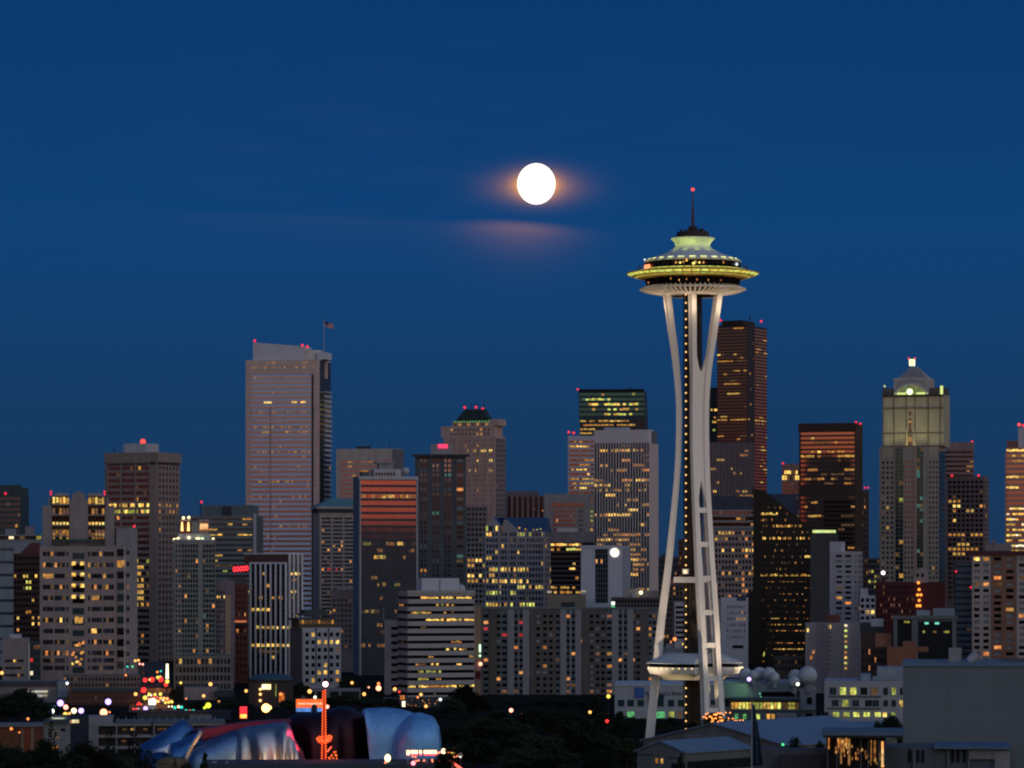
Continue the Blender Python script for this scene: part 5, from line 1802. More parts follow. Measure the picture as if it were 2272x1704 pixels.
b.box(1909, 1926, -b.d / 2 + 1, b.d / 2, 1306, 1323, W('ash_white', (.36, .36, .40)), 'stair_tower')
b.grid('F', 1325, 1378, 4, 3, .66, .6, lit=.1, kinds='y', frame=.25, dark='black', hints=[(1918, 1942, 1353, 'Yy', .7)])
b.done()
b = Bld('office_block', 'distant dark block with greenish lit windows between bronze slab and pyramid topped tower', 'office block', 1926, 1952, 1952, 1238, 2500, 0, W('dim_teal', (.05, .06, .065)), depth=20)
b.body()
b.grid('F', 1240, 1330, 8, 4, .7, .5, lit=.5, kinds='gdGd', frame=.2, dark='black')
b.done()
# --- pyramid tower
PYR = W('pyramid_stone', (.36, .315, .275))
PYL = W('pyramid_stone_glow_tint', (.38, .345, .25))  # yellower copy of the stone: floodlight glow put into the colour
b = Bld('skyscraper', 'stone skyscraper with a pyramid roof, glowing lantern and lit arch', 'skyscraper', 1951, 2083, 2097, 990, 2750, 11, PYR)
hd = b.d / 2
w2 = b.w / 2
b.body()
b.box(1958, 2094, -hd + .8, hd, 877, 991, PYL, 'upper_shaft')
for px, w_ in ((1958, 2), (1982, 2.2), (2009.5, 1.6), (2029, 1.6), (2058, 2.4), (2085, 2)):
    b.box(px, px + w_, -hd + .1, -hd + .8, 880, 990, W('pyramid_joint', (.15, .125, .11)), 'pilaster')
for py in (905, 960):
    b.box(1957, 2094, -hd - .05, -hd + .8, py, py + 2.2, W('pyramid_joint', (.15, .125, .11)), 'string_course')
b.box(1957, 2095, -hd - .3, -hd + .8, 989, 991.5, W('pyramid_joint', (.15, .125, .11)), 'string_course')
b.box(1957, 2095, -hd - .2, -hd + .8, 876, 880, DBROWN, 'parapet')
for i in range(15):
    if i not in (2, 9):
        put('window', pane_mesh(2.2, 1.4, LIT['a'] if random.random() < .15 else GL['brown']), b.root, (b.lx(2019, -hd + .7), -hd + .65, b.z(914 + i * 5.2)))
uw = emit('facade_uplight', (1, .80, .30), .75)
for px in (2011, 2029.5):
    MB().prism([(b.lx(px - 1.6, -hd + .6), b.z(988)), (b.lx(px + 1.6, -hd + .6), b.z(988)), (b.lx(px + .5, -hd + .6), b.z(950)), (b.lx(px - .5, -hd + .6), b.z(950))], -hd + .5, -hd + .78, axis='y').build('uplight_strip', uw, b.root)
b.box(1958, 1980, -hd + .9, hd - 2, 861, 877, W('corner_stone', (.10, .09, .09)), 'corner_block')
b.box(2063, 2093, -hd + .9, hd - 2, 861, 877, W('corner_stone', (.10, .09, .09)), 'corner_block')
gy_ = emit('arch_green_light', (.78, .92, .28), 1.0)
b.box(2086, 2092, -hd + .5, -hd + 1.5, 857, 876, gy_, 'corner_light')
b.box(1961, 1964, -hd + .5, -hd + 1, 854, 858, gy_, 'corner_light')
for px in (1970, 2020, 2072):
    lamp('facade_floodlight', 'SPOT', (b.lx(px, -hd), -hd - 26, b.z(1010)), 10500, (1, .93, .50), b.root, (b.lx(px, -hd), -hd + 2, b.z(925)), 2.0, 70)
# drum with arch
b.box(1983, 2062, -hd + 2, hd - 3, 842, 877, W('drum_stone', (.34, .33, .32)), 'drum')
arch = MB()
cxp, n = 2021.5, 24
pa = []
for i in range(n + 1):
    t = math.pi * i / n
    pa.append((b.lx(cxp + 36 * math.cos(t), -hd), b.z(876 - 26 * math.sin(t))))
pi_ = [(b.lx(cxp + 32.5 * math.cos(math.pi * i / n), -hd), b.z(876 - 22.5 * math.sin(math.pi * i / n))) for i in range(n, -1, -1)]
for i in range(n):
    o0, o1 = pa[i], pa[i + 1]
    q0, q1 = pi_[n - i], pi_[n - i - 1]
    arch.hexa([(q0[0], -hd - .2, q0[1]), (o0[0], -hd - .2, o0[1]), (o0[0], -hd + 2, o0[1]), (q0[0], -hd + 2, q0[1]), (q1[0], -hd - .2, q1[1]), (o1[0], -hd - .2, o1[1]), (o1[0], -hd + 2, o1[1]), (q1[0], -hd + 2, q1[1])])
arch.build('arch', W('arch_stone', (.45, .45, .45)), b.root)
MB().prism(list(pi_), -hd + 1.2, -hd + 1.9, axis='y').build('arch_glass', emit('arch_glow', (.55, .72, .22), .22, .5, .3), b.root)
b.box(1985, 2010, -hd + .6, -hd + 1.1, 871, 875, gy_, 'arch_light')
b.box(2033, 2058, -hd + .6, -hd + 1.1, 871, 875, gy_, 'arch_light')
put('arch_lamp', MB().ball((0, 0, 0), 2.4, 14).mesh('arch_lamp', emit('arch_lamp_white', (1, 1, .5), 2.2), True), b.root, (b.lx(2018.5, -hd + .6), -hd + .4, b.z(868)))
b.box(1982, 2060, -hd + 1.6, hd - 3, 838.5, 842.5, LGREY, 'cornice')
zb_, za_ = b.z(840), b.z(811)
xa, xb, xc_ = b.lx(1989, -hd), b.lx(2055, -hd), b.lx(2022, -hd)
pr = MB()
ns = 8
for i in range(ns):
    u0, u1 = i / ns, (i + 1) / ns
    q = 1 - u0 * .86
    h0, h1 = zb_ + (za_ - zb_) * u0, zb_ + (za_ - zb_) * u1
    hm = h0 + (h1 - h0) * .38
    pr.box(xc_ - (xc_ - xa) * q * .96, xc_ + (xb - xc_) * q * .96, -(hd - 3) * q * .96, (hd - 3) * q * .96, h0 + (.02 if i else 0), hm, 1)
    pr.box(xc_ - (xc_ - xa) * q, xc_ + (xb - xc_) * q, -(hd - 3) * q, (hd - 3) * q, hm + .02, h1)
pr.build('pyramid_roof', [W('pyramid_grey', (.36, .40, .43)), W('pyramid_groove', (.08, .085, .09))], b.root)
b.box(2017, 2028, -2, 2, 797, 811.3, emit('lantern_glow', (1, .92, .45), 1.6, .25, .5), 'lantern')
b.beacon(2016, 795, 2.8, depth=-2)
b.beacon(2030, 795, 2.8, depth=-2)
# lower shaft
for xa_, xb_ in ((1955, 1984), (2060, 2082)):
    b.grid('F', 1020, 1310, 26, 3, .5, .5, xa_, xb_, lit=.10, kinds='ayd', frame=.3, dark='black')
b.grid('F', 992, 1310, 34, 2, .92, .92, 1986, 2004, lit=.10, kinds='agyd', frame=.0, dark='deepteal')
b.grid('F', 1018, 1310, 26, 3, .5, .5, 2005, 2027, lit=.08, kinds='ay', frame=.25, dark='brown')
b.grid('F', 992, 1310, 38, 2, .92, .92, 2034, 2048, lit=.30, kinds='gtttd', frame=.0, dark='deepteal')
b.fbox('F', b.s_at('F', 2028.5), b.s_at('F', 2033), 0, b.z(994), .9, W('rose_pilaster', (.44, .28, .24)))
b.fbox('F', b.s_at('F', 2049), b.s_at('F', 2058), 0, b.z(994), .6, PYR)
b.fbox('F', b.s_at('F', 1984.5), b.s_at('F', 1986.5), 0, b.z(992), .9, PYR)
for xa_, xb_ in ((1958, 1982), (2062, 2082)):
    b.fbox('F', b.s_at('F', xa_), b.s_at('F', xb_), b.z(1016), b.z(994), .5, PYL)  # tinted stone carries the painted glow below the setback
b.grid('R', 1000, 1310, 26, 2, .8, .6, lit=.04, kinds='a', frame=.2, dark='teal', fm=W('side_teal', (.04, .06, .07)))
b.done()
# --- towers right of it
b = Bld('office_tower', 'rose brown banded tower with one red light, just right of the pyramid topped one', 'tower', 2098, 2161, 2161, 981, 3050, 0, W('rose_band', (.24, .165, .165)), depth=30)
b.body()
b.ribbon('F', 998, 1060, 6, .42, 2098, 2159, lit=.08, kinds='a', dark='black', pane=3, hints=[(2142, 2159, 1032, 'a', .8), (2140, 2155, 1042, 'a', .6)], frame=.3)
b.beacon(2157, 980, 3.4, depth=-b.d / 2 + 2)
b.done()
b = Bld('office_tower', 'dark rose gridded tower with two red lights and many amber windows', 'tower', 2100, 2182, 2193, 1057, 2850, 14, W('rose_grid', (.17, .125, .125)))
b.body()
hh = [(2106, 2135, 1111, 'ya', .8), (2115, 2135, 1122, 'Y', .5), (2175, 2190, 1120, 'oa', .7), (2106, 2192, 1132, 'ya', .75), (2106, 2120, 1152, 'Y', .8), (2130, 2145, 1143, 'y', .6), (2106, 2190, 1185, 'ay', .75), (2120, 2150, 1206, 'y', .8), (2106, 2190, 1217, 'ay', .7), (2106, 2140, 1227, 'y', .6)]
b.grid('F', 1064, 1330, 25, 8, .66, .55, 2103, 2182, lit=.08, kinds='ad', frame=.3, dark='black', hints=hh)
b.grid('R', 1064, 1330, 25, 3, .5, .5, lit=.12, kinds='ad', frame=.3, dark='black')
b.beacon(2112, 1055, 3.8, depth=-b.d / 2)
b.beacon(2171, 1055, 3.8, depth=-b.d / 2)
b.done()
b = Bld('office_tower', 'rightmost tower glowing gold, a red beacon on its white roof fin', 'tower', 2230, 2320, 2320, 1004, 2600, 0, W('rose_gold', (.40, .24, .19)), depth=34)
hd = b.d / 2
b.body()
b.box(2234, 2330, -hd + 2, hd - 2, 978, 1005, W('rust_top', (.22, .10, .08)), 'penthouse')
b.box(2259, 2280, -hd + 1, -hd + 5, 948, 1000, W('roof_fin_white', (.44, .42, .46)), 'roof_fin')
hh = [(2230, 2320, 1000, 'Y', .9), (2234, 2262, 1059, 'Y', .95), (2234, 2262, 1083, 'Y', .95), (2234, 2320, 1010, 'y', .4)]
hh += [(2230, 2320, 1131 + i * 12.2, 'Yyw', .8) for i in range(8)]
b.ribbon('F', 993, 1240, 21, .5, 2233, 2320, lit=.3, kinds='ayp', dark='warm', pane=2.2, frame=.3, hints=hh)
b.beacon(2261, 942, 5.2, BEACON_HOT, depth=-hd + 3)
b.beacon(2270, 944, 4.4, depth=-hd + 3)
b.done()
# --- orange and white flats
b = Bld('apartment_tower', 'orange and cream gridded flats with a maroon flat roof at the right edge', 'apartment tower', 2156, 2330, 2330, 1231, 1520, 0, W('cream_grid', (.37, .31, .285)), depth=26)
hd = b.d / 2
b.body()
b.fbox('F', -1.5, b.w + 1, b.z(1231), b.z(1222), 1.6, W('maroon_eave', (.09, .035, .04)))
b.box(2187, 2245, -hd + 3, hd - 3, 1206, 1223, W('penthouse_mauve', (.24, .20, .21)), 'penthouse')
b.box(2200, 2208, -hd + 2, -hd + 4, 1198, 1206, W('penthouse_mauve', (.24, .20, .21)), 'plant_room')
for (xa, xb, n, fm_) in ((2157, 2198, 2, 'cream_grid'), (2200, 2254, 2, 'orange_grid'), (2256, 2330, 3, 'cream_grid')):
    m_ = W(fm_, (.24, .125, .09) if fm_ == 'orange_grid' else (.37, .31, .285))
    b.fbox('F', b.s_at('F', xa), b.s_at('F', xb), b.z(1500), b.z(1232), .02, m_)
    b.grid('F', 1233, 1500, 19, n, .60, .55, xa, xb, lit=.09, kinds='oaop', frame=.5, darks=['glass', 'pale', 'black', 'pale'], fm=m_, hints=[(2157, 2175, 1239, 'Y', 1), (2180, 2198, 1239, 'a', .8), (2200, 2222, 1286, 'o', .7), (2236, 2254, 1356, 'a', .9), (2180, 2198, 1455, 'o', .8)])
b.done()
b = Bld('apartment_block', 'teal grey balcony wing with red lights left of the orange and cream flats', 'apartment block', 2117, 2158, 2158, 1247, 1560, 0, W('balcony_teal', (.075, .085, .095)), depth=18)
b.body()
b.ribbon('F', 1250, 1500, 18, .4, 2120, 2156, lit=.06, kinds='dt', dark='blue', pane=2, frame=.7, fm=W('balcony_slab', (.13, .15, .165)))
for px, py in ((2121, 1268), (2154, 1303)):
    b.beacon(px, py, 3.2, depth=-b.d / 2 - 1)
b.done()
# --- red brick warehouse
b = Bld('office_block', 'dark red brick building with a column of orange stair lights', 'office block', 1942, 2098, 2098, 1292, 1720, 0, W('oxblood_brick', (.075, .022, .024)), depth=26)
hd = b.d / 2
b.body()
b.grid('F', 1296, 1390, 7, 14, .42, .5, 1946, 2028, lit=.34, kinds='dppd', frame=.2, dark='black', darks=['black', 'glass'])
b.box(2029, 2058, -hd - .5, hd - 6, 1262, 1293, W('blush_box', (.30, .24, .235)), 'lift_house')
for dx_ in (2036, 2047):
    put('window', pane_mesh(1.3, 1.7, GL['black']), b.root, (b.lx(dx_, -hd - .5), -hd - .6, b.z(1276)))
SO = emit('stair_orange', (1, .30, .04), 2.2)
for py, n in ((1293, 1), (1308, 1), (1320, 2), (1332, 1), (1344, 2)):
    for i in range(n):
        put('stair_light', MB().ball((0, 0, 0), .72, 8).mesh('stair_light', SO, True), b.root, (b.lx(2038 + (i * 7 - (3 if n > 1 else 0)) + random.uniform(-1, 2), -hd - .8), -hd - .8, b.z(py)))
b.box(1954, 1966, -hd + 1, -hd + 4, 1272, 1293, DBROWN, 'stair_head')
put('roof_lamp', MB().ball((0, 0, 0), .95, 8).mesh('roof_lamp', emit('lamp_white', (1, .97, .85), 5), True), b.root, (b.lx(1959.5, -hd + .5), -hd + .5, b.z(1271)))
b.done()
# --- dark frame building
b = Bld('office_block', 'grey framed block with a black glazed recess and teal ceiling lights', 'office block', 1982, 2122, 2122, 1368, 1480, 0, W('frame_grey', (.13, .14, .15)), depth=24)
hd = b.d / 2
b.body()
b.fbox('F', b.s_at('F', 1991), b.s_at('F', 2022), b.z(1500), b.z(1375), .05, BLACK)
b.fbox('F', b.s_at('F', 2037), b.s_at('F', 2112), b.z(1500), b.z(1379), .05, BLACK)
b.fbox('F', -.5, b.w + .5, b.z(1374), b.z(1366), .9, b.wallm)
for xx in (1983, 2023, 2113):
    b.fbox('F', b.s_at('F', xx), b.s_at('F', xx + 8 + (6 if xx == 2023 else 0)), 0, b.z(1375), .8, b.wallm)
for px, py, w_, k in ((2012, 1380, 12, 'g'), (2056, 1383, 9, 't'), (2079, 1383, 10, 't'), (2050, 1402, 5, 'g'), (2074, 1402, 8, 'd'), (2100, 1402, 12, 'g')):
    put('lit_window', pane_mesh(w_ * .19, .9, emit('ceiling_teal', (.25, .95, .75), .8) if k == 't' else LIT[k]), b.root, (b.lx(px, -hd), -hd - .15, b.z(py)))
b.roof('plant_deck', 2034, 2064, 1354, W('deck_grey', (.24, .28, .33)), df=.3)
b.roof('plant_deck', 2070, 2118, 1350, W('deck_grey2', (.20, .235, .28)), df=.4)
b.done()
# --- blank pinkish block with a lit stair
b = Bld('apartment_block', 'blank pale pink block with a column of lit stair windows', 'apartment block', 1787, 1902, 1911, 1382, 1540, 14, W('pale_pink', (.28, .245, .255), var=.07))
hd = b.d / 2
b.body()
for px in (1788, 1840, 1872):
    s_ = b.s_at('F', px)
    b.fbox('F', s_, s_ + .5, 0, b.z(1383), .35, W('pale_pink_rib', (.38, .33, .35)))
b.fbox('F', b.s_at('F', 1810), b.s_at('F', 1838), 0, b.z(1383), -.02 + .06, W('mauve_shade', (.22, .19, .21)))
for i, (py, k) in enumerate(zip([1388 + 11.9 * q for q in range(9)], 'wGGaGaYGa')):
    put('stair_window', MB().ball((0, 0, 0), .72, 8, sz=.8).mesh('stair_window', LIT[k] if k != 'w' else LIT['w'], True), b.root, (b.lx(1876.5, -hd - .2), -hd - .2, b.z(py)))
for px, py, k in ((1841.5, 1391, 'Y'), (1793, 1399, 'Y'), (1805, 1447, 'o'), (1800, 1460, 'a')):
    put('lit_window', MB().box(-.45, .45, -.15, .05, -.8, .8).mesh('lit_window', LIT[k]), b.root, (b.lx(px, -hd), -hd - .1, b.z(py)))
for i in range(9):
    for px in (1805, 1842):
        put('window', pane_mesh(.5, .9, GL['pale' if px < 1810 else 'black']), b.root, (b.lx(px, -hd), -hd - .42, b.z(1404 + i * 10)))
b.box(1834, 1862, -hd + 4, hd - 2, 1364, 1383, W('rust_box', (.14, .06, .05)), 'penthouse')
b.done()
b = Bld('office_block', 'dark brick block with dim windows under a terracotta wall', 'office block', 1910, 1985, 1985, 1404, 1490, 0, W('umber_brick', (.065, .04, .038)), depth=22)
hd = b.d / 2
b.body()
b.box(1942, 1978, -hd - .3, hd - 4, 1405, 1435, W('terracotta', (.34, .15, .10)), 'wall_panel')
b.grid('F', 1437, 1510, 4, 8, .4, .6, 1912, 1966, lit=.15, kinds='od', frame=.2, dark='black')
b.box(1908, 1932, -hd + 2, hd - 4, 1382, 1405, DARK, 'penthouse')
b.box(1934, 1960, -hd + 2, hd - 4, 1374, 1390, LGREY, 'plant_room')
b.box(1932, 1962, -hd + 1.8, hd - 3.8, 1390, 1405, DARK, 'plant_base')
b.done()
b = Bld('office_block', 'plain terracotta block with a stepped top beside the framed black glazed one', 'office block', 1968, 2034, 2034, 1436, 1440, 0, W('terracotta_dim', (.24, .10, .065)), depth=18)
b.body()
b.box(2003, 2032, -b.d / 2 + .2, b.d / 2 - 2, 1424, 1437, W('terracotta_dim', (.24, .10, .065)), 'parapet')
b.box(2033, 2060, -b.d / 2 + 2, b.d / 2 - 2, 1436, 1446, W('terracotta_dim', (.24, .10, .065)), 'canopy')
b.done()

# ------------------------------------------------------------------ lower right: studios, halls, wall
LOWW = W('low_white', (.32, .33, .36), var=.06)
b = Bld('office_block', 'white low block with a blue square sign and lettering behind the tower legs', 'office block', 1364, 1622, 1622, 1521, 1290, 0, LOWW, depth=40)
hd = b.d / 2
b.body()
b.box(1364, 1622, -hd - .3, hd, 1518.5, 1521.5, W('low_parapet', (.42, .44, .48)), 'parapet')
b.box(1408, 1429, -hd - .4, -hd, 1525, 1549, W('sign_blue', (.035, .10, .30)), 'sign_panel')
for q in range(3):
    b.box(1411, 1426, -hd - .5, -hd - .4, 1527.5 + q * 7, 1528.7 + q * 7, W('sign_blue_light', (.10, .22, .45)), 'sign_bar')
for xa, xb in ((1371, 1385), (1392, 1407), (1414, 1429), (1437, 1473), (1482, 1496), (1504, 1518), (1572, 1590), (1600, 1618)):
    ya = 1541 if xb - xa > 30 else 1553
    put('window', pane_mesh((xb - xa) * 1290 / FPX, (1568 - ya) * 1290 / FPX, GL['teal']), b.root, (b.lx((xa + xb) / 2, -hd), -hd - .06, b.z((ya + 1568) / 2)))
for xa, xb, k in ((1392, 1407, 'green'), (1438, 1445, 'green'), (1456, 1475, 'green'), (1484, 1496, 'G'), (1504, 1512, 'd'), (1630, 1640, 'green')):
    m = emit('lobby_green', (.22, .95, .25), .42, .7, .7) if k == 'green' else LIT['g' if k == 'G' else k]
    put('shop_window', pane_mesh((xb - xa) * 1290 / FPX, 2.3, m), b.root, (b.lx((xa + xb) / 2, -hd), -hd - .06, b.z(1586)))
b.fbox('F', 0, b.w, b.z(1576), b.z(1574), .2, W('low_parapet', (.42, .44, .48)))
tcv = bpy.data.curves.new('lettering', 'FONT')
tcv.body = "America's Best"
tcv.size = 2.35
tcv.extrude = .05
tcv.materials.append(W('letter_navy', (.03, .035, .06)))
tmp = bpy.data.objects.new('lettering_curve', tcv)
tme = bpy.data.meshes.new_from_object(tmp)
bpy.data.objects.remove(tmp)
to = bpy.data.objects.new('lettering', tme)
col.objects.link(to)
to.parent = b.root
to.location = (b.lx(1431, -hd), -hd - .12, b.z(1543))
to.rotation_euler = (math.pi / 2, 0, 0)
b.done()
# studio block with lit glass floor
b = Bld('office_block', 'glazed studio block with a yellow lit floor and radomes on its roof', 'office block', 1624, 1776, 1776, 1548, 1275, 0, W('studio_teal', (.10, .14, .15)), depth=40)
hd = b.d / 2
b.body()
b.box(1600, 1768, -hd + 9, hd, 1517, 1549, W('studio_roof_storey', (.17, .21, .24)), 'upper_storey')
b.box(1598, 1790, -hd + 14, hd, 1512, 1518, W('studio_deck', (.22, .27, .32)), 'roof_deck')
b.box(1690, 1763, -hd + 8.7, -hd + 9, 1535, 1545, GL['black'], 'window')
b.box(1624, 1774, -hd - 2, -hd + 5, 1551, 1556, W('studio_eave', (.04, .055, .06)), 'eave')
for i in range(19):
    px = 1626 + i * 7.9
    k = random.choice('GGyG') if px < 1735 else random.choice('dgd')
    if 1672 < px < 1692:
        k = 'g'
    put('lit_window', pane_mesh(1.12, 2.4, LIT[k]), b.root, (b.lx(px, -hd), -hd - .06, b.z(1566)))
b.box(1624, 1774, -hd - .6, -hd, 1574, 1577, W('studio_ledge', (.16, .19, .21)), 'ledge')
for px, k in ((1634, 'green'), (1652, 'green'), (1682, 'G'), (1705, 'y'), (1715, 'y')):
    put('shop_window', pane_mesh(1.3, 1.9, MATS['lobby_green'] if k == 'green' else LIT[k]), b.root, (b.lx(px, -hd), -hd - .06, b.z(1590)))
b.box(1723, 1768, -hd - 5, -hd - .01, 1583, 1602, W('entry_mauve', (.24, .24, .29)), 'entrance_box')
for px, py in ((1686, 1541), (1688, 1548)):
    put('green_spot', MB().ball((0, 0, 0), .22, 6).mesh('green_spot', emit('spot_green', (.2, 1, .35), 1.5), True), b.root, (b.lx(px, -hd + 8), -hd + 8, b.z(py)))
b.done()
lamp('green_floodlight', 'SPOT', at(1657, 1513, 1279), 1100, (.45, 1, .38), None, at(1632, 1540, 1284), .2, 110)
fl_o = bpy.data.objects['green_floodlight']
fl_o.parent = b.root
fl_o.matrix_parent_inverse = Matrix.LocRotScale(b.root.location, b.root.rotation_euler, None).inverted()
b = Bld('office_block', 'narrow white stair wing between the studio block and the white low offices', 'office block', 1775, 1810, 1810, 1532, 1285, 0, LOWW, depth=20)
hd = b.d / 2
b.body()
b.box(1772, 1811, -hd - .3, hd, 1529.5, 1532.5, W('rose_parapet', (.42, .33, .30)), 'parapet')
put('window', pane_mesh(2.0, 2.6, GL['black']), b.root, (b.lx(1796, -hd), -hd - .06, b.z(1555)))
b.box(1772, 1808, -hd - 1.5, -hd, 1571, 1575, W('low_parapet', (.42, .44, .48)), 'canopy')
put('shop_window', pane_mesh(2.6, 2.2, GL['black']), b.root, (b.lx(1795, -hd), -hd - .06, b.z(1589)))
b.done()
b = Bld('office_block', 'white low offices with wide square windows beside the big blank wall', 'office block', 1829, 2060, 2060, 1512, 1240, 0, LOWW, depth=34)
hd = b.d / 2
b.body()
rows = ((1534, 8, ((1848, 'k'), (1870, 'G'), (1893, 'G'), (1917, 'k'), (1940, 'd'), (1965, 'k'), (1983, 'g'), (2002, 'k'))),
        (1561, 7, ((1853, 'k'), (1876, 'g'), (1899, 'k'), (1927, 'k'), (1943, 'k'), (1965, 'k'), (1983, 'k'), (2000, 'y'))),
        (1586, 5, ((1831, 'k'), (1855, 'g'), (1878, 'g'), (1900, 'G'), (1923, 'G'), (1948, 'G'), (1963, 'Y'), (1982, 'g'))))
for py, hh_, ws in rows:
    for px, k in ws:
        m = GL[random.choice(['teal', 'black'])] if k == 'k' else LIT[k]
        w_ = 15 if px < 1955 else 10
        x, z = b.lx(px, -hd), b.z(py)
        s_ = 1240 / FPX
        pw = put('window', pane_mesh(w_ * s_, hh_ * 2 * s_, m), b.root, (x, -hd - .06, z))
        mb = MB()
        a_, h_ = w_ * s_ / 2, hh_ * s_
        for q in (-a_, -.06, a_ - .12):
            mb.box(q, q + .12, -.16, -.06, -h_, h_)
        mb.build('frame', W('window_frame', (.20, .21, .22)), pw)
b.box(1840, 1955, -hd - .5, -hd, 1544, 1547, W('rail_teal', (.08, .12, .12)), 'ledge')
b.box(1836, 1955, -hd - .5, -hd, 1570.5, 1573, W('rail_teal', (.08, .12, .12)), 'ledge')
b.box(1946, 2010, -hd + 8, hd - 6, 1481, 1513, W('plant_blue_grey', (.25, .29, .34)), 'plant_room')
b.box(1910, 1932, -hd + 6, hd - 8, 1497, 1513, W('plant_blue_grey', (.25, .29, .34)), 'plant_room')
b.box(1936, 1992, -hd + 5, -hd + 8, 1500, 1510, W('plant_blue_grey2', (.22, .25, .29)), 'plant_room')
b.box(1936, 1992, -hd + 5, -hd + 8, 1510.2, 1513, DARK, 'plant_base')
b.done()
# radomes and dishes on the studio roof
RADM = wall('radome_white', (.42, .44, .46), .1, .5)
for i, (px, py, r, Y, lab) in enumerate(((1653, 1496, 15, 1290, 'white radome at the left end of the row on the studio roof'), (1671, 1498, 11, 1284, 'small white radome second from the left on the studio roof'),
                                         (1685, 1495, 15, 1294, 'white radome behind, third along the studio roof'), (1706, 1496, 16, 1290, 'white radome fourth along the studio roof'),
                                         (1718, 1503, 12, 1283, 'white dish facing right at the middle of the studio roof'), (1764, 1500, 15, 1292, 'blue shaded radome behind the largest one'),
                                         (1792, 1499, 21, 1286, 'largest white radome at the right end of the studio roof'), (1762, 1514, 13, 1279, 'low half hidden radome in front of the largest one'))):
    t = thing('radome', lab, 'radome', at(px, py, Y), 0, 'radomes on the studio roof')
    s_ = Y / FPX
    prof = []
    for j in range(17):
        a = -math.pi * .38 + (math.pi * .88) * j / 16
        prof.append((max(.01, r * s_ * math.cos(a)), r * s_ * math.sin(a)))
    dome = MB().lathe(prof, 28).build('dome', RADM, t, True)
    seam = MB()
    for q in range(5):
        a = -.6 + q * .45
        rr_ = r * s_ * math.cos(a) * 1.004
        seam.lathe([(rr_, r * s_ * math.sin(a) - .04), (rr_ + .03, r * s_ * math.sin(a)), (rr_, r * s_ * math.sin(a) + .04)], 28)
    seam.build('seam', W('radome_seam', (.33, .35, .37)), dome)
    MB().lathe([(r * s_ * .45, -r * s_ * 1.9), (r * s_ * .40, -r * s_ * .8)], 12).build('pedestal', GREY, t)
# big blank stage house wall
b = Bld('stage_house', 'huge blank grey wall of a theatre stage house at the lower right', 'theatre', 2003, 2420, 2420, 1472, 820, 0, W('stage_grey', (.155, .172, .185), var=.05, scale=.03), depth=26)
hd = b.d / 2
zlow = b.z(1654)
b.W.box(-b.w / 2, b.w / 2, -hd, hd, zlow, b.H - .8)
b.W.box(b.lx(2238, -hd), b.w / 2, -hd, hd, 0, zlow + .02)
b.box(2001, 2425, -hd - .5, hd, 1470, 1479, W('roof_edge_blue', (.13, .19, .26)), 'roof_edge')
for xa, xb, py, m in ((2105, 2133, 1438, 'roof_buff2'), (2150, 2172, 1452, 'roof_buff2'), (2036, 2080, 1464, 'roof_blue2'), (2225, 2300, 1461, 'slate')):
    b.box(xa, xb, -hd + 7, -hd + 11, py, 1475, W(m, (.26, .25, .25) if m == 'roof_buff2' else (.12, .17, .22) if m == 'roof_blue2' else (.10, .10, .11)), 'roof_unit')
MB().tube((b.lx(2150, -hd + 7), -hd + 7, b.z(1470)), (b.lx(2168, -hd + 7), -hd + 7, b.z(1452)), 1.0, 10).build('roof_vent', LGREY, b.root)
for px in (2105, 2205, 2300):
    b.box(px, px + .5, -hd - .04, -hd, 1479, 1654, W('stage_joint', (.17, .165, .16)), 'joint')
for py in (1520, 1565, 1610):
    b.box(2003, 2420, -hd - .03, -hd, py, py + .45, MATS['facade_stage_joint'], 'joint')
b.done()
b = Bld('theatre_annex', 'low dark annex with columns under the big blank grey wall', 'theatre', 1962, 2240, 2240, 1660, 800, 0, W('annex_grey', (.10, .115, .135)), depth=20)
hd = b.d / 2
b.body()
b.box(2072, 2242, -hd - 2.5, hd - 1, 1655.5, 1662, W('annex_roof_blue', (.10, .16, .24)), 'roof')
for px in (2015, 2033, 2044, 2110, 2122, 2136):
    b.box(px, px + 7, -hd - .2, -hd, 1664, 1692, BLACK, 'window')
for px in (2026, 2102, 2148):
    b.box(px, px + 4, -hd - .8, -hd, 1662, 1720, W('annex_column', (.17, .18, .20)), 'column')
b.box(2150, 2238, -hd - 1.2, -hd, 1664, 1684, W('annex_panel', (.22, .21, .21)), 'panel')
b.box(2207, 2240, -hd - 1.4, -hd, 1667, 1720, W('annex_panel2', (.26, .245, .24)), 'panel')
b.done()
# lit lobby
b = Bld('theatre_lobby', 'glass lobby glowing orange under a thin flat roof', 'theatre lobby', 1833, 1966, 1966, 1634, 790, 0, W('lobby_dark', (.05, .05, .055)), depth=16)
hd = b.d / 2
b.box(1833, 1966, -hd + 3, hd, 1637, 1800, BLACK)
b.box(1823, 2006, -hd - 3, hd, 1623, 1632, W('lobby_roof_blue', (.10, .15, .22)), 'roof')
b.box(1826, 2004, -hd - 2.6, hd, 1632, 1637, W('lobby_eave', (.045, .045, .05)), 'eave')
LO = [emit('lobby_orange', (1, .36, .06), .5, .8, .8), emit('lobby_amber', (1, .46, .10), .28, .8, .8), emit('lobby_bright', (1, .50, .14), 1.0, .5, .8)]
random.seed(11)
for px, w_, y0, y1, k in ((1838, 5, 1637, 1662, 0), (1860, 6, 1638, 1652, 0), (1866, 4, 1638, 1695, 1), (1872, 5, 1640, 1670, 1), (1878, 5, 1638, 1655, 0), (1884, 5, 1640, 1698, 1), (1933, 3, 1642, 1690, 1), (1941, 4, 1643, 1690, 1), (1958, 5, 1645, 1700, 2)):
    b.box(px - w_ / 2, px + w_ / 2, -hd + 1.5, -hd + 2.2, y0, y1, LO[k], 'lit_panel')
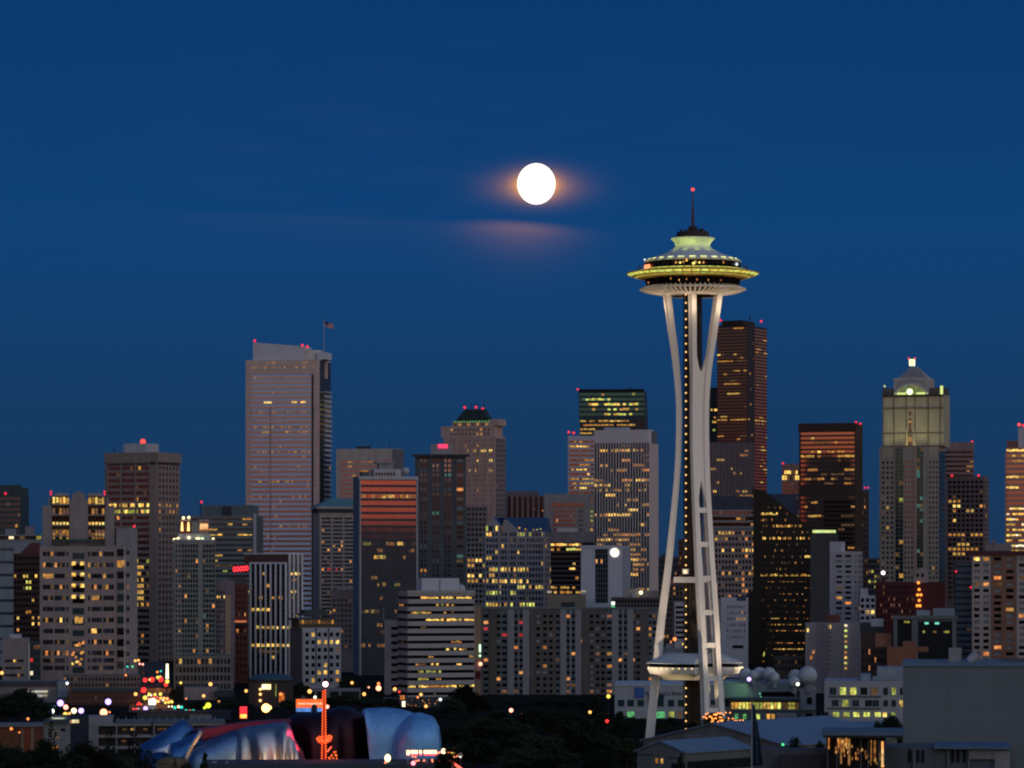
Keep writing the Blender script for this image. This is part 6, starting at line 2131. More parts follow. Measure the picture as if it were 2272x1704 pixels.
for i in range(46):
    u = random.random()
    px = 1856 + u * 95 + random.uniform(-8, 8)
    py = 1655 + u * 36 + random.uniform(-14, 16)
    if px > 1955 or py > 1703:
        continue
    put('hanging_lamp', MB().box(-.09, .09, -.1, .1, -.32, .32).mesh('hanging_lamp', random.choice(LO)), b.root, (b.lx(px, -hd + 1), -hd + 1.0 + random.random(), b.z(py)))
for px in (1835, 1856, 1909, 1925, 1949, 1962):
    b.box(px, px + 2.4, -hd - .1, -hd + .3, 1637, 1800, W('lobby_mullion', (.10, .11, .12)), 'column')
put('lamp', MB().ball((0, 0, 0), .4, 8).mesh('lamp', LO[2], True), b.root, (b.lx(1958, -hd), -hd - .4, b.z(1699)))
b.done()
b = Bld('parapet_wall', 'long low pale wall at the foot of the lobby, lower right', 'wall', 1690, 1842, 1842, 1664, 800, 0, W('forecourt_mauve', (.10, .095, .105)), depth=10)
b.root['kind'] = 'thing'
b.body()
b.box(1730, 1842, -b.d / 2 - 3, -b.d / 2 - .02, 1676, 1720, W('forecourt_dark', (.045, .042, .048)), 'planter')
b.done()
# pavilion halls
HALLW = W('hall_wall', (.155, .15, .145))
HALLR = W('hall_roof_blue', (.15, .22, .30), rough=.5)


def hall(b, ridge_py, over=.8):
    """gable ends on the front, ridge running back"""
    hd, w2 = b.d / 2, b.w / 2
    b.body()
    Yf = b.Y
    zr = CZ + (HY - ridge_py) / FPX * Yf
    MB().prism([(-w2, b.H - .02), (w2, b.H - .02), (0, zr)], -hd + .02, hd - .02, axis='y').build('gable', b.wallm, b.root)
    sl = (zr - b.H) / w2
    for sg_ in (-1, 1):
        x0, x1 = 0, sg_ * (w2 + over)
        z0, z1 = zr + .05, zr - sl * (w2 + over) + .05
        MB().hexa([(x0, -hd - over, z0), (x1, -hd - over, z1), (x1, hd + over, z1), (x0, hd + over, z0), (x0, -hd - over, z0 + .35), (x1, -hd - over, z1 + .35), (x1, hd + over, z1 + .35), (x0, hd + over, z0 + .35)]).build('roof', HALLR, b.root)


b = Bld('exhibition_hall', 'large grey gabled hall with a blue grey roof behind the small gabled house', 'hall', 1428, 1745, 1990, 1655, 960, 33, HALLW)
hall(b, 1612)
hd = b.d / 2
b.box(1520, 1590, -hd - 4, -hd, 1632, 1652, W('hall_box', (.17, .17, .18)), 'annex')
b.box(1566, 1602, -hd - 7, -hd - 4, 1645, 1668, W('hall_box2', (.15, .14, .145)), 'annex')
b.done()
b = Bld('exhibition_hall', 'wide low hall roof to the right of the flagpole', 'hall', 1690, 1960, 1960, 1640, 990, 0, HALLW, depth=60)
b.body(z1=b.H - .3)
zb1 = b.z(1600, 1050)
hd, w2 = b.d / 2, b.w / 2
MB().hexa([(-w2 - 6, -hd - 1, b.H - .4), (w2 + 1, -hd - 1, b.H - .4), (w2 + 1, hd, zb1 - .4), (-w2 - 12, hd, zb1 - .4), (-w2 - 6, -hd - 1, b.H), (w2 + 1, -hd - 1, b.H), (w2 + 1, hd, zb1), (-w2 - 12, hd, zb1)]).build('roof', HALLR, b.root)
b.box(1690, 1708, -hd - .4, -hd, 1653, 1683, W('banner_ochre', (.22, .13, .02)), 'banner')
b.done()
b = Bld('gabled_house', 'small gabled house with a lit orange window in front of the large hall', 'house', 1414, 1522, 1668, 1671, 850, 38, W('house_wall', (.165, .165, .15)))
hall(b, 1649, .5)
hd = b.d / 2
for px, w_, k in ((1458, 7, 'a'), (1469, 6, 'y')):
    put('lit_window', pane_mesh(w_ * 850 / FPX, 1.25, LIT[k]), b.root, (b.lx(px, -hd), -hd - .06, b.z(1691)))
b.box(1415, 1450, -hd - .15, -hd, 1675, 1677, DARK, 'ledge')
b.box(1482, 1508, -hd - .15, -hd, 1679, 1681, DARK, 'ledge')
b.box(1490, 1520, -hd - .12, -hd - .01, 1692, 1720, BLACK, 'window')
b.fbox('R', .5, b.d - .5, b.z(1712), b.z(1690), .05, BLACK)
b.done()
# flagpole with a drooping flag
t = thing('flagpole', 'tall pale flagpole in front of the large hall', 'flagpole', at(1668, 1704, 700).xy.to_3d() + Vector((0, 0, hgt(700))))
zt = CZ + (HY - 1556) / FPX * 700
MB().tube((0, 0, 0), (0, 0, zt), .24, 10, .13).build('pole', wall('pole_steel', (.30, .31, .33), .1, .45), t)
MB().ball((0, 0, zt + .1), .26, 10).build('finial', wall('finial_bronze', (.25, .17, .08), .1, .4), t)
fm = MB()
nu, nv = 10, 18
for j in range(nv + 1):
    v = j / nv
    for i in range(nu + 1):
        u = i / nu
        wd = (.35 + 1.75 * v ** .8)
        fm.v.append((.16 + wd * u, .55 * math.sin(u * 9 + v * 1.2) * v, -v * 12.5 - (1 - u) * .2))
for j in range(nv):
    for i in range(nu):
        k = j * (nu + 1) + i
        fm.f.append([k, k + 1, k + nu + 2, k + nu + 1])
        fm.m.append(0)
fo = fm.build('flag', W('flag_navy', (.018, .028, .06)), None, True, at(1668, 1562, 700))
so = fo.modifiers.new('thick', 'SOLIDIFY')
so.thickness = .04
tag(fo, 'dark navy flag with pale stars hanging limp from the pale flagpole', 'flag')
st = MB()
random.seed(5)
for q in range(26):
    v = random.uniform(.25, .98)
    u = random.uniform(.15, .9)
    x, z = .16 + (.35 + 1.75 * v ** .8) * u, -v * 12.5
    y = .55 * math.sin(u * 9 + v * 1.2) * v - .06
    pts = []
    for a in range(10):
        r_ = .13 if a % 2 else .05
        pts.append((x + r_ * math.sin(a * math.pi / 5), z + r_ * math.cos(a * math.pi / 5)))
    st.prism(pts, y - .02, y, axis='y')
st.build('star', W('star_white', (.20, .23, .28)), fo)

# ------------------------------------------------------------------ the curved metal museum
mus = thing('museum', 'curvy metal museum in blue, silver, red and dark purple at the bottom', 'museum', at(640, 1704, 990).xy.to_3d())
MO = mus.location


def metal(name, c, rough=.35, metallic=.85):
    m, nt, p = mat_new(name)
    p.inputs['Metallic'].default_value = metallic
    g = nt.nodes.new('ShaderNodeNewGeometry')
    n = nt.nodes.new('ShaderNodeTexNoise')
    n.inputs['Scale'].default_value = .35
    n.inputs['Detail'].default_value = 4
    nt.links.new(g.outputs['Position'], n.inputs[0])
    r = nt.nodes.new('ShaderNodeValToRGB')
    r.color_ramp.elements[0].position, r.color_ramp.elements[1].position = .3, .7
    r.color_ramp.elements[0].color = (*[q * .82 for q in c], 1)
    r.color_ramp.elements[1].color = (*[min(1, q * 1.15) for q in c], 1)
    nt.links.new(n.outputs[0], r.inputs[0])
    nt.links.new(r.outputs[0], p.inputs['Base Color'])
    mr = nt.nodes.new('ShaderNodeMapRange')
    mr.inputs[3].default_value, mr.inputs[4].default_value = rough - .08, rough + .12
    nt.links.new(n.outputs[0], mr.inputs[0])
    nt.links.new(mr.outputs[0], p.inputs['Roughness'])
    v = nt.nodes.new('ShaderNodeTexVoronoi')
    v.inputs['Scale'].default_value = .9
    nt.links.new(g.outputs['Position'], v.inputs['Vector'])
    bp = nt.nodes.new('ShaderNodeBump')
    bp.inputs['Strength'].default_value = .06
    bp.inputs['Distance'].default_value = .12
    nt.links.new(v.outputs['Distance'], bp.inputs['Height'])
    nt.links.new(bp.outputs[0], p.inputs['Normal'])
    MATS[name] = m
    return m


def shell(name, m, st, D=9.0, Y=990.0, p=.6, ripple=0.0, rf=3, n=22, sub=5):
    """a skin swept along stations (column, top row, bottom row); bulging towards us"""
    xs = []
    for i in range(len(st) - 1):
        for q in range(sub):
            u = q / sub
            a, c_ = st[i], st[i + 1]
            s0 = st[max(0, i - 1)]
            s1 = st[min(len(st) - 1, i + 2)]
            row = []
            for k in range(3):
                m0, m1 = (c_[k] - s0[k]) / 2, (s1[k] - a[k]) / 2
                if k == 0:
                    row.append(a[k] + (c_[k] - a[k]) * u)
                else:
                    row.append(a[k] * (2 * u ** 3 - 3 * u ** 2 + 1) + m0 * (u ** 3 - 2 * u ** 2 + u) + c_[k] * (-2 * u ** 3 + 3 * u ** 2) + m1 * (u ** 3 - u ** 2))
            xs.append(row)
    xs.append(list(st[-1]))
    mb = MB()
    N = len(xs)
    for i, (px, t_, b_) in enumerate(xs):
        e = i / (N - 1)
        dd = D * (.35 + .65 * math.sin(math.pi * min(1, max(0, e))) ** .6)
        z1 = CZ + (HY - t_) / FPX * Y
        z0 = max(-.5, CZ + (HY - b_) / FPX * Y)
        x = (px - CX) / FPX * Y - MO.x
        for j in range(n + 1):
            t = math.pi * j / n
            rp = 1 + ripple * math.sin(e * math.pi * rf * 2 + math.sin(t) * 1.5)
            mb.v.append((x + ripple * 4 * math.sin(t * 2 + e * 9), Y - MO.y - dd * rp * math.copysign(abs(math.cos(t)) ** .8, math.cos(t)), z0 + (z1 - z0) * math.sin(t) ** p))
    for i in range(N - 1):
        for j in range(n):
            k = i * (n + 1) + j
            mb.f.append([k, k + n + 1, k + n + 2, k + 1])
            mb.m.append(0)
    mb.f.append(list(range(n + 1)))
    mb.m.append(0)
    mb.f.append(list(range((N - 1) * (n + 1) + n, (N - 1) * (n + 1) - 1, -1)))
    mb.m.append(0)
    return mb.build(name, m, mus, True)


BLU = metal('museum_blue', (.06, .17, .38), .32, .7)
SIL = metal('museum_silver', (.50, .47, .48), .30, .95)
SKY = metal('museum_sky_blue', (.16, .40, .72), .42, .45)
REDM = metal('museum_red', (.30, .012, .03), .45, .3)
PUR = metal('museum_purple', (.030, .011, .018), .42, .7)
shell('blue_shell', BLU, [(312, 1652, 1700), (340, 1636, 1700), (372, 1616, 1700), (404, 1598, 1700), (420, 1606, 1700), (436, 1624, 1700)], 7, 1004, .5)
shell('blue_shell', BLU, [(332, 1662, 1704), (352, 1656, 1704), (376, 1650, 1704), (400, 1642, 1704), (425, 1630, 1704), (452, 1624, 1704), (470, 1632, 1704)], 8, 988, .45, .05, 1)
shell('pale_fold', metal('museum_pale_blue', (.36, .46, .62), .35, .7), [(336, 1663, 1672), (352, 1657, 1668), (368, 1651, 1668), (379, 1649, 1674)], 2.2, 978, .6)
shell('silver_shell', metal('museum_blue_silver', (.12, .20, .34), .32, .85), [(408, 1690, 1704), (420, 1668, 1704), (440, 1647, 1704), (465, 1637, 1704), (500, 1624, 1704), (535, 1615, 1704), (560, 1612, 1704)], 9, 980, .55, .05, 1)
shell('silver_shell', SIL, [(524, 1620, 1704), (545, 1613, 1704), (571, 1609, 1704), (607, 1604, 1704), (634, 1604, 1704), (645, 1618, 1704), (656, 1640, 1704), (668, 1660, 1704), (674, 1686, 1704)], 9.5, 977, .5, .12, 4)
shell('dark_shell', PUR, [(640, 1592, 1704), (654, 1585, 1704), (690, 1581, 1704), (720, 1577, 1704), (752, 1568, 1704), (776, 1569, 1704), (800, 1580, 1704), (828, 1590, 1704)], 12, 1010, .45, .05, 4)
shell('sky_blue_shell', SKY, [(804, 1576, 1580), (812, 1572, 1600), (824, 1571, 1690), (850, 1570, 1690), (880, 1572, 1690), (905, 1577, 1690), (925, 1584, 1690)], 9, 1000, .5, .03, 1)
shell('sky_blue_shell', SKY, [(872, 1640, 1690), (884, 1614, 1690), (905, 1590, 1690), (925, 1581, 1690), (945, 1585, 1690), (963, 1592, 1690), (975, 1612, 1690), (978, 1640, 1690)], 10.5, 994, .45, .03, 1)
rm = MB()
nst = 14
for j in range(nst + 1):
    u = j / nst
    px0, py0 = 430 + 216 * u, 1617 - 22 * math.sin(u * math.pi / 2)
    px1, py1 = 448 + 196 * u, 1643 - 40 * math.sin(u * math.pi / 2) + 1
    Y0, Y1 = 1002, 979
    a_, c_ = at(px0, py0, Y0) - MO, at(px1, py1 - 24 * (1 - u) * 1.0, Y1) - MO
    d_ = at(px1, py1 - 2, Y1 - .5) - MO
    e_ = at(px0, py0 + 12, Y0 + 1) - MO
    rm.v += [tuple(a_), tuple(c_), tuple(d_), tuple(e_)]
for j in range(nst):
    for i in range(4):
        rm.f.append([j * 4 + i, j * 4 + (i + 1) % 4, (j + 1) * 4 + (i + 1) % 4, (j + 1) * 4 + i])
        rm.m.append(0)
rm.f += [[3, 2, 1, 0], [nst * 4 + i for i in range(4)]]
rm.m += [0, 0]
rm.build('red_roof', REDM, mus)
rim = MB()
prev = None
for j in range(13):
    u = j / 12
    a = at(447 - 33 * math.sin(u * 1.45) ** 1.2, 1622 + 64 * u, 974) - MO
    if prev is not None:
        rim.tube(prev, a, .75, 8)
    prev = a
rim.build('silver_rim', metal('museum_rim', (.6, .62, .66), .25, .95), mus)
lamp('added_red_light', 'POINT', at(694, 1600, 978) - MO, 1100, (1, .02, .06), mus, size=.8)  # added to redden the dark shell; stands in for the ride tower's light
lamp('added_red_light', 'POINT', at(700, 1640, 980) - MO, 900, (1, .02, .06), mus, size=.8)
lamp('museum_warm_light', 'POINT', at(604, 1700, 955) - MO, 2600, (1, .62, .34), mus, size=3.0)
lamp('museum_warm_light', 'POINT', at(480, 1698, 960) - MO, 350, (1, .45, .15), mus, size=.8)
b = Bld('low_building', 'low dark flat roofed building along the bottom before the museum', 'building', 444, 986, 986, 1694, 930, 0, W('flat_roof_navy', (.055, .07, .085)), depth=22)
b.body()
b.box(470, 480, -4, 0, 1690, 1696, LGREY, 'roof_unit')
b.box(500, 506, -6, -3, 1691, 1696, LGREY, 'roof_unit')
b.box(864, 880, -4, 0, 1689, 1696, DARK, 'roof_unit')
b.box(936, 950, -6, 0, 1688, 1696, GREY, 'roof_unit')
b.done()
b = Bld('low_building', 'tan rounded shed roof at the bottom beside the blue museum shell', 'building', 346, 420, 420, 1696, 900, 0, W('shed_tan', (.13, .10, .07)), depth=10)
b.body()
prf = [(b.lx(383 + 37 * math.cos(math.pi * i / 14), -b.d / 2), b.H - .02 + 1.6 * math.sin(math.pi * i / 14)) for i in range(15)]
MB().prism(prf, -b.d / 2, b.d / 2, axis='y').build('roof', W('shed_tan', (.13, .10, .07)), b.root, True)
b.done()

# ------------------------------------------------------------------ lower left: blocks, street, rides
b = Bld('office_block', 'small blank grey block with two rows of dim windows at the far left', 'office block', 5, 66, 66, 1416, 1500, 0, W('left_grey', (.20, .19, .195)), depth=20)
b.body()
b.box(22, 48, -b.d / 2 + 3, b.d / 2 - 3, 1408, 1417, LGREY, 'plant_room')
for py in (1466, 1482, 1498):
    for i in range(9):
        k = random.choice('dda') if random.random() < .25 else ''
        if py == 1466 and i == 4:
            k = 'Y'
        put('window', pane_mesh(.75, 1.15, LIT[k] if k else GL['glass']), b.root, (b.lx(13 + i * 4.7, -b.d / 2), -b.d / 2 - .06, b.z(py)))
b.box(63.5, 65.5, -b.d / 2 - .6, -b.d / 2, 1430, 1515, WHITE, 'downpipe')
b.done()
b = Bld('office_block', 'narrow glazed link with greenish windows left of the stepped pale tower', 'office block', 66, 90, 90, 1424, 1530, 0, W('link_teal', (.05, .075, .08)), depth=14)
b.body()
b.grid('F', 1428, 1515, 6, 3, .8, .6, lit=.22, kinds='gtd', frame=.15, dark='teal', hints=[(70, 76, 1490, 'w', .6), (70, 80, 1465, 'r', .4)])
b.done()
b = Bld('office_block', 'long pale podium with a dark upper band and a lit sign strip at far left', 'office block', -40, 150, 150, 1513, 1440, 0, W('podium_pale', (.17, .165, .17)), depth=26)
hd = b.d / 2
b.body()
b.fbox('F', 0, b.w * .86, b.z(1522), b.z(1512), .6, W('podium_navy', (.05, .055, .075)))
b.box(128, 152, -hd - 1, hd - 4, 1512, 1548, W('blue_box', (.17, .22, .27)), 'stair_box')
sm_ = emit('sign_cream', (1, 1, .62), .62, .6, .8)
for q in range(11):
    b.box(57.5 + q * 4.5, 61 + q * 4.5, -hd - .5, -hd - .1, 1532.5, 1537, sm_, 'sign_letter')
b.box(80, 105, -hd - .5, -hd - .1, 1541, 1546, emit('sign_cream_dim', (1, 1, .7), .32, .7, .8), 'lit_panel')
b.box(148, 158, -hd - .3, hd - 6, 1524, 1560, W('orange_lit_wall', (.26, .12, .05)), 'side_wall')
b.done()
b = Bld('brick_block', 'long low red brick block with rows of tiny windows beside the street', 'office block', 156, 312, 312, 1531, 1420, 0, W('long_brick', (.12, .055, .045)), depth=20)
hd = b.d / 2
b.body()
b.fbox('F', 0, b.w, b.z(1534), b.z(1526), .8, W('roof_teal_dark', (.045, .075, .085)))
b.grid('F', 1541, 1580, 3, 24, .30, .42, 160, 308, lit=.13, kinds='dag', frame=0, darks=['black', 'glass'])
b.done()
b = Bld('office_block', 'brown storey block with an orange glow at its side, under the stepped pale tower', 'office block', 140, 312, 312, 1498, 1475, 0, W('base_brown', (.13, .115, .115)), depth=16)
b.body()
b.grid('F', 1500, 1526, 2, 22, .5, .5, lit=.16, kinds='daa', frame=.2, dark='black')
b.done()
b = Bld('apartment_block', 'low orange lit wall with vertical stripes behind the left hand trees', 'apartment block', -40, 108, 108, 1612, 1060, 0, W('ochre_red', (.17, .065, .035)), depth=16)
hd = b.d / 2
b.body()
b.box(-40, 112, -hd - 1, hd, 1608, 1613, W('roof_grey_pale', (.17, .18, .18)), 'roof')
for px, w_, c_ in ((46, 7, (.25, .15, .10)), (53, 14, (.24, .06, .03)), (68, 7, (.26, .17, .11)), (78, 10, (.16, .06, .04)), (90, 8, (.14, .07, .05))):
    b.box(px, px + w_, -hd - .2, -hd, 1613, 1670, wall('stripe_%d' % px, c_), 'wall_panel')
b.done()
b = Bld('apartment_block', 'white gable block with amber lit windows between the left hand trees', 'apartment block', 98, 156, 156, 1602, 990, 0, W('gable_white', (.17, .175, .18)), depth=12)
hd = b.d / 2
b.body()
b.box(96, 152, -hd - .6, hd, 1600, 1606, W('gable_eave', (.07, .075, .07)), 'eave')
for px, py, w_, h_, k in ((121, 1657, 14, 8, 'o'), (122, 1676, 17, 7, 'o'), (124, 1624, 14, 4, 'd'), (126, 1636, 12, 4, 'd'), (140, 1619, 10, 5, '')):
    put('window', pane_mesh(w_ * 990 / FPX, h_ * 990 / FPX, emit('window_deep_amber', (1, .34, .02), .42, .6, .8) if k == 'o' else (LIT[k] if k else GL['black'])), b.root, (b.lx(px, -hd), -hd - .06, b.z(py)))
b.done()
b = Bld('office_block', 'blank dark navy box between the white gable block and the white columned one', 'office block', 154, 197, 197, 1589, 1030, 0, W('navy_box', (.025, .032, .05)), depth=12)
b.body()
b.box(154, 190, -b.d / 2 - .4, -b.d / 2, 1594, 1597, W('navy_box2', (.04, .05, .07)), 'ledge')
b.box(160, 175, -b.d / 2 - .8, -b.d / 2 - .4, 1597, 1604, emit('shop_cream', (1, .95, .45), .9, .4, .8), 'lit_sign')
b.box(154.5, 159, -b.d / 2 - .8, -b.d / 2 - .4, 1598, 1605, emit('shop_orange', (1, .4, .15), .5, .4, .8), 'lit_sign')
b.done()
b = Bld('shop', 'little shop with a pale green lit fascia under the purple white lamps', 'shop', 100, 156, 156, 1588, 1210, 0, W('shop_grey', (.12, .135, .135)), depth=10)
hd = b.d / 2
b.body()
b.box(108, 146, -hd - .4, -hd, 1591, 1597.5, emit('fascia_glow', (.75, 1, .70), .16, .5, .8), 'fascia')
random.seed(21)
for q in range(9):
    px = 115 + q * 3.0
    b.box(px, px + 2.0, -hd - .55, -hd - .42, 1592.3 - (2 if q == 0 else 0), 1596 + (.8 if q in (0, 7) else 0), emit('script_glow', (.85, 1, .75), .75, .5, 1.2), 'sign_letter')
b.box(106, 116, -hd - .4, -hd, 1572, 1588, W('shop_blue', (.06, .10, .16)), 'blue_panel')
b.box(96, 124, -hd - 1, hd, 1567, 1572, W('shop_canopy', (.10, .16, .20)), 'canopy')
b.done()
# white columned parking block
PKW = W('parking_white', (.24, .235, .235), var=.07)
b = Bld('parking_block', 'white columned parking block with dark open decks left of the metal museum', 'parking block', 194, 500, 500, 1604, 1060, 0, PKW, depth=16)
hd = b.d / 2
b.box(194, 500, -hd + 1.2, hd, 1606, 1720, W('parking_dark', (.045, .032, .03)))
for py in (1604, 1630, 1655, 1680):
    b.box(194, 500, -hd - .2, -hd + 1.2, py, py + 6.5, PKW)
for px in (194, 257, 297, 340, 382, 425, 468, 497):
    b.box(px, px + 3, -hd - .05, -hd + 1.1, 1606, 1720, PKW)
b.box(194, 218, -hd - .1, -hd + 1.15, 1608, 1720, W('parking_grey', (.22, .22, .23)))
for py, ps_ in ((1618, ((272, 'd'), (290, 'a'), (318, 'd'), (350, 'd'), (362, 'd'))), (1644, ((270, 'd'), (330, 'd'))),):
    for px, k in ps_:
        b.box(px, px + 9, -hd + 1.0, -hd + 1.15, py - 2.5, py + 2, LIT[k], 'deck_light')
b.box(196, 252, -hd + 2, hd - 2, 1589, 1604.5, W('penthouse_pale', (.25, .24, .26)), 'penthouse')
b.box(252, 256, -hd + 1.5, -hd + 3, 1588, 1605, BLACK, 'flue')
b.box(336, 339.5, -hd - .6, -hd - .2, 1600, 1632, W('navy_box', (.025, .032, .05)), 'banner_post')
b.box(256, 500, -hd - .6, hd, 1600.5, 1604.2, W('parking_roof', (.12, .145, .16)), 'roof')
rl = MB().tube((0, 0, 0), (0, 0, 1.2), .07, 5).ball((0, 0, 1.3), .13, 6).mesh('roof_light', W('roof_light_post', (.35, .36, .36)))
for i in range(13):
    put('roof_light', rl, b.root, (b.lx(262 + i * 18, -hd + 3), -hd + 3, b.z(1600.5)))
b.done()
b = Bld('office_block', 'blank grey shed beyond the street at the foot of the teal glass tower', 'office block', 408, 482, 482, 1526, 1470, 0, W('shed_blue_grey', (.20, .20, .22)), depth=14)
b.body()
b.box(474, 520, -b.d / 2 - 8, -b.d / 2 - 1, 1534, 1546, W('canopy_dark_teal', (.03, .05, .06)), 'canopy')
b.box(390, 408, -b.d / 2 + 1, b.d / 2, 1522, 1570, BLACK, 'dark_wall')
b.done()
b = Bld('low_building', 'long low dark wall along the street above the museum', 'building', 305, 470, 470, 1578, 1290, 0, W('street_wall', (.06, .055, .06)), depth=10)
b.body()
b.box(420, 480, -b.d / 2 - 3, -b.d / 2 - .5, 1586, 1600, W('street_wall_pale', (.17, .165, .16)), 'pale_wall')
b.box(470, 512, -b.d / 2 - 3, -b.d / 2 - .5, 1576, 1602, W('navy_box', (.025, .032, .05)), 'dark_box')
b.done()
b = Bld('shop', 'shop with a curved blue roof and a yellow lit sign below the black finned tower', 'shop', 552, 650, 650, 1510, 1400, 0, W('shop_brown', (.06, .045, .045)), depth=16)
hd = b.d / 2
b.body()
prf = [(b.lx(602 + 49 * math.cos(math.pi * i / 14), -hd), b.z(1510) - .02 + 2.6 * math.sin(math.pi * i / 14)) for i in range(15)]
MB().prism(prf, -hd - 1, hd, axis='y').build('roof', W('curved_roof_blue', (.035, .075, .12), rough=.5), b.root, True)
b.box(581, 601, -hd - .8, -hd - .3, 1518.5, 1529.5, emit('sign_yellow_white', (1, .95, .45), 2.0, .2, .8), 'lit_sign')
b.box(611, 613, -hd - .5, -hd, 1518, 1545, LIT['g'], 'lit_strip')
b.box(619, 631, -hd - .3, -hd, 1538, 1558, emit('orange_wall_glow', (1, .26, .03), .55, .5, .6), 'lit_wall')  # lamplight on the wall is put in as the wall's own glow
for py in (1529, 1540, 1554):
    put('wall_lamp', MB().ball((0, 0, 0), .55, 8).mesh('wall_lamp', emit('lamp_orange_wall', (1, .5, .16), 3), True), b.root, (b.lx(577.5, -hd - .6), -hd - .6, b.z(py)))
b.done()
b = Bld('office_block', 'pale framed low block behind the red ride tower', 'office block', 640, 800, 800, 1529, 1440, 0, W('frame_pale', (.19, .185, .20)), depth=14)
hd = b.d / 2
b.body()
for xa in (647, 678, 703, 732, 757, 777):
    b.box(xa, xa + 20, -hd - .05, -hd, 1534, 1556, BLACK, 'opening')
b.box(735, 752, -hd - .4, -hd, 1560, 1565.5, emit('shop_sign_cream', (1, 1, .6), .5, .5, .8), 'lit_sign')
b.box(768, 779, -hd - .4, -hd, 1560, 1564.5, MATS['shop_sign_cream'], 'lit_sign')
b.done()
b = Bld('shop', 'shop fronts glimmering low beneath the pale ribbon windowed block', 'shop', 850, 1000, 1000, 1549, 1400, 0, W('shop_slate', (.05, .055, .065)), depth=10)
hd = b.d / 2
b.body()
random.seed(33)
for q in range(34):
    px = random.uniform(905, 995)
    put('shop_light', MB().ball((0, 0, 0), .22, 6).mesh('shop_light', LIT[random.choice('Ywao')], True), b.root, (b.lx(px, -hd - .3), -hd - .3, b.z(random.uniform(1553, 1580))))
b.box(892, 899, -hd - .7, -hd - .3, 1556, 1574, emit('kiosk_cream', (1, .95, .6), 1.6, .2, .8), 'lit_kiosk')
b.box(888, 898, -hd - .5, -hd - .3, 1543, 1552, MATS['orange_wall_glow'], 'lit_wall')
b.done()
# billboard
t = thing('billboard', 'lit orange billboard with a blue foot, left of the red ride tower', 'billboard', at(686, 1600, 1200))
s_ = 1200 / FPX
z = lambda py: (1600 - py) * s_
X = lambda px: (px - 686) * s_
MB().box(X(655), X(717), -.1, .5, z(1580), z(1550)).build('board', W('billboard_frame', (.03, .03, .04)), t)
sc1 = MB().box(X(657), X(716), -.2, -.11, z(1570.5), z(1551)).build('screen', emit('billboard_orange', (1, .16, .02), 1.05, .18, .3), t)
MB().box(X(657), X(716), -.2, -.11, z(1579), z(1570.6)).build('screen', emit('billboard_blue', (.10, .32, .85), .85, .5, .5), t)
cv = bpy.data.curves.new('lettering', 'FONT')
cv.body = "fewest dropped calls"
cv.size = 1.02
cv.extrude = .02
cv.materials.append(emit('billboard_text', (1, .82, .6), 1.5))
tmp = bpy.data.objects.new('c', cv)
tme = bpy.data.meshes.new_from_object(tmp)
bpy.data.objects.remove(tmp)
put('lettering', tme, sc1, (X(661.5), -.24, z(1563)))
sc1.children[0].rotation_euler = (math.pi / 2, 0, 0)
for px in (662, 686, 710):
    MB().tube((X(px), .3, -(CZ + (HY - 1600) * s_)), (X(px), .3, z(1580)), .2, 8).build('post', DARKMETAL, t)
MB().lathe([(1.0, z(1582)), (1.0, z(1567)), (.75, z(1563.5)), (.01, z(1562))], 16, (X(698), -1.6)).build('silhouette_tank', W('tank_navy', (.03, .035, .06)), t, True)
t = thing('neon_sign', 'small red and yellow neon box sign left of the big orange flare lamp', 'sign', at(540, 1600, 1180))
s_ = 1180 / FPX
MB().box(-8 * s_, 8 * s_, 0, .6, 6 * s_, 32 * s_).build('sign_box', emit('neon_box_red', (1, .03, .04), 1.4, .25, 1.2), t)
MB().box(-7 * s_, 7 * s_, -.12, -.02, 7 * s_, 15 * s_).build('sign_panel', emit('neon_box_yellow', (1, .60, .08), 1.6, .4, 1.5), t)
MB().tube((0, .3, -(CZ + (HY - 1600) * s_)), (0, .3, 6 * s_), .2, 8).build('post', DARKMETAL, t)
t = thing('road_sign', 'glowing yellow green sign bulb with a tail beside the street', 'sign', at(459, 1600, 1330))
s_ = 1330 / FPX
YG = emit('sign_yellow_green', (.85, .95, .04), 1.6, .15)
MB().ball((3 * s_, 0, 35 * s_), 6.2 * s_, 14).build('sign_bulb', YG, t, True)
MB().tube((-7 * s_, 0, 28 * s_), (-1 * s_, 0, 33 * s_), 2.4 * s_, 8).build('sign_tail', YG, t)
MB().tube((0, .4, -(CZ + (HY - 1600) * s_)), (0, .4, 30 * s_), .12, 6).build('post', DARKMETAL, t)

# street
rd = MB()
for (ya, yb, z_) in ((1348, 2050, .012),):
    rd.add([((330 - CX) / FPX * yb - 6, yb, z_), ((362 - CX) / FPX * yb + 2, yb, z_), ((392 - CX) / FPX * ya, ya, z_), ((285 - CX) / FPX * ya, ya, z_)], [(3, 2, 1, 0)])
ro = rd.build('street', wall('asphalt', (.06, .058, .055), .2, .8, .2, False))
ro['kind'] = 'structure'
rm2 = MB()
for i in range(14):
    u0, u1 = i / 14, (i + .45) / 14
    ya, yb = 1360 + u0 * 640, 1360 + u1 * 640
    xa = (338.5 - CX) / FPX * ya + (u0 * 6)
    xb = (338.5 - CX) / FPX * yb + (u1 * 6)
    rm2.add([(xa - .12, ya, .02), (xa + .12, ya, .02), (xb + .12, yb, .02), (xb - .12, yb, .02)], [(0, 1, 2, 3)])
mo_ = rm2.build('street_marking', wall('road_paint', (.7, .7, .68), .1))
mo_['kind'] = 'structure'

CARB = [wall('car_%s' % n, c_, .05, .35, spec=.5) for n, c_ in (('dark', (.03, .03, .035)), ('silver', (.35, .36, .37)), ('red', (.2, .02, .02)), ('white', (.6, .6, .58)))]
TAIL = emit('tail_lamp', (1, .03, .03), 2.4)
HEAD = emit('head_lamp', (1, .80, .45), 3)


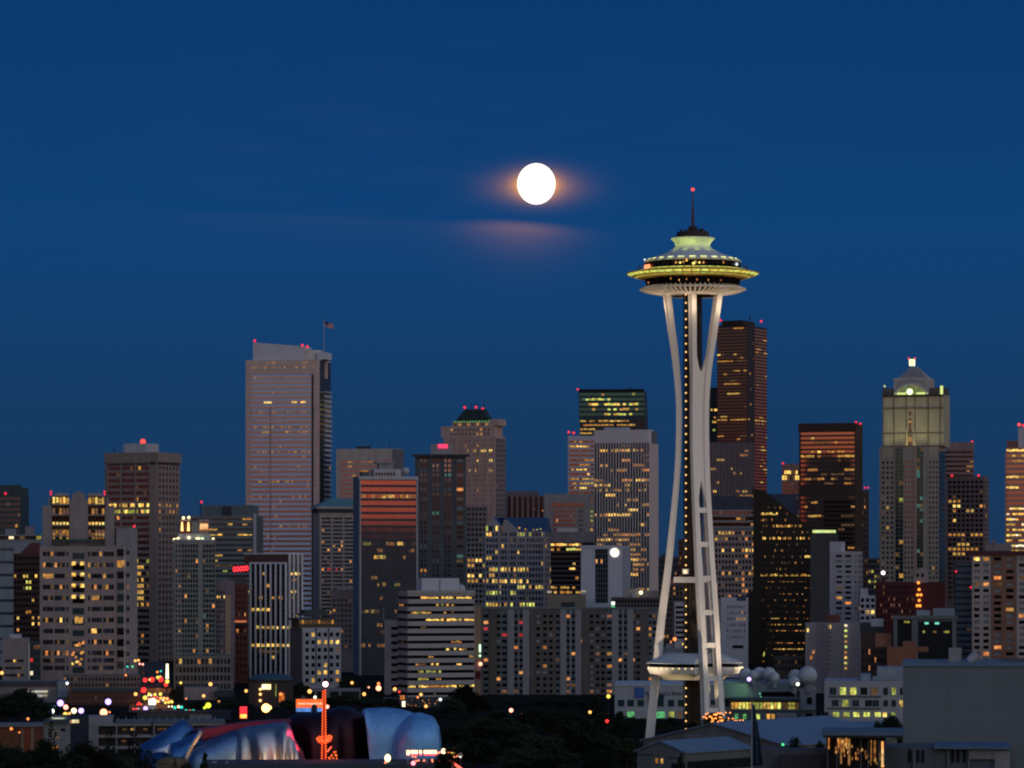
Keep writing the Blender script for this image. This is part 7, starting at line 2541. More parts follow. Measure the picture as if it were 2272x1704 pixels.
def car_mesh():
    prof = [(-2.2, .35), (2.2, .35), (2.25, .75), (1.2, .95), (.7, 1.42), (-1.0, 1.45), (-1.7, 1.0), (-2.25, .92)]
    m = MB()
    vs = [(-.85, y, z_) for y, z_ in prof] + [(.85, y, z_) for y, z_ in prof]
    n = len(prof)
    m.add(vs, [tuple(range(n)), tuple(range(2 * n - 1, n - 1, -1))] + [(i, n + i, n + (i + 1) % n, (i + 1) % n) for i in range(n)])
    return m


car_m = [car_mesh().mesh('body', q) for q in CARB]
wheel_m = MB().tube((-.11, 0, 0), (.11, 0, 0), .33, 10).mesh('wheel', BLACK)
tail_m = MB().ball((0, 0, 0), .34, 8).mesh('tail_light', TAIL, True)
head_m = MB().ball((0, 0, 0), .34, 8).mesh('headlight', HEAD, True)
win_m = MB().box(-.72, .72, -.03, .03, -.2, .2).mesh('rear_window', GL['black'])
cars = [(318, 1533, 'r', 'car with red tail lights alone at the left kerb'), (327, 1549, 'r', 'car with tail lights left of the street, below the left lamp'), (339, 1557, 'h', 'car with white headlights just under the bright van light'),
        (345, 1546, 'r', 'car with tail lights in the middle of the street, second row'), (358, 1549, 'r', 'car with tail lights at the start of the slanting row'), (366, 1552, 'h', 'car with headlights inside the slanting row of lights'),
        (372, 1553, 'r', 'car with tail lights near the end of the slanting row'), (350, 1556, 'r', 'car with tail lights beside the bright van light'), (309, 1562, 'r', 'car with tail lights at the brick block corner'),
        (301, 1572, 'r', 'lowest car with tail lights, left of the street'), (380, 1566, 'h', 'car with headlights left of the teal signals'), (334, 1541, 'h', 'car with headlights at the foot of the far street lamps')]
for i, (px, py, k, lab) in enumerate(cars):
    Y = gy(py + 5)
    p = at(px, py, Y)
    t = thing('car', lab, 'car', (p.x, Y, .03), (0 if k == 'r' else math.pi) + random.uniform(-.08, .08), 'cars on the street')
    put('body', car_m[i % 4], t)
    for sx in (-.8, .8):
        for sy in (-1.35, 1.35):
            put('wheel', wheel_m, t, (sx, sy, .33))
    for sx in (-.62, .62):
        put('tail_light' , tail_m, t, (sx, -2.2, .78))
        put('headlight', head_m, t, (sx, 2.2, .68))
    put('rear_window', win_m, t, (0, -1.42, 1.22))
# van with a white glowing box
t = thing('van', 'white lit box van in the middle of the street', 'van', at(338, 1575, gy(1575)).xy.to_3d())
MB().box(-1.1, 1.1, -2.5, 2.5, .5, 2.1).build('body', CARB[3], t)
MB().box(-1.3, 1.3, -2.3, 1.9, 2.12, 4.3).build('lit_box', emit('van_box', (1, .93, .72), 1.8), t)
for sx in (-1, 1):
    for sy in (-1.6, 1.6):
        put('wheel', wheel_m, t, (sx, sy, .33))

# street lamps: pole + arm + globe; colours as they glow
LCOL = {'violet': (emit('lamp_violet', (.50, .36, 1), 2.6), 'violet white'), 'white': (emit('lamp_cold_white', (.95, 1, .85), 2.5), 'white'), 'rose': (emit('lamp_rose', (1, .36, .26), 2.8), 'pinkish white'),
        'redwhite': (MATS['lamp_redwhite'], 'red white'), 'warm': (emit('lamp_warm', (1, .80, .42), 2.6), 'warm white'), 'yellow': (emit('lamp_yellow', (1, .70, .10), 1.7), 'yellow'),
        'orange': (emit('lamp_orange', (1, .26, .06), 1.9), 'orange'), 'amber': (emit('lamp_amber', (1, .44, .11), 2.1), 'amber'), 'red': (emit('lamp_red', (1, .035, .03), 1.8), 'red'),
        'teal': (emit('lamp_teal', (.05, .8, .65), 1.2), 'teal'), 'green': (emit('lamp_green', (.12, .9, .35), 1.2), 'green'), 'flare': (emit('lamp_flare', (1, .46, .12), 6), 'flaring orange')}
lamps = [(134, 1560, 7, 'violet', 1240, 'above the lit shop fascia'), (240, 1557, 7, 'violet', 1300, 'before the long brick block'), (180, 1577, 6, 'violet', 1240, 'right end of the shop lamps'), (115, 1578, 5.5, 'white', 1230, 'left of the lit shop fascia'),
         (146, 1569, 5.5, 'rose', 1240, 'next to the largest violet lamp'), (230, 1581, 8.5, 'redwhite', 1240, 'below the violet lamp at the brick block'), (164, 1577, 6, 'warm', 1240, 'between two violet lamps'), (145, 1585, 5, 'yellow', 1225, 'just over the shop fascia'),
         (154, 1583, 3, 'amber', 1225, 'small, beside the yellow shop lamp'), (62, 1595, 3, 'orange', 1150, 'in front of the big left hand tree'), (25, 1617, 3, 'orange', 1040, 'on the orange striped wall'), (43, 1625, 2.2, 'orange', 1040, 'faint, lowest on the striped wall'), (4, 1493, 4, 'amber', 1420, 'at the very left edge of the picture'),
         (149, 1516, 3, 'white', 1400, 'on the blue stair box'), (301, 1540, 4.0, 'amber', 1390, 'on a tall pole left of the street'), (243, 1580, 2.2, 'orange', 1230, 'tiny, right of the red white lamp'), (322, 1548, 5, 'yellow', 1430, 'left of the van, over the street'), (331, 1540, 3.4, 'yellow', 1460, 'first of the row across the street'),
         (344, 1541, 3.4, 'yellow', 1470, 'middle of the row across the street'), (356, 1540, 3.6, 'yellow', 1480, 'last of the row across the street'), (339, 1553, 5, 'rose', 1400, 'right over the lit box van'), (350, 1556, 3.6, 'amber', 1400, 'right of the lit box van'),
         (357, 1549, 3, 'amber', 1420, 'start of the slanting row of lights'), (364, 1549, 3, 'amber', 1425, 'second in the slanting row of lights'), (371, 1550, 3, 'amber', 1430, 'end of the upper slanting row'), (367, 1559, 3, 'yellow', 1400, 'first of three low yellow lights'), (374, 1558, 3, 'yellow', 1402, 'middle of three low yellow lights'),
         (381, 1557, 3.2, 'yellow', 1404, 'last of three low yellow lights'), (323, 1572, 5, 'violet', 1370, 'left of the lit box van'), (396, 1568, 3.2, 'warm', 1370, 'between the upper teal signals'), (421, 1577, 2.6, 'orange', 1350, 'between the lower teal signals'), (322, 1509, 5, 'red', 1640, 'leftmost of the far red row'),
         (337, 1508, 6, 'red', 1650, 'middle of the far red row'), (357, 1508, 6, 'red', 1660, 'right in the far red row'), (332, 1508, 2.6, 'amber', 1648, 'small, inside the far red row'), (350, 1503, 3.6, 'yellow', 1670, 'over the far red row'), (356, 1502, 3, 'amber', 1675, 'beside the yellow one over the far red row'),
         (319, 1531, 6, 'red', 1480, 'under the far red row at the left'), (368, 1519, 4.6, 'red', 1560, 'under the tall lit column'), (371, 1512, 4.6, 'yellow', 1560, 'at the foot of the tall lit column'), (300, 1466, 2.6, 'amber', 1500, 'high at the corner of the stepped tower'), (307, 1465, 2.6, 'amber', 1502, 'second, high at the stepped tower corner'),
         (310, 1473, 2.2, 'rose', 1500, 'third, high over the street'), (317, 1474, 2.2, 'rose', 1503, 'fourth, high over the street'), (349, 1491, 2.4, 'orange', 1640, 'left of the small far teal signal'), (279, 1498, 2.6, 'orange', 1460, 'on the flank of the stepped tower'), (309, 1561, 3.4, 'red', 1390, 'at the right end of the brick block'), (301, 1572, 3, 'red', 1370, 'low at the brick block end'),
         (467, 1518, 4.2, 'amber', 1450, 'on the podium of the teal tower'), (452, 1544, 3.6, 'amber', 1380, 'before the blank grey shed'), (487, 1558, 4.2, 'amber', 1360, 'under the dark teal canopy'), (413, 1550, 2.2, 'orange', 1390, 'dim, before the blank grey shed'), (546, 1533, 3.6, 'amber', 1400, 'left of the curved blue roof'), (401, 1515, 3, 'yellow', 1470, 'on the podium front'),
         (590, 1571, 9.5, 'flare', 1220, 'largest, in the middle of the lower left'), (598, 1570, 4.5, 'flare', 1222, 'small twin at the right of the largest one'), (623, 1540, 3.6, 'orange', 1370, 'over the orange lit wall'), (687, 1534, 4.6, 'amber', 1330, 'over the orange billboard'), (699, 1547, 3, 'white', 1300, 'just over the top of the billboard'), (726, 1568, 4.4, 'rose', 1100, 'right of the ride tower shaft'),
         (781, 1515, 3.2, 'amber', 1440, 'over the pale framed block'), (840, 1527, 6, 'redwhite', 1400, 'large, between white grid and ribbon blocks'), (840, 1517, 3.2, 'orange', 1405, 'right over the large red white one'), (808, 1540, 4, 'amber', 1390, 'in the small street trees'), (818, 1525, 2.2, 'rose', 1410, 'tiny, left of the large red white one'),
         (876, 1529, 3.8, 'amber', 1410, 'at the foot of the grey stair block'), (886, 1535, 2.6, 'red', 1405, 'at the left foot of the ribbon block'), (934, 1541, 3.6, 'amber', 1390, 'below the ribbon block middle'), (927, 1547, 2.4, 'orange', 1388, 'low, beside a pole below the ribbon block'), (945, 1567, 3.4, 'amber', 1330, 'low, left of the park trees'), (977, 1552, 3.2, 'white', 1340, 'at the edge of the park trees'),
         (1134, 1576, 4.4, 'rose', 1180, 'in the middle of the park trees'), (1159, 1583, 2.6, 'orange', 1170, 'right of the pinkish one in the park'), (1309, 1580, 3.4, 'amber', 1150, 'in the park trees before the right slab tower'), (1347, 1600, 3.6, 'red', 1100, 'low in the park trees near the tower leg'), (1350, 1545, 4.4, 'yellow', 1250, 'at the corner of the white low block'),
         (1176, 1585, 2, 'rose', 1170, 'thin one among the park trees'), (1662, 1507, 4.8, 'violet', 1262, 'over the green floodlight on the studio'), (1770, 1518, 3.6, 'white', 1272, 'before the low radome'), (1737, 1652, 3.2, 'green', 840, 'in the planter trees near the lobby'), (1497, 1418, 4.2, 'orange', 1480, 'left of the tower core over the lower drum'),
         (1516, 1429, 2.6, 'yellow', 1460, 'just left of the tower core, low'), (294, 1479, 2.4, 'green', 1500, 'on the stepped tower edge over the street')]
GLOBE = {}
for px, py, r, k, Y, where in lamps:
    m, cname = LCOL[k]
    p = at(px, py, Y)
    g0 = hgt(Y)
    t = thing('street_lamp', f'{cname} lamp {where}', 'lamp', (p.x, Y, g0))
    rr = r * 1.1 / FPX * Y
    key = (round(rr, 1), k)
    if key not in GLOBE:
        GLOBE[key] = MB().ball((0, 0, 0), max(.15, key[0]) * .92, 10).mesh('lamp_globe', m, True)
    put('lamp_globe', GLOBE[key], t, (0, 0, p.z - g0))
    MB().tube((0, rr, 0), (0, rr, p.z - g0), .10, 6, .07).tube((0, rr, p.z - g0), (0, 0, p.z - g0), .06, 5).build('pole', DARKMETAL, t)
sig = [(388, 1570, 'upper left teal traffic signal'), (403, 1569, 'upper right teal traffic signal'), (413, 1577, 'lower left teal traffic signal'), (429, 1576, 'lower right teal traffic signal'), (357, 1489, 'small far teal traffic signal over the street'), (283, 1479, 'teal signal on the flank of the stepped tower')]
for px, py, lab in sig:
    Y = 1340 if py > 1500 else 1490
    p = at(px, py, Y)
    t = thing('traffic_signal', lab, 'traffic light', (p.x, Y, 0), 0, 'teal traffic signals')
    MB().ball((0, -.35, p.z), .62 if py > 1500 else .45, 10).build('lamp', LCOL['teal'][0], t, True)
    MB().box(-.35, .35, -.2, .25, p.z - .7, p.z + 1.6).build('housing', BLACK, t)
    MB().tube((0, .3, 0), (0, .3, p.z + 1.5), .1, 6).build('pole', DARKMETAL, t)
t = thing('lit_pylon', 'tall glowing cream light column at the right side of the street', 'light column', at(371, 1560, 1570).xy.to_3d())
MB().tube((0, 0, CZ + (HY - 1506) / FPX * 1570), (0, 0, CZ + (HY - 1473) / FPX * 1570), .72, 10, .5).build('lit_tube', emit('column_cream', (1, .95, .55), 2.2), t)
MB().tube((0, 0, 0), (0, 0, CZ + (HY - 1506) / FPX * 1570), .2, 8).build('post', DARKMETAL, t)
for px, py, Y in ((335, 1530, 1500), (340, 1548, 1420), (352, 1520, 1600)):
    o = lamp('street_light_pool', 'POINT', (at(px, py, Y).x, Y, 9), 9000, (1, .30, .06), None, size=.6)
    lp = [q for q in bpy.data.objects if q.name.startswith('street_lamp') and q.type == 'EMPTY']
    near = min(lp, key=lambda q: (q.location - o.location).length)
    o.parent = near
    o.location = o.location - near.location

# red ride tower
RX = emit('ride_red', (1, .03, .008), .5)
RB = emit('ride_bulb', (1, .13, .02), 1.7)
rt = thing('ride_tower', 'slim drop ride tower outlined in red lights with a glowing ring', 'ride tower', at(720, 1704, 958).xy.to_3d())
s_ = 958 / FPX
Zr = lambda py: CZ + (HY - py) * s_
for dx0, dx1 in ((-6, -3), (3.5, 1.5), (0, 0)):
    y_ = -.3 if dx0 else 1.0
    MB().tube((dx0 * s_, y_, 0), (dx1 * s_, y_, Zr(1530)), .22, 6, .16).build('mast', RX, rt)
lt = MB()
for i in range(30):
    py = 1704 - i * 5.9
    w_ = (6 - 3 * (1704 - py) / 174) * s_
    lt.tube((-w_, -.3, Zr(py)), (w_ * .6, -.3, Zr(py - 5.9)), .07, 4)
lt.build('lattice', wall('ride_lattice', (.25, .03, .02), .1), rt)
rbm = MB().ball((0, 0, 0), .24, 6).mesh('bulb', RB, True)
for i in range(29):
    py = 1700 - i * 5.9
    w_ = 6 - 3 * (1704 - py) / 174
    put('bulb', rbm, rt, (-w_ * s_, -.6, Zr(py)))
    put('bulb', rbm, rt, (w_ * .6 * s_, -.6, Zr(py - 3)))
put('top_lamp', MB().ball((0, 0, 0), .75, 12).mesh('top_lamp', emit('ride_top', (1, .42, .45), 8), True), rt, (2 * s_, 0, Zr(1518)))
tr = MB()
R0, r0 = 13.5 * s_, 3.0 * s_
pr_ = [(R0 + r0 * math.cos(a), 1.35 * r0 * math.sin(a)) for a in [2 * math.pi * i / 10 for i in range(11)]]
ring = MB().lathe(pr_, 28).build('ring', emit('ride_ring', (1, .09, .015), 1.3, .5, .9), rt, True, (0, 0, Zr(1641)))
ring.rotation_euler = (.30, -.12, 0)
for i in range(14):
    a = 2 * math.pi * i / 14
    put('bulb', rbm, ring, ((R0 + r0) * math.cos(a), (R0 + r0) * math.sin(a), .5))
for i in range(6):
    MB().tube((8 * s_, -.4, Zr(1668)), ((9 + i * .2) * s_, -.4, Zr(1666)), .1, 4)
MB().tube((6 * s_, -.5, Zr(1668)), (16 * s_, -.5, Zr(1656)), .3, 6, .18).build('lit_arm', emit('ride_arm', (1, .12, .06), 1.6), rt)
random.seed(17)
for i in range(22):
    put('bulb', rbm, rt, (random.uniform(8, 28) * s_, random.uniform(-1, 1), Zr(random.uniform(1668, 1696))))
lamp('ride_glow', 'POINT', (1.5, -2.5, Zr(1641)), 700, (1, .08, .03), rt, size=1)
# fairground marquee and red tube track
mq = thing('fair_marquee', 'fairground marquee with a dazzling white and red bulb bar', 'marquee', at(936, 1704, 930).xy.to_3d())
s_ = 930 / FPX
Zm = lambda py: CZ + (HY - py) * s_
Xm = lambda px: (px - 936) * s_
MW = emit('marquee_white', (1, .62, .34), 2.6)
MR = emit('marquee_red', (1, .06, .10), 2.5)
for xa, xb in ((902, 909), (911, 927), (930, 936), (940, 969)):
    MB().box(Xm(xa), Xm(xb), -.4, .4, Zm(1672 if xa > 905 else 1675), Zm(1664.5)).build('light_bar', MW, mq)
    MB().box(Xm(xa + 1), Xm(xb), -.3, .3, Zm(1676), Zm(1672.4 if xa > 905 else 1675.3)).build('light_bar', MR, mq)
for px in (905, 920, 945, 966):
    MB().tube((Xm(px), 0, 0), (Xm(px), 0, Zm(1676)), .10, 6).build('post', STEEL, mq)
MB().box(Xm(904), Xm(968), .5, 5, Zm(1668), Zm(1665)).build('roof', DARK, mq)
fb_ = MB().ball((0, 0, 0), .28, 6).mesh('bulb', emit('fair_bulb', (1, .22, .10), 2.5), True)
fb2 = MB().ball((0, 0, 0), .62, 8).mesh('bulb', emit('fair_bulb_rose', (1, .25, .28), 3), True)
for px, py, big in ((917, 1693, 1), (924, 1688, 0), (929, 1687, 0), (941, 1687, 0), (959, 1686, 0), (916, 1678, 0), (922, 1679, 0), (960, 1689, 0)):
    put('bulb', fb2 if big else fb_, mq, (Xm(px), -.6, Zm(py)))
for i, (px, py, k, lab) in enumerate(((984, 1667, 'warm', 'leftmost of three warm fairground lamps above the red tube'), (1005, 1667, 'yellow', 'middle of three fairground lamps, the yellowest'), (1022, 1675, 'white', 'rightmost of three fairground lamps, the coldest white'),
                                      (860, 1682, 'warm', 'large warm fairground lamp with an orange tail before the sky blue museum shell'))):
    p = at(px, py, 930)
    t = thing('fairground_lamp', lab, 'lamp', (p.x, 930, 0))
    MB().ball((0, 0, p.z), .62 if i < 3 else .85, 10, sz=1.3).build('lamp_globe', LCOL[k][0], t, True)
    MB().tube((0, .3, 0), (0, .3, p.z), .08, 6).build('pole', STEEL, t)
    for q in range(3):
        put('bulb', fb_, t, (-(.8 + q * .42) if i < 3 else -.5 - q * .16, 0, p.z - (.25 + q * .12 if i < 3 else .9 + q * .5)))
tk = thing('tube_track', 'curving ride rail glowing red at the bottom centre', 'ride track', at(1000, 1704, 925).xy.to_3d())
s_ = 925 / FPX
pts = [(972, 1688), (980, 1687), (990, 1687.5), (998, 1689.5), (1006, 1693.5), (1014, 1699), (1022, 1705), (1032, 1714)]
tb = MB()
for i in range(len(pts) - 1):
    (xa, ya), (xb, yb) = pts[i], pts[i + 1]
    tb.tube(((xa - 1000) * s_, 0, CZ + (HY - ya) * s_), ((xb - 1000) * s_, 0, CZ + (HY - yb) * s_), .36, 8)
tb.build('lit_rail', emit('track_red', (1, .10, .06), 2.2, .25, 1.2), tk)
for px, py in ((976, 1688), (984, 1688), (997, 1690), (1003, 1693)):
    MB().tube(((px - 1000) * s_, .2, -.2), ((px - 1000 + 1) * s_, .2, CZ + (HY - py) * s_), .09, 6).build('support', STEEL, tk)

# ------------------------------------------------------------------ trees
LEAFA = wall('leaves_dark', (.016, .026, .014), .5, .7, .5, False)
LEAFB = wall('leaves_olive', (.028, .036, .016), .5, .7, .5, False)
LEAFC = wall('leaves_conifer', (.010, .018, .013), .5, .7, .5, False)
BARK = wall('bark', (.035, .025, .02), .3, .9)


def crown_mesh(kind, seed, leaf):
    """unit tree: height 1, crown made of many leaf-sized faces in clumps"""
    rnd = random.Random(seed)
    mb = MB()
    clumps = []
    if kind == 'broad':
        for i in range(64):
            a, e = rnd.uniform(0, 6.283), rnd.uniform(-.7, 1.5)
            r_ = rnd.uniform(.45, 1.0)
            clumps.append((.37 * r_ * math.cos(a) * math.cos(e), .36 * r_ * math.sin(a) * math.cos(e), .60 + .33 * r_ * math.sin(e) * rnd.uniform(.8, 1.08), rnd.uniform(.07, .135)))
        nl = 95
    elif kind == 'tall':
        for i in range(46):
            z_ = rnd.uniform(.12, .97)
            w_ = .19 * math.sin(math.pi * min(1, (z_ + .12) ** .8)) * rnd.uniform(.4, 1.1) + .02
            a = rnd.uniform(0, 6.283)
            clumps.append((w_ * math.cos(a), w_ * math.sin(a), z_, rnd.uniform(.05, .10)))
        nl = 80
    else:
        for i in range(22):
            z_ = .10 + .86 * i / 21
            w_ = .24 * (1 - z_) ** .85 + .012
            n = max(2, int(8 * (1 - z_) + 2))
            for j in range(n):
                a = 6.283 * j / n + rnd.uniform(-.4, .4)
                q = w_ * rnd.uniform(.5, 1.12)
                clumps.append((q * math.cos(a), q * math.sin(a), z_ - q * .25, rnd.uniform(.02, .045) * (1.25 - z_)))
        nl = 34
    for cx, cy, cz, cr in clumps:
        for k in range(nl):
            a, u = rnd.uniform(0, 6.283), rnd.uniform(-1, 1)
            q = cr * rnd.random() ** .4
            h = math.sqrt(1 - u * u)
            p = Vector((cx + q * h * math.cos(a), cy + q * h * math.sin(a), cz + q * u * .8))
            s0 = rnd.uniform(.014, .027) * (.75 if kind == 'conifer' else 1)
            d1 = Vector((rnd.uniform(-1, 1), rnd.uniform(-1, 1), rnd.uniform(-1, 1))).normalized()
            d2 = d1.orthogonal().normalized()
            mb.quad(p - d1 * s0, p - d2 * s0 * .6, p + d1 * s0, p + d2 * s0 * .6)
    return mb.mesh('crown', leaf)


def trunk_mesh(kind, seed):
    rnd = random.Random(seed)
    mb = MB()
    top = .62 if kind == 'broad' else .9
    mb.tube((0, 0, 0), (0, 0, top), .022, 8, .008)
    for i in range(8 if kind != 'conifer' else 4):
        a = 6.283 * i / 8 + rnd.uniform(-.3, .3)
        z_ = rnd.uniform(.25, .5)
        l = .26 if kind == 'broad' else .1
        mb.tube((0, 0, z_), (l * math.cos(a), l * math.sin(a), z_ + rnd.uniform(.12, .28)), .009, 5, .003)
    return mb.mesh('trunk', BARK)


TREEM = {}
for kind, leafs in (('broad', (LEAFA, LEAFB, LEAFA)), ('tall', (LEAFA, LEAFB, LEAFA)), ('conifer', (LEAFC, LEAFC, LEAFC))):
    for v in range(3):
        TREEM[(kind, v)] = (crown_mesh(kind, 40 + v * 7 + len(kind), leafs[v]), trunk_mesh(kind, v))


def tree(px, top, wpx, Y, kind, v, label, group=None):
    p = at(px, top, Y)
    g0 = hgt(Y)
    h = p.z - g0
    wm = wpx / FPX * Y
    base = {'broad': .86, 'tall': .46, 'conifer': .48}[kind]
    t = thing('tree', label, 'tree', (p.x, Y, g0), random.uniform(0, 6.28), group)
    sx = wm / base
    t.scale = (sx, sx, h)
    cm_, tm_ = TREEM[(kind, v % 3)]
    put('crown', cm_, t)
    put('trunk', tm_, t)
    return t


random.seed(99)
TR = [(48, 1524, 120, 1180, 'broad', 0, 'large round dark tree at the far left, above the orange striped wall'), (8, 1540, 90, 1190, 'broad', 1, 'dark round tree cut by the left edge, behind the largest left tree'), (92, 1548, 60, 1195, 'broad', 2, 'smaller dark tree at the right of the largest left tree'),
      (30, 1652, 150, 800, 'broad', 0, 'black broad tree filling the bottom left corner'), (95, 1638, 110, 820, 'broad', 2, 'black broad tree below the white gable block'), (-5, 1640, 90, 815, 'broad', 1, 'black tree at the left edge under the striped wall'), (114, 1596, 62, 860, 'conifer', 0, 'spiky conifer before the white gable block, lit from the shop'),
      (185, 1640, 120, 830, 'broad', 1, 'black broad tree below the navy box'), (150, 1668, 130, 790, 'broad', 2, 'lowest black tree at the bottom left'), (243, 1610, 62, 850, 'conifer', 1, 'slim conifer before the white parking block'), (296, 1618, 96, 840, 'conifer', 2, 'broad conifer left of the blue museum shell'), (330, 1662, 90, 815, 'conifer', 0, 'low conifer at the foot of the blue museum shell'),
      (222, 1664, 110, 800, 'broad', 0, 'black tree between the two conifers at the bottom left'), (270, 1672, 90, 805, 'broad', 1, 'low black tree below the parking block'), (388, 1680, 30, 880, 'conifer', 2, 'small dark conifer before the blue museum shell'), (455, 1670, 26, 890, 'tall', 0, 'thin brown dark tree before the silver museum shell'), (415, 1690, 40, 870, 'broad', 1, 'low bush before the dark museum rim'),
      (1030, 1520, 92, 1330, 'broad', 0, 'tall dark park tree below the ribbon windowed block'), (1000, 1548, 70, 1290, 'broad', 1, 'dark park tree at the left end of the park'), (1062, 1546, 70, 1270, 'broad', 2, 'dark park tree right of the tallest one'), (1010, 1608, 110, 1040, 'broad', 0, 'park tree just right of the sky blue museum shell'),
      (1075, 1588, 120, 1060, 'broad', 1, 'broad park tree below the left slab tower'), (1135, 1592, 110, 1050, 'broad', 2, 'park tree under the pinkish lamp'), (1180, 1572, 90, 1120, 'broad', 0, 'rounded park tree before the middle slab tower'), (1232, 1574, 100, 1100, 'broad', 1, 'park tree before the middle slab tower, right half'), (1285, 1592, 100, 1060, 'broad', 2, 'park tree left of the amber park lamp'),
      (1318, 1544, 64, 1260, 'tall', 0, 'narrow park tree before the right slab tower'), (1338, 1582, 66, 1140, 'tall', 1, 'upright park tree near the red park lamp'), (1375, 1578, 56, 1150, 'tall', 2, 'upright park tree left of the white low block'), (1402, 1588, 60, 1120, 'broad', 0, 'park tree before the white low block'), (1430, 1592, 40, 1190, 'broad', 1, 'small tree behind the left foot of the tripod tower'),
      (1050, 1640, 150, 930, 'broad', 2, 'front park tree above the red tube rail'), (1120, 1632, 150, 940, 'broad', 0, 'front park tree in the middle of the park'), (1200, 1628, 160, 935, 'broad', 1, 'widest front park tree below the middle slab tower'), (1275, 1634, 140, 930, 'broad', 2, 'front park tree right of the widest one'), (1345, 1626, 120, 940, 'broad', 0, 'front park tree near the left foot of the tripod tower'),
      (1392, 1640, 70, 920, 'tall', 1, 'upright front tree left of the small gabled house'), (1408, 1624, 50, 960, 'conifer', 0, 'dark conifer between park and small gabled house'), (1240, 1655, 120, 900, 'broad', 2, 'lowest front park tree in the middle'), (1150, 1658, 120, 905, 'broad', 1, 'lowest front park tree at the left'), (1330, 1660, 110, 900, 'broad', 0, 'lowest front park tree at the right'), (985, 1668, 60, 900, 'broad', 1, 'low tree beside the fairground lamps'),
      (1492, 1590, 46, 1190, 'broad', 0, 'small tree beside the foot of the tower core'), (1470, 1602, 40, 1180, 'broad', 1, 'low tree left of the tower core foot'), (1534, 1600, 36, 1130, 'broad', 2, 'low tree before the tower core foot'), (1585, 1578, 70, 1105, 'broad', 0, 'tree strung with orange fairy lights at the tower foot'), (1625, 1596, 46, 1120, 'broad', 1, 'small tree right of the fairy light tree'),
      (1977, 1582, 64, 1010, 'broad', 0, 'dark tree against the big blank wall'), (1948, 1598, 44, 1015, 'broad', 1, 'smaller dark tree left of the one against the blank wall'), (1768, 1633, 66, 860, 'broad', 2, 'round dark planter tree near the green lamp'), (1818, 1640, 44, 850, 'broad', 0, 'small planter tree left of the orange lobby'), (1510, 1672, 34, 835, 'tall', 2, 'small dark tree at the corner of the gabled house'),
      (765, 1538, 66, 1345, 'broad', 1, 'street tree right of the ride tower'), (818, 1548, 70, 1340, 'broad', 2, 'street tree below the large red white lamp'), (868, 1548, 60, 1345, 'broad', 0, 'street tree left of the cream lit kiosk'), (726, 1546, 50, 1350, 'broad', 0, 'street tree behind the ride tower'), (505, 1548, 60, 1330, 'broad', 1, 'street tree under the dark teal canopy'), (440, 1556, 56, 1335, 'broad', 2, 'street tree left of the yellow sign bulb'),
      (545, 1556, 50, 1320, 'broad', 0, 'street tree left of the curved blue roof'), (640, 1550, 56, 1320, 'broad', 1, 'street tree right of the orange lit wall'), (668, 1512, 44, 1420, 'broad', 2, 'dark tree left foot of the white grid block'), (772, 1500, 60, 1460, 'broad', 0, 'dark tree at the foot of the red mirrored tower'), (385, 1530, 30, 1450, 'tall', 1, 'dark tree at the right kerb of the street'), (306, 1540, 26, 1430, 'tall', 2, 'dark tree at the left kerb of the street'), (352, 1572, 30, 1340, 'tall', 0, 'dark tree right of the lit van'),
      (1090, 1562, 70, 1380, 'broad', 1, 'street tree at the foot of the left slab tower'), (1130, 1556, 60, 1420, 'broad', 2, 'street tree at the left foot of the left slab tower piers'), (1165, 1560, 64, 1400, 'broad', 0, 'street tree at the right foot of the left slab tower'), (1205, 1556, 70, 1410, 'broad', 1, 'street tree at the left foot of the middle slab tower'),
      (1250, 1558, 66, 1390, 'broad', 2, 'street tree at the foot of the middle slab tower piers'), (1292, 1558, 60, 1400, 'broad', 0, 'street tree between the middle and right slab towers'), (1338, 1556, 50, 1405, 'broad', 1, 'street tree at the foot of the right slab tower'), (1360, 1590, 60, 1180, 'broad', 2, 'round park tree left of the white low block windows'),
      (985, 1572, 60, 1300, 'broad', 2, 'low park tree at the right end of the shop lights'), (1105, 1574, 80, 1220, 'broad', 0, 'rounded park tree under the left slab tower'), (1150, 1586, 80, 1200, 'broad', 1, 'park tree just behind the pinkish lamp'), (1265, 1578, 80, 1210, 'broad', 2, 'park tree behind, under the middle slab tower'), (1215, 1590, 80, 1180, 'broad', 0, 'park tree in the second row of the park')]
for a in TR:
    tt = tree(*a[:6], a[6], 'trees')
    if 'fairy' in a[6]:
        fm_ = MB().ball((0, 0, 0), .26, 6).mesh('fairy_light', emit('fairy_orange', (1, .30, .06), 2.6), True)
        rnd = random.Random(3)
        for i in range(46):
            x, y, z_ = rnd.gauss(.06, .2), -abs(rnd.gauss(.28, .06)), rnd.uniform(.55, .97)
            o = put('fairy_light', fm_, tt, (0, 0, 0))
            wx = Vector((x * tt.scale.x, y * tt.scale.y, z_ * tt.scale.z))
            mi = Matrix.LocRotScale(None, tt.rotation_euler, tt.scale).inverted()
            o.matrix_parent_inverse = mi
            o.location = wx
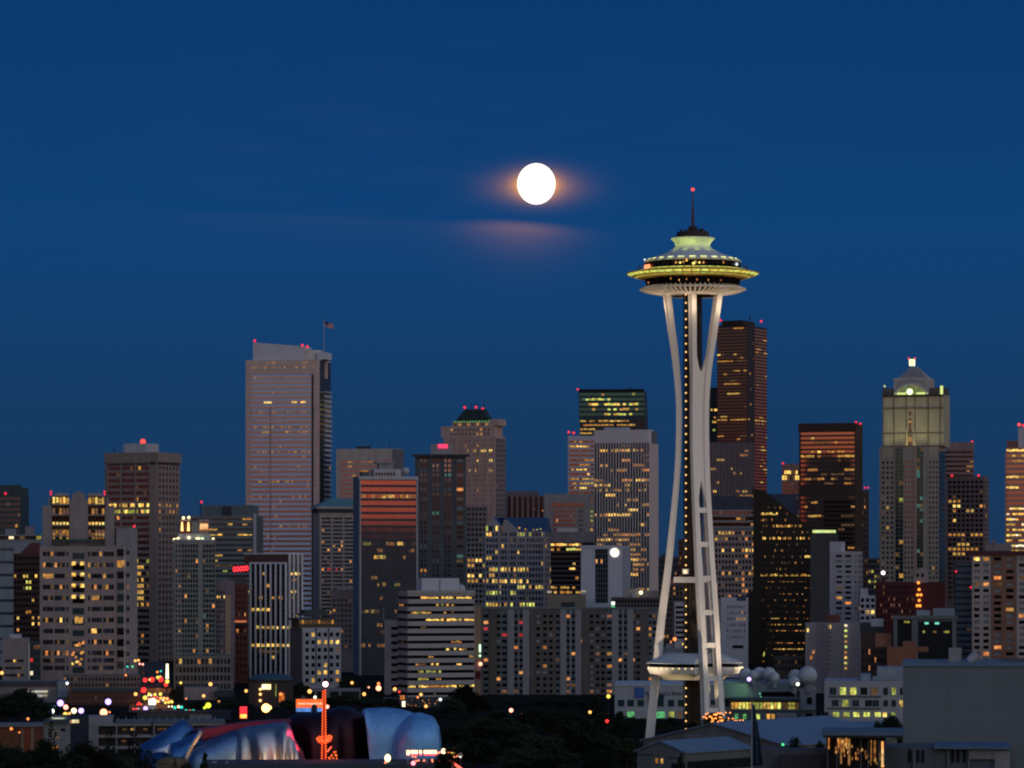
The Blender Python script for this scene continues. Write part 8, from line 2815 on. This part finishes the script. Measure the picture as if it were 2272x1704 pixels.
# dim distant blocks that close the gaps at the horizon
for (x0, x2, top, Y, lab) in ((1440, 1530, 1236, 3900, 'dim distant block in the gap left of the tripod tower legs'), (1900, 1980, 1246, 4000, 'dim distant block in the gap beside the pyramid topped tower'), (2150, 2250, 1236, 4000, 'dim distant block in the gap left of the golden tower'),
                              (-60, 120, 1225, 4000, 'dim distant block at the far left horizon'), (300, 560, 1240, 3900, 'dim distant block behind the teal glass tower'), (640, 800, 1240, 3900, 'dim distant block behind the beige tower'), (1660, 1800, 1242, 4000, 'dim distant block behind the black wedge')):
    b = Bld('office_block', lab, 'office block', x0, x2, x2, top, Y, 0, W('far_dim', (.045, .05, .065)), depth=30)
    b.body()
    b.grid('F', top + 4, 1330, 7, 16, .5, .4, lit=.08, kinds='dda', frame=0, dark='black')
    b.roof('penthouse', x0 + (x2 - x0) * .3, x0 + (x2 - x0) * .6, top - 7, df=.4)
    b.done()
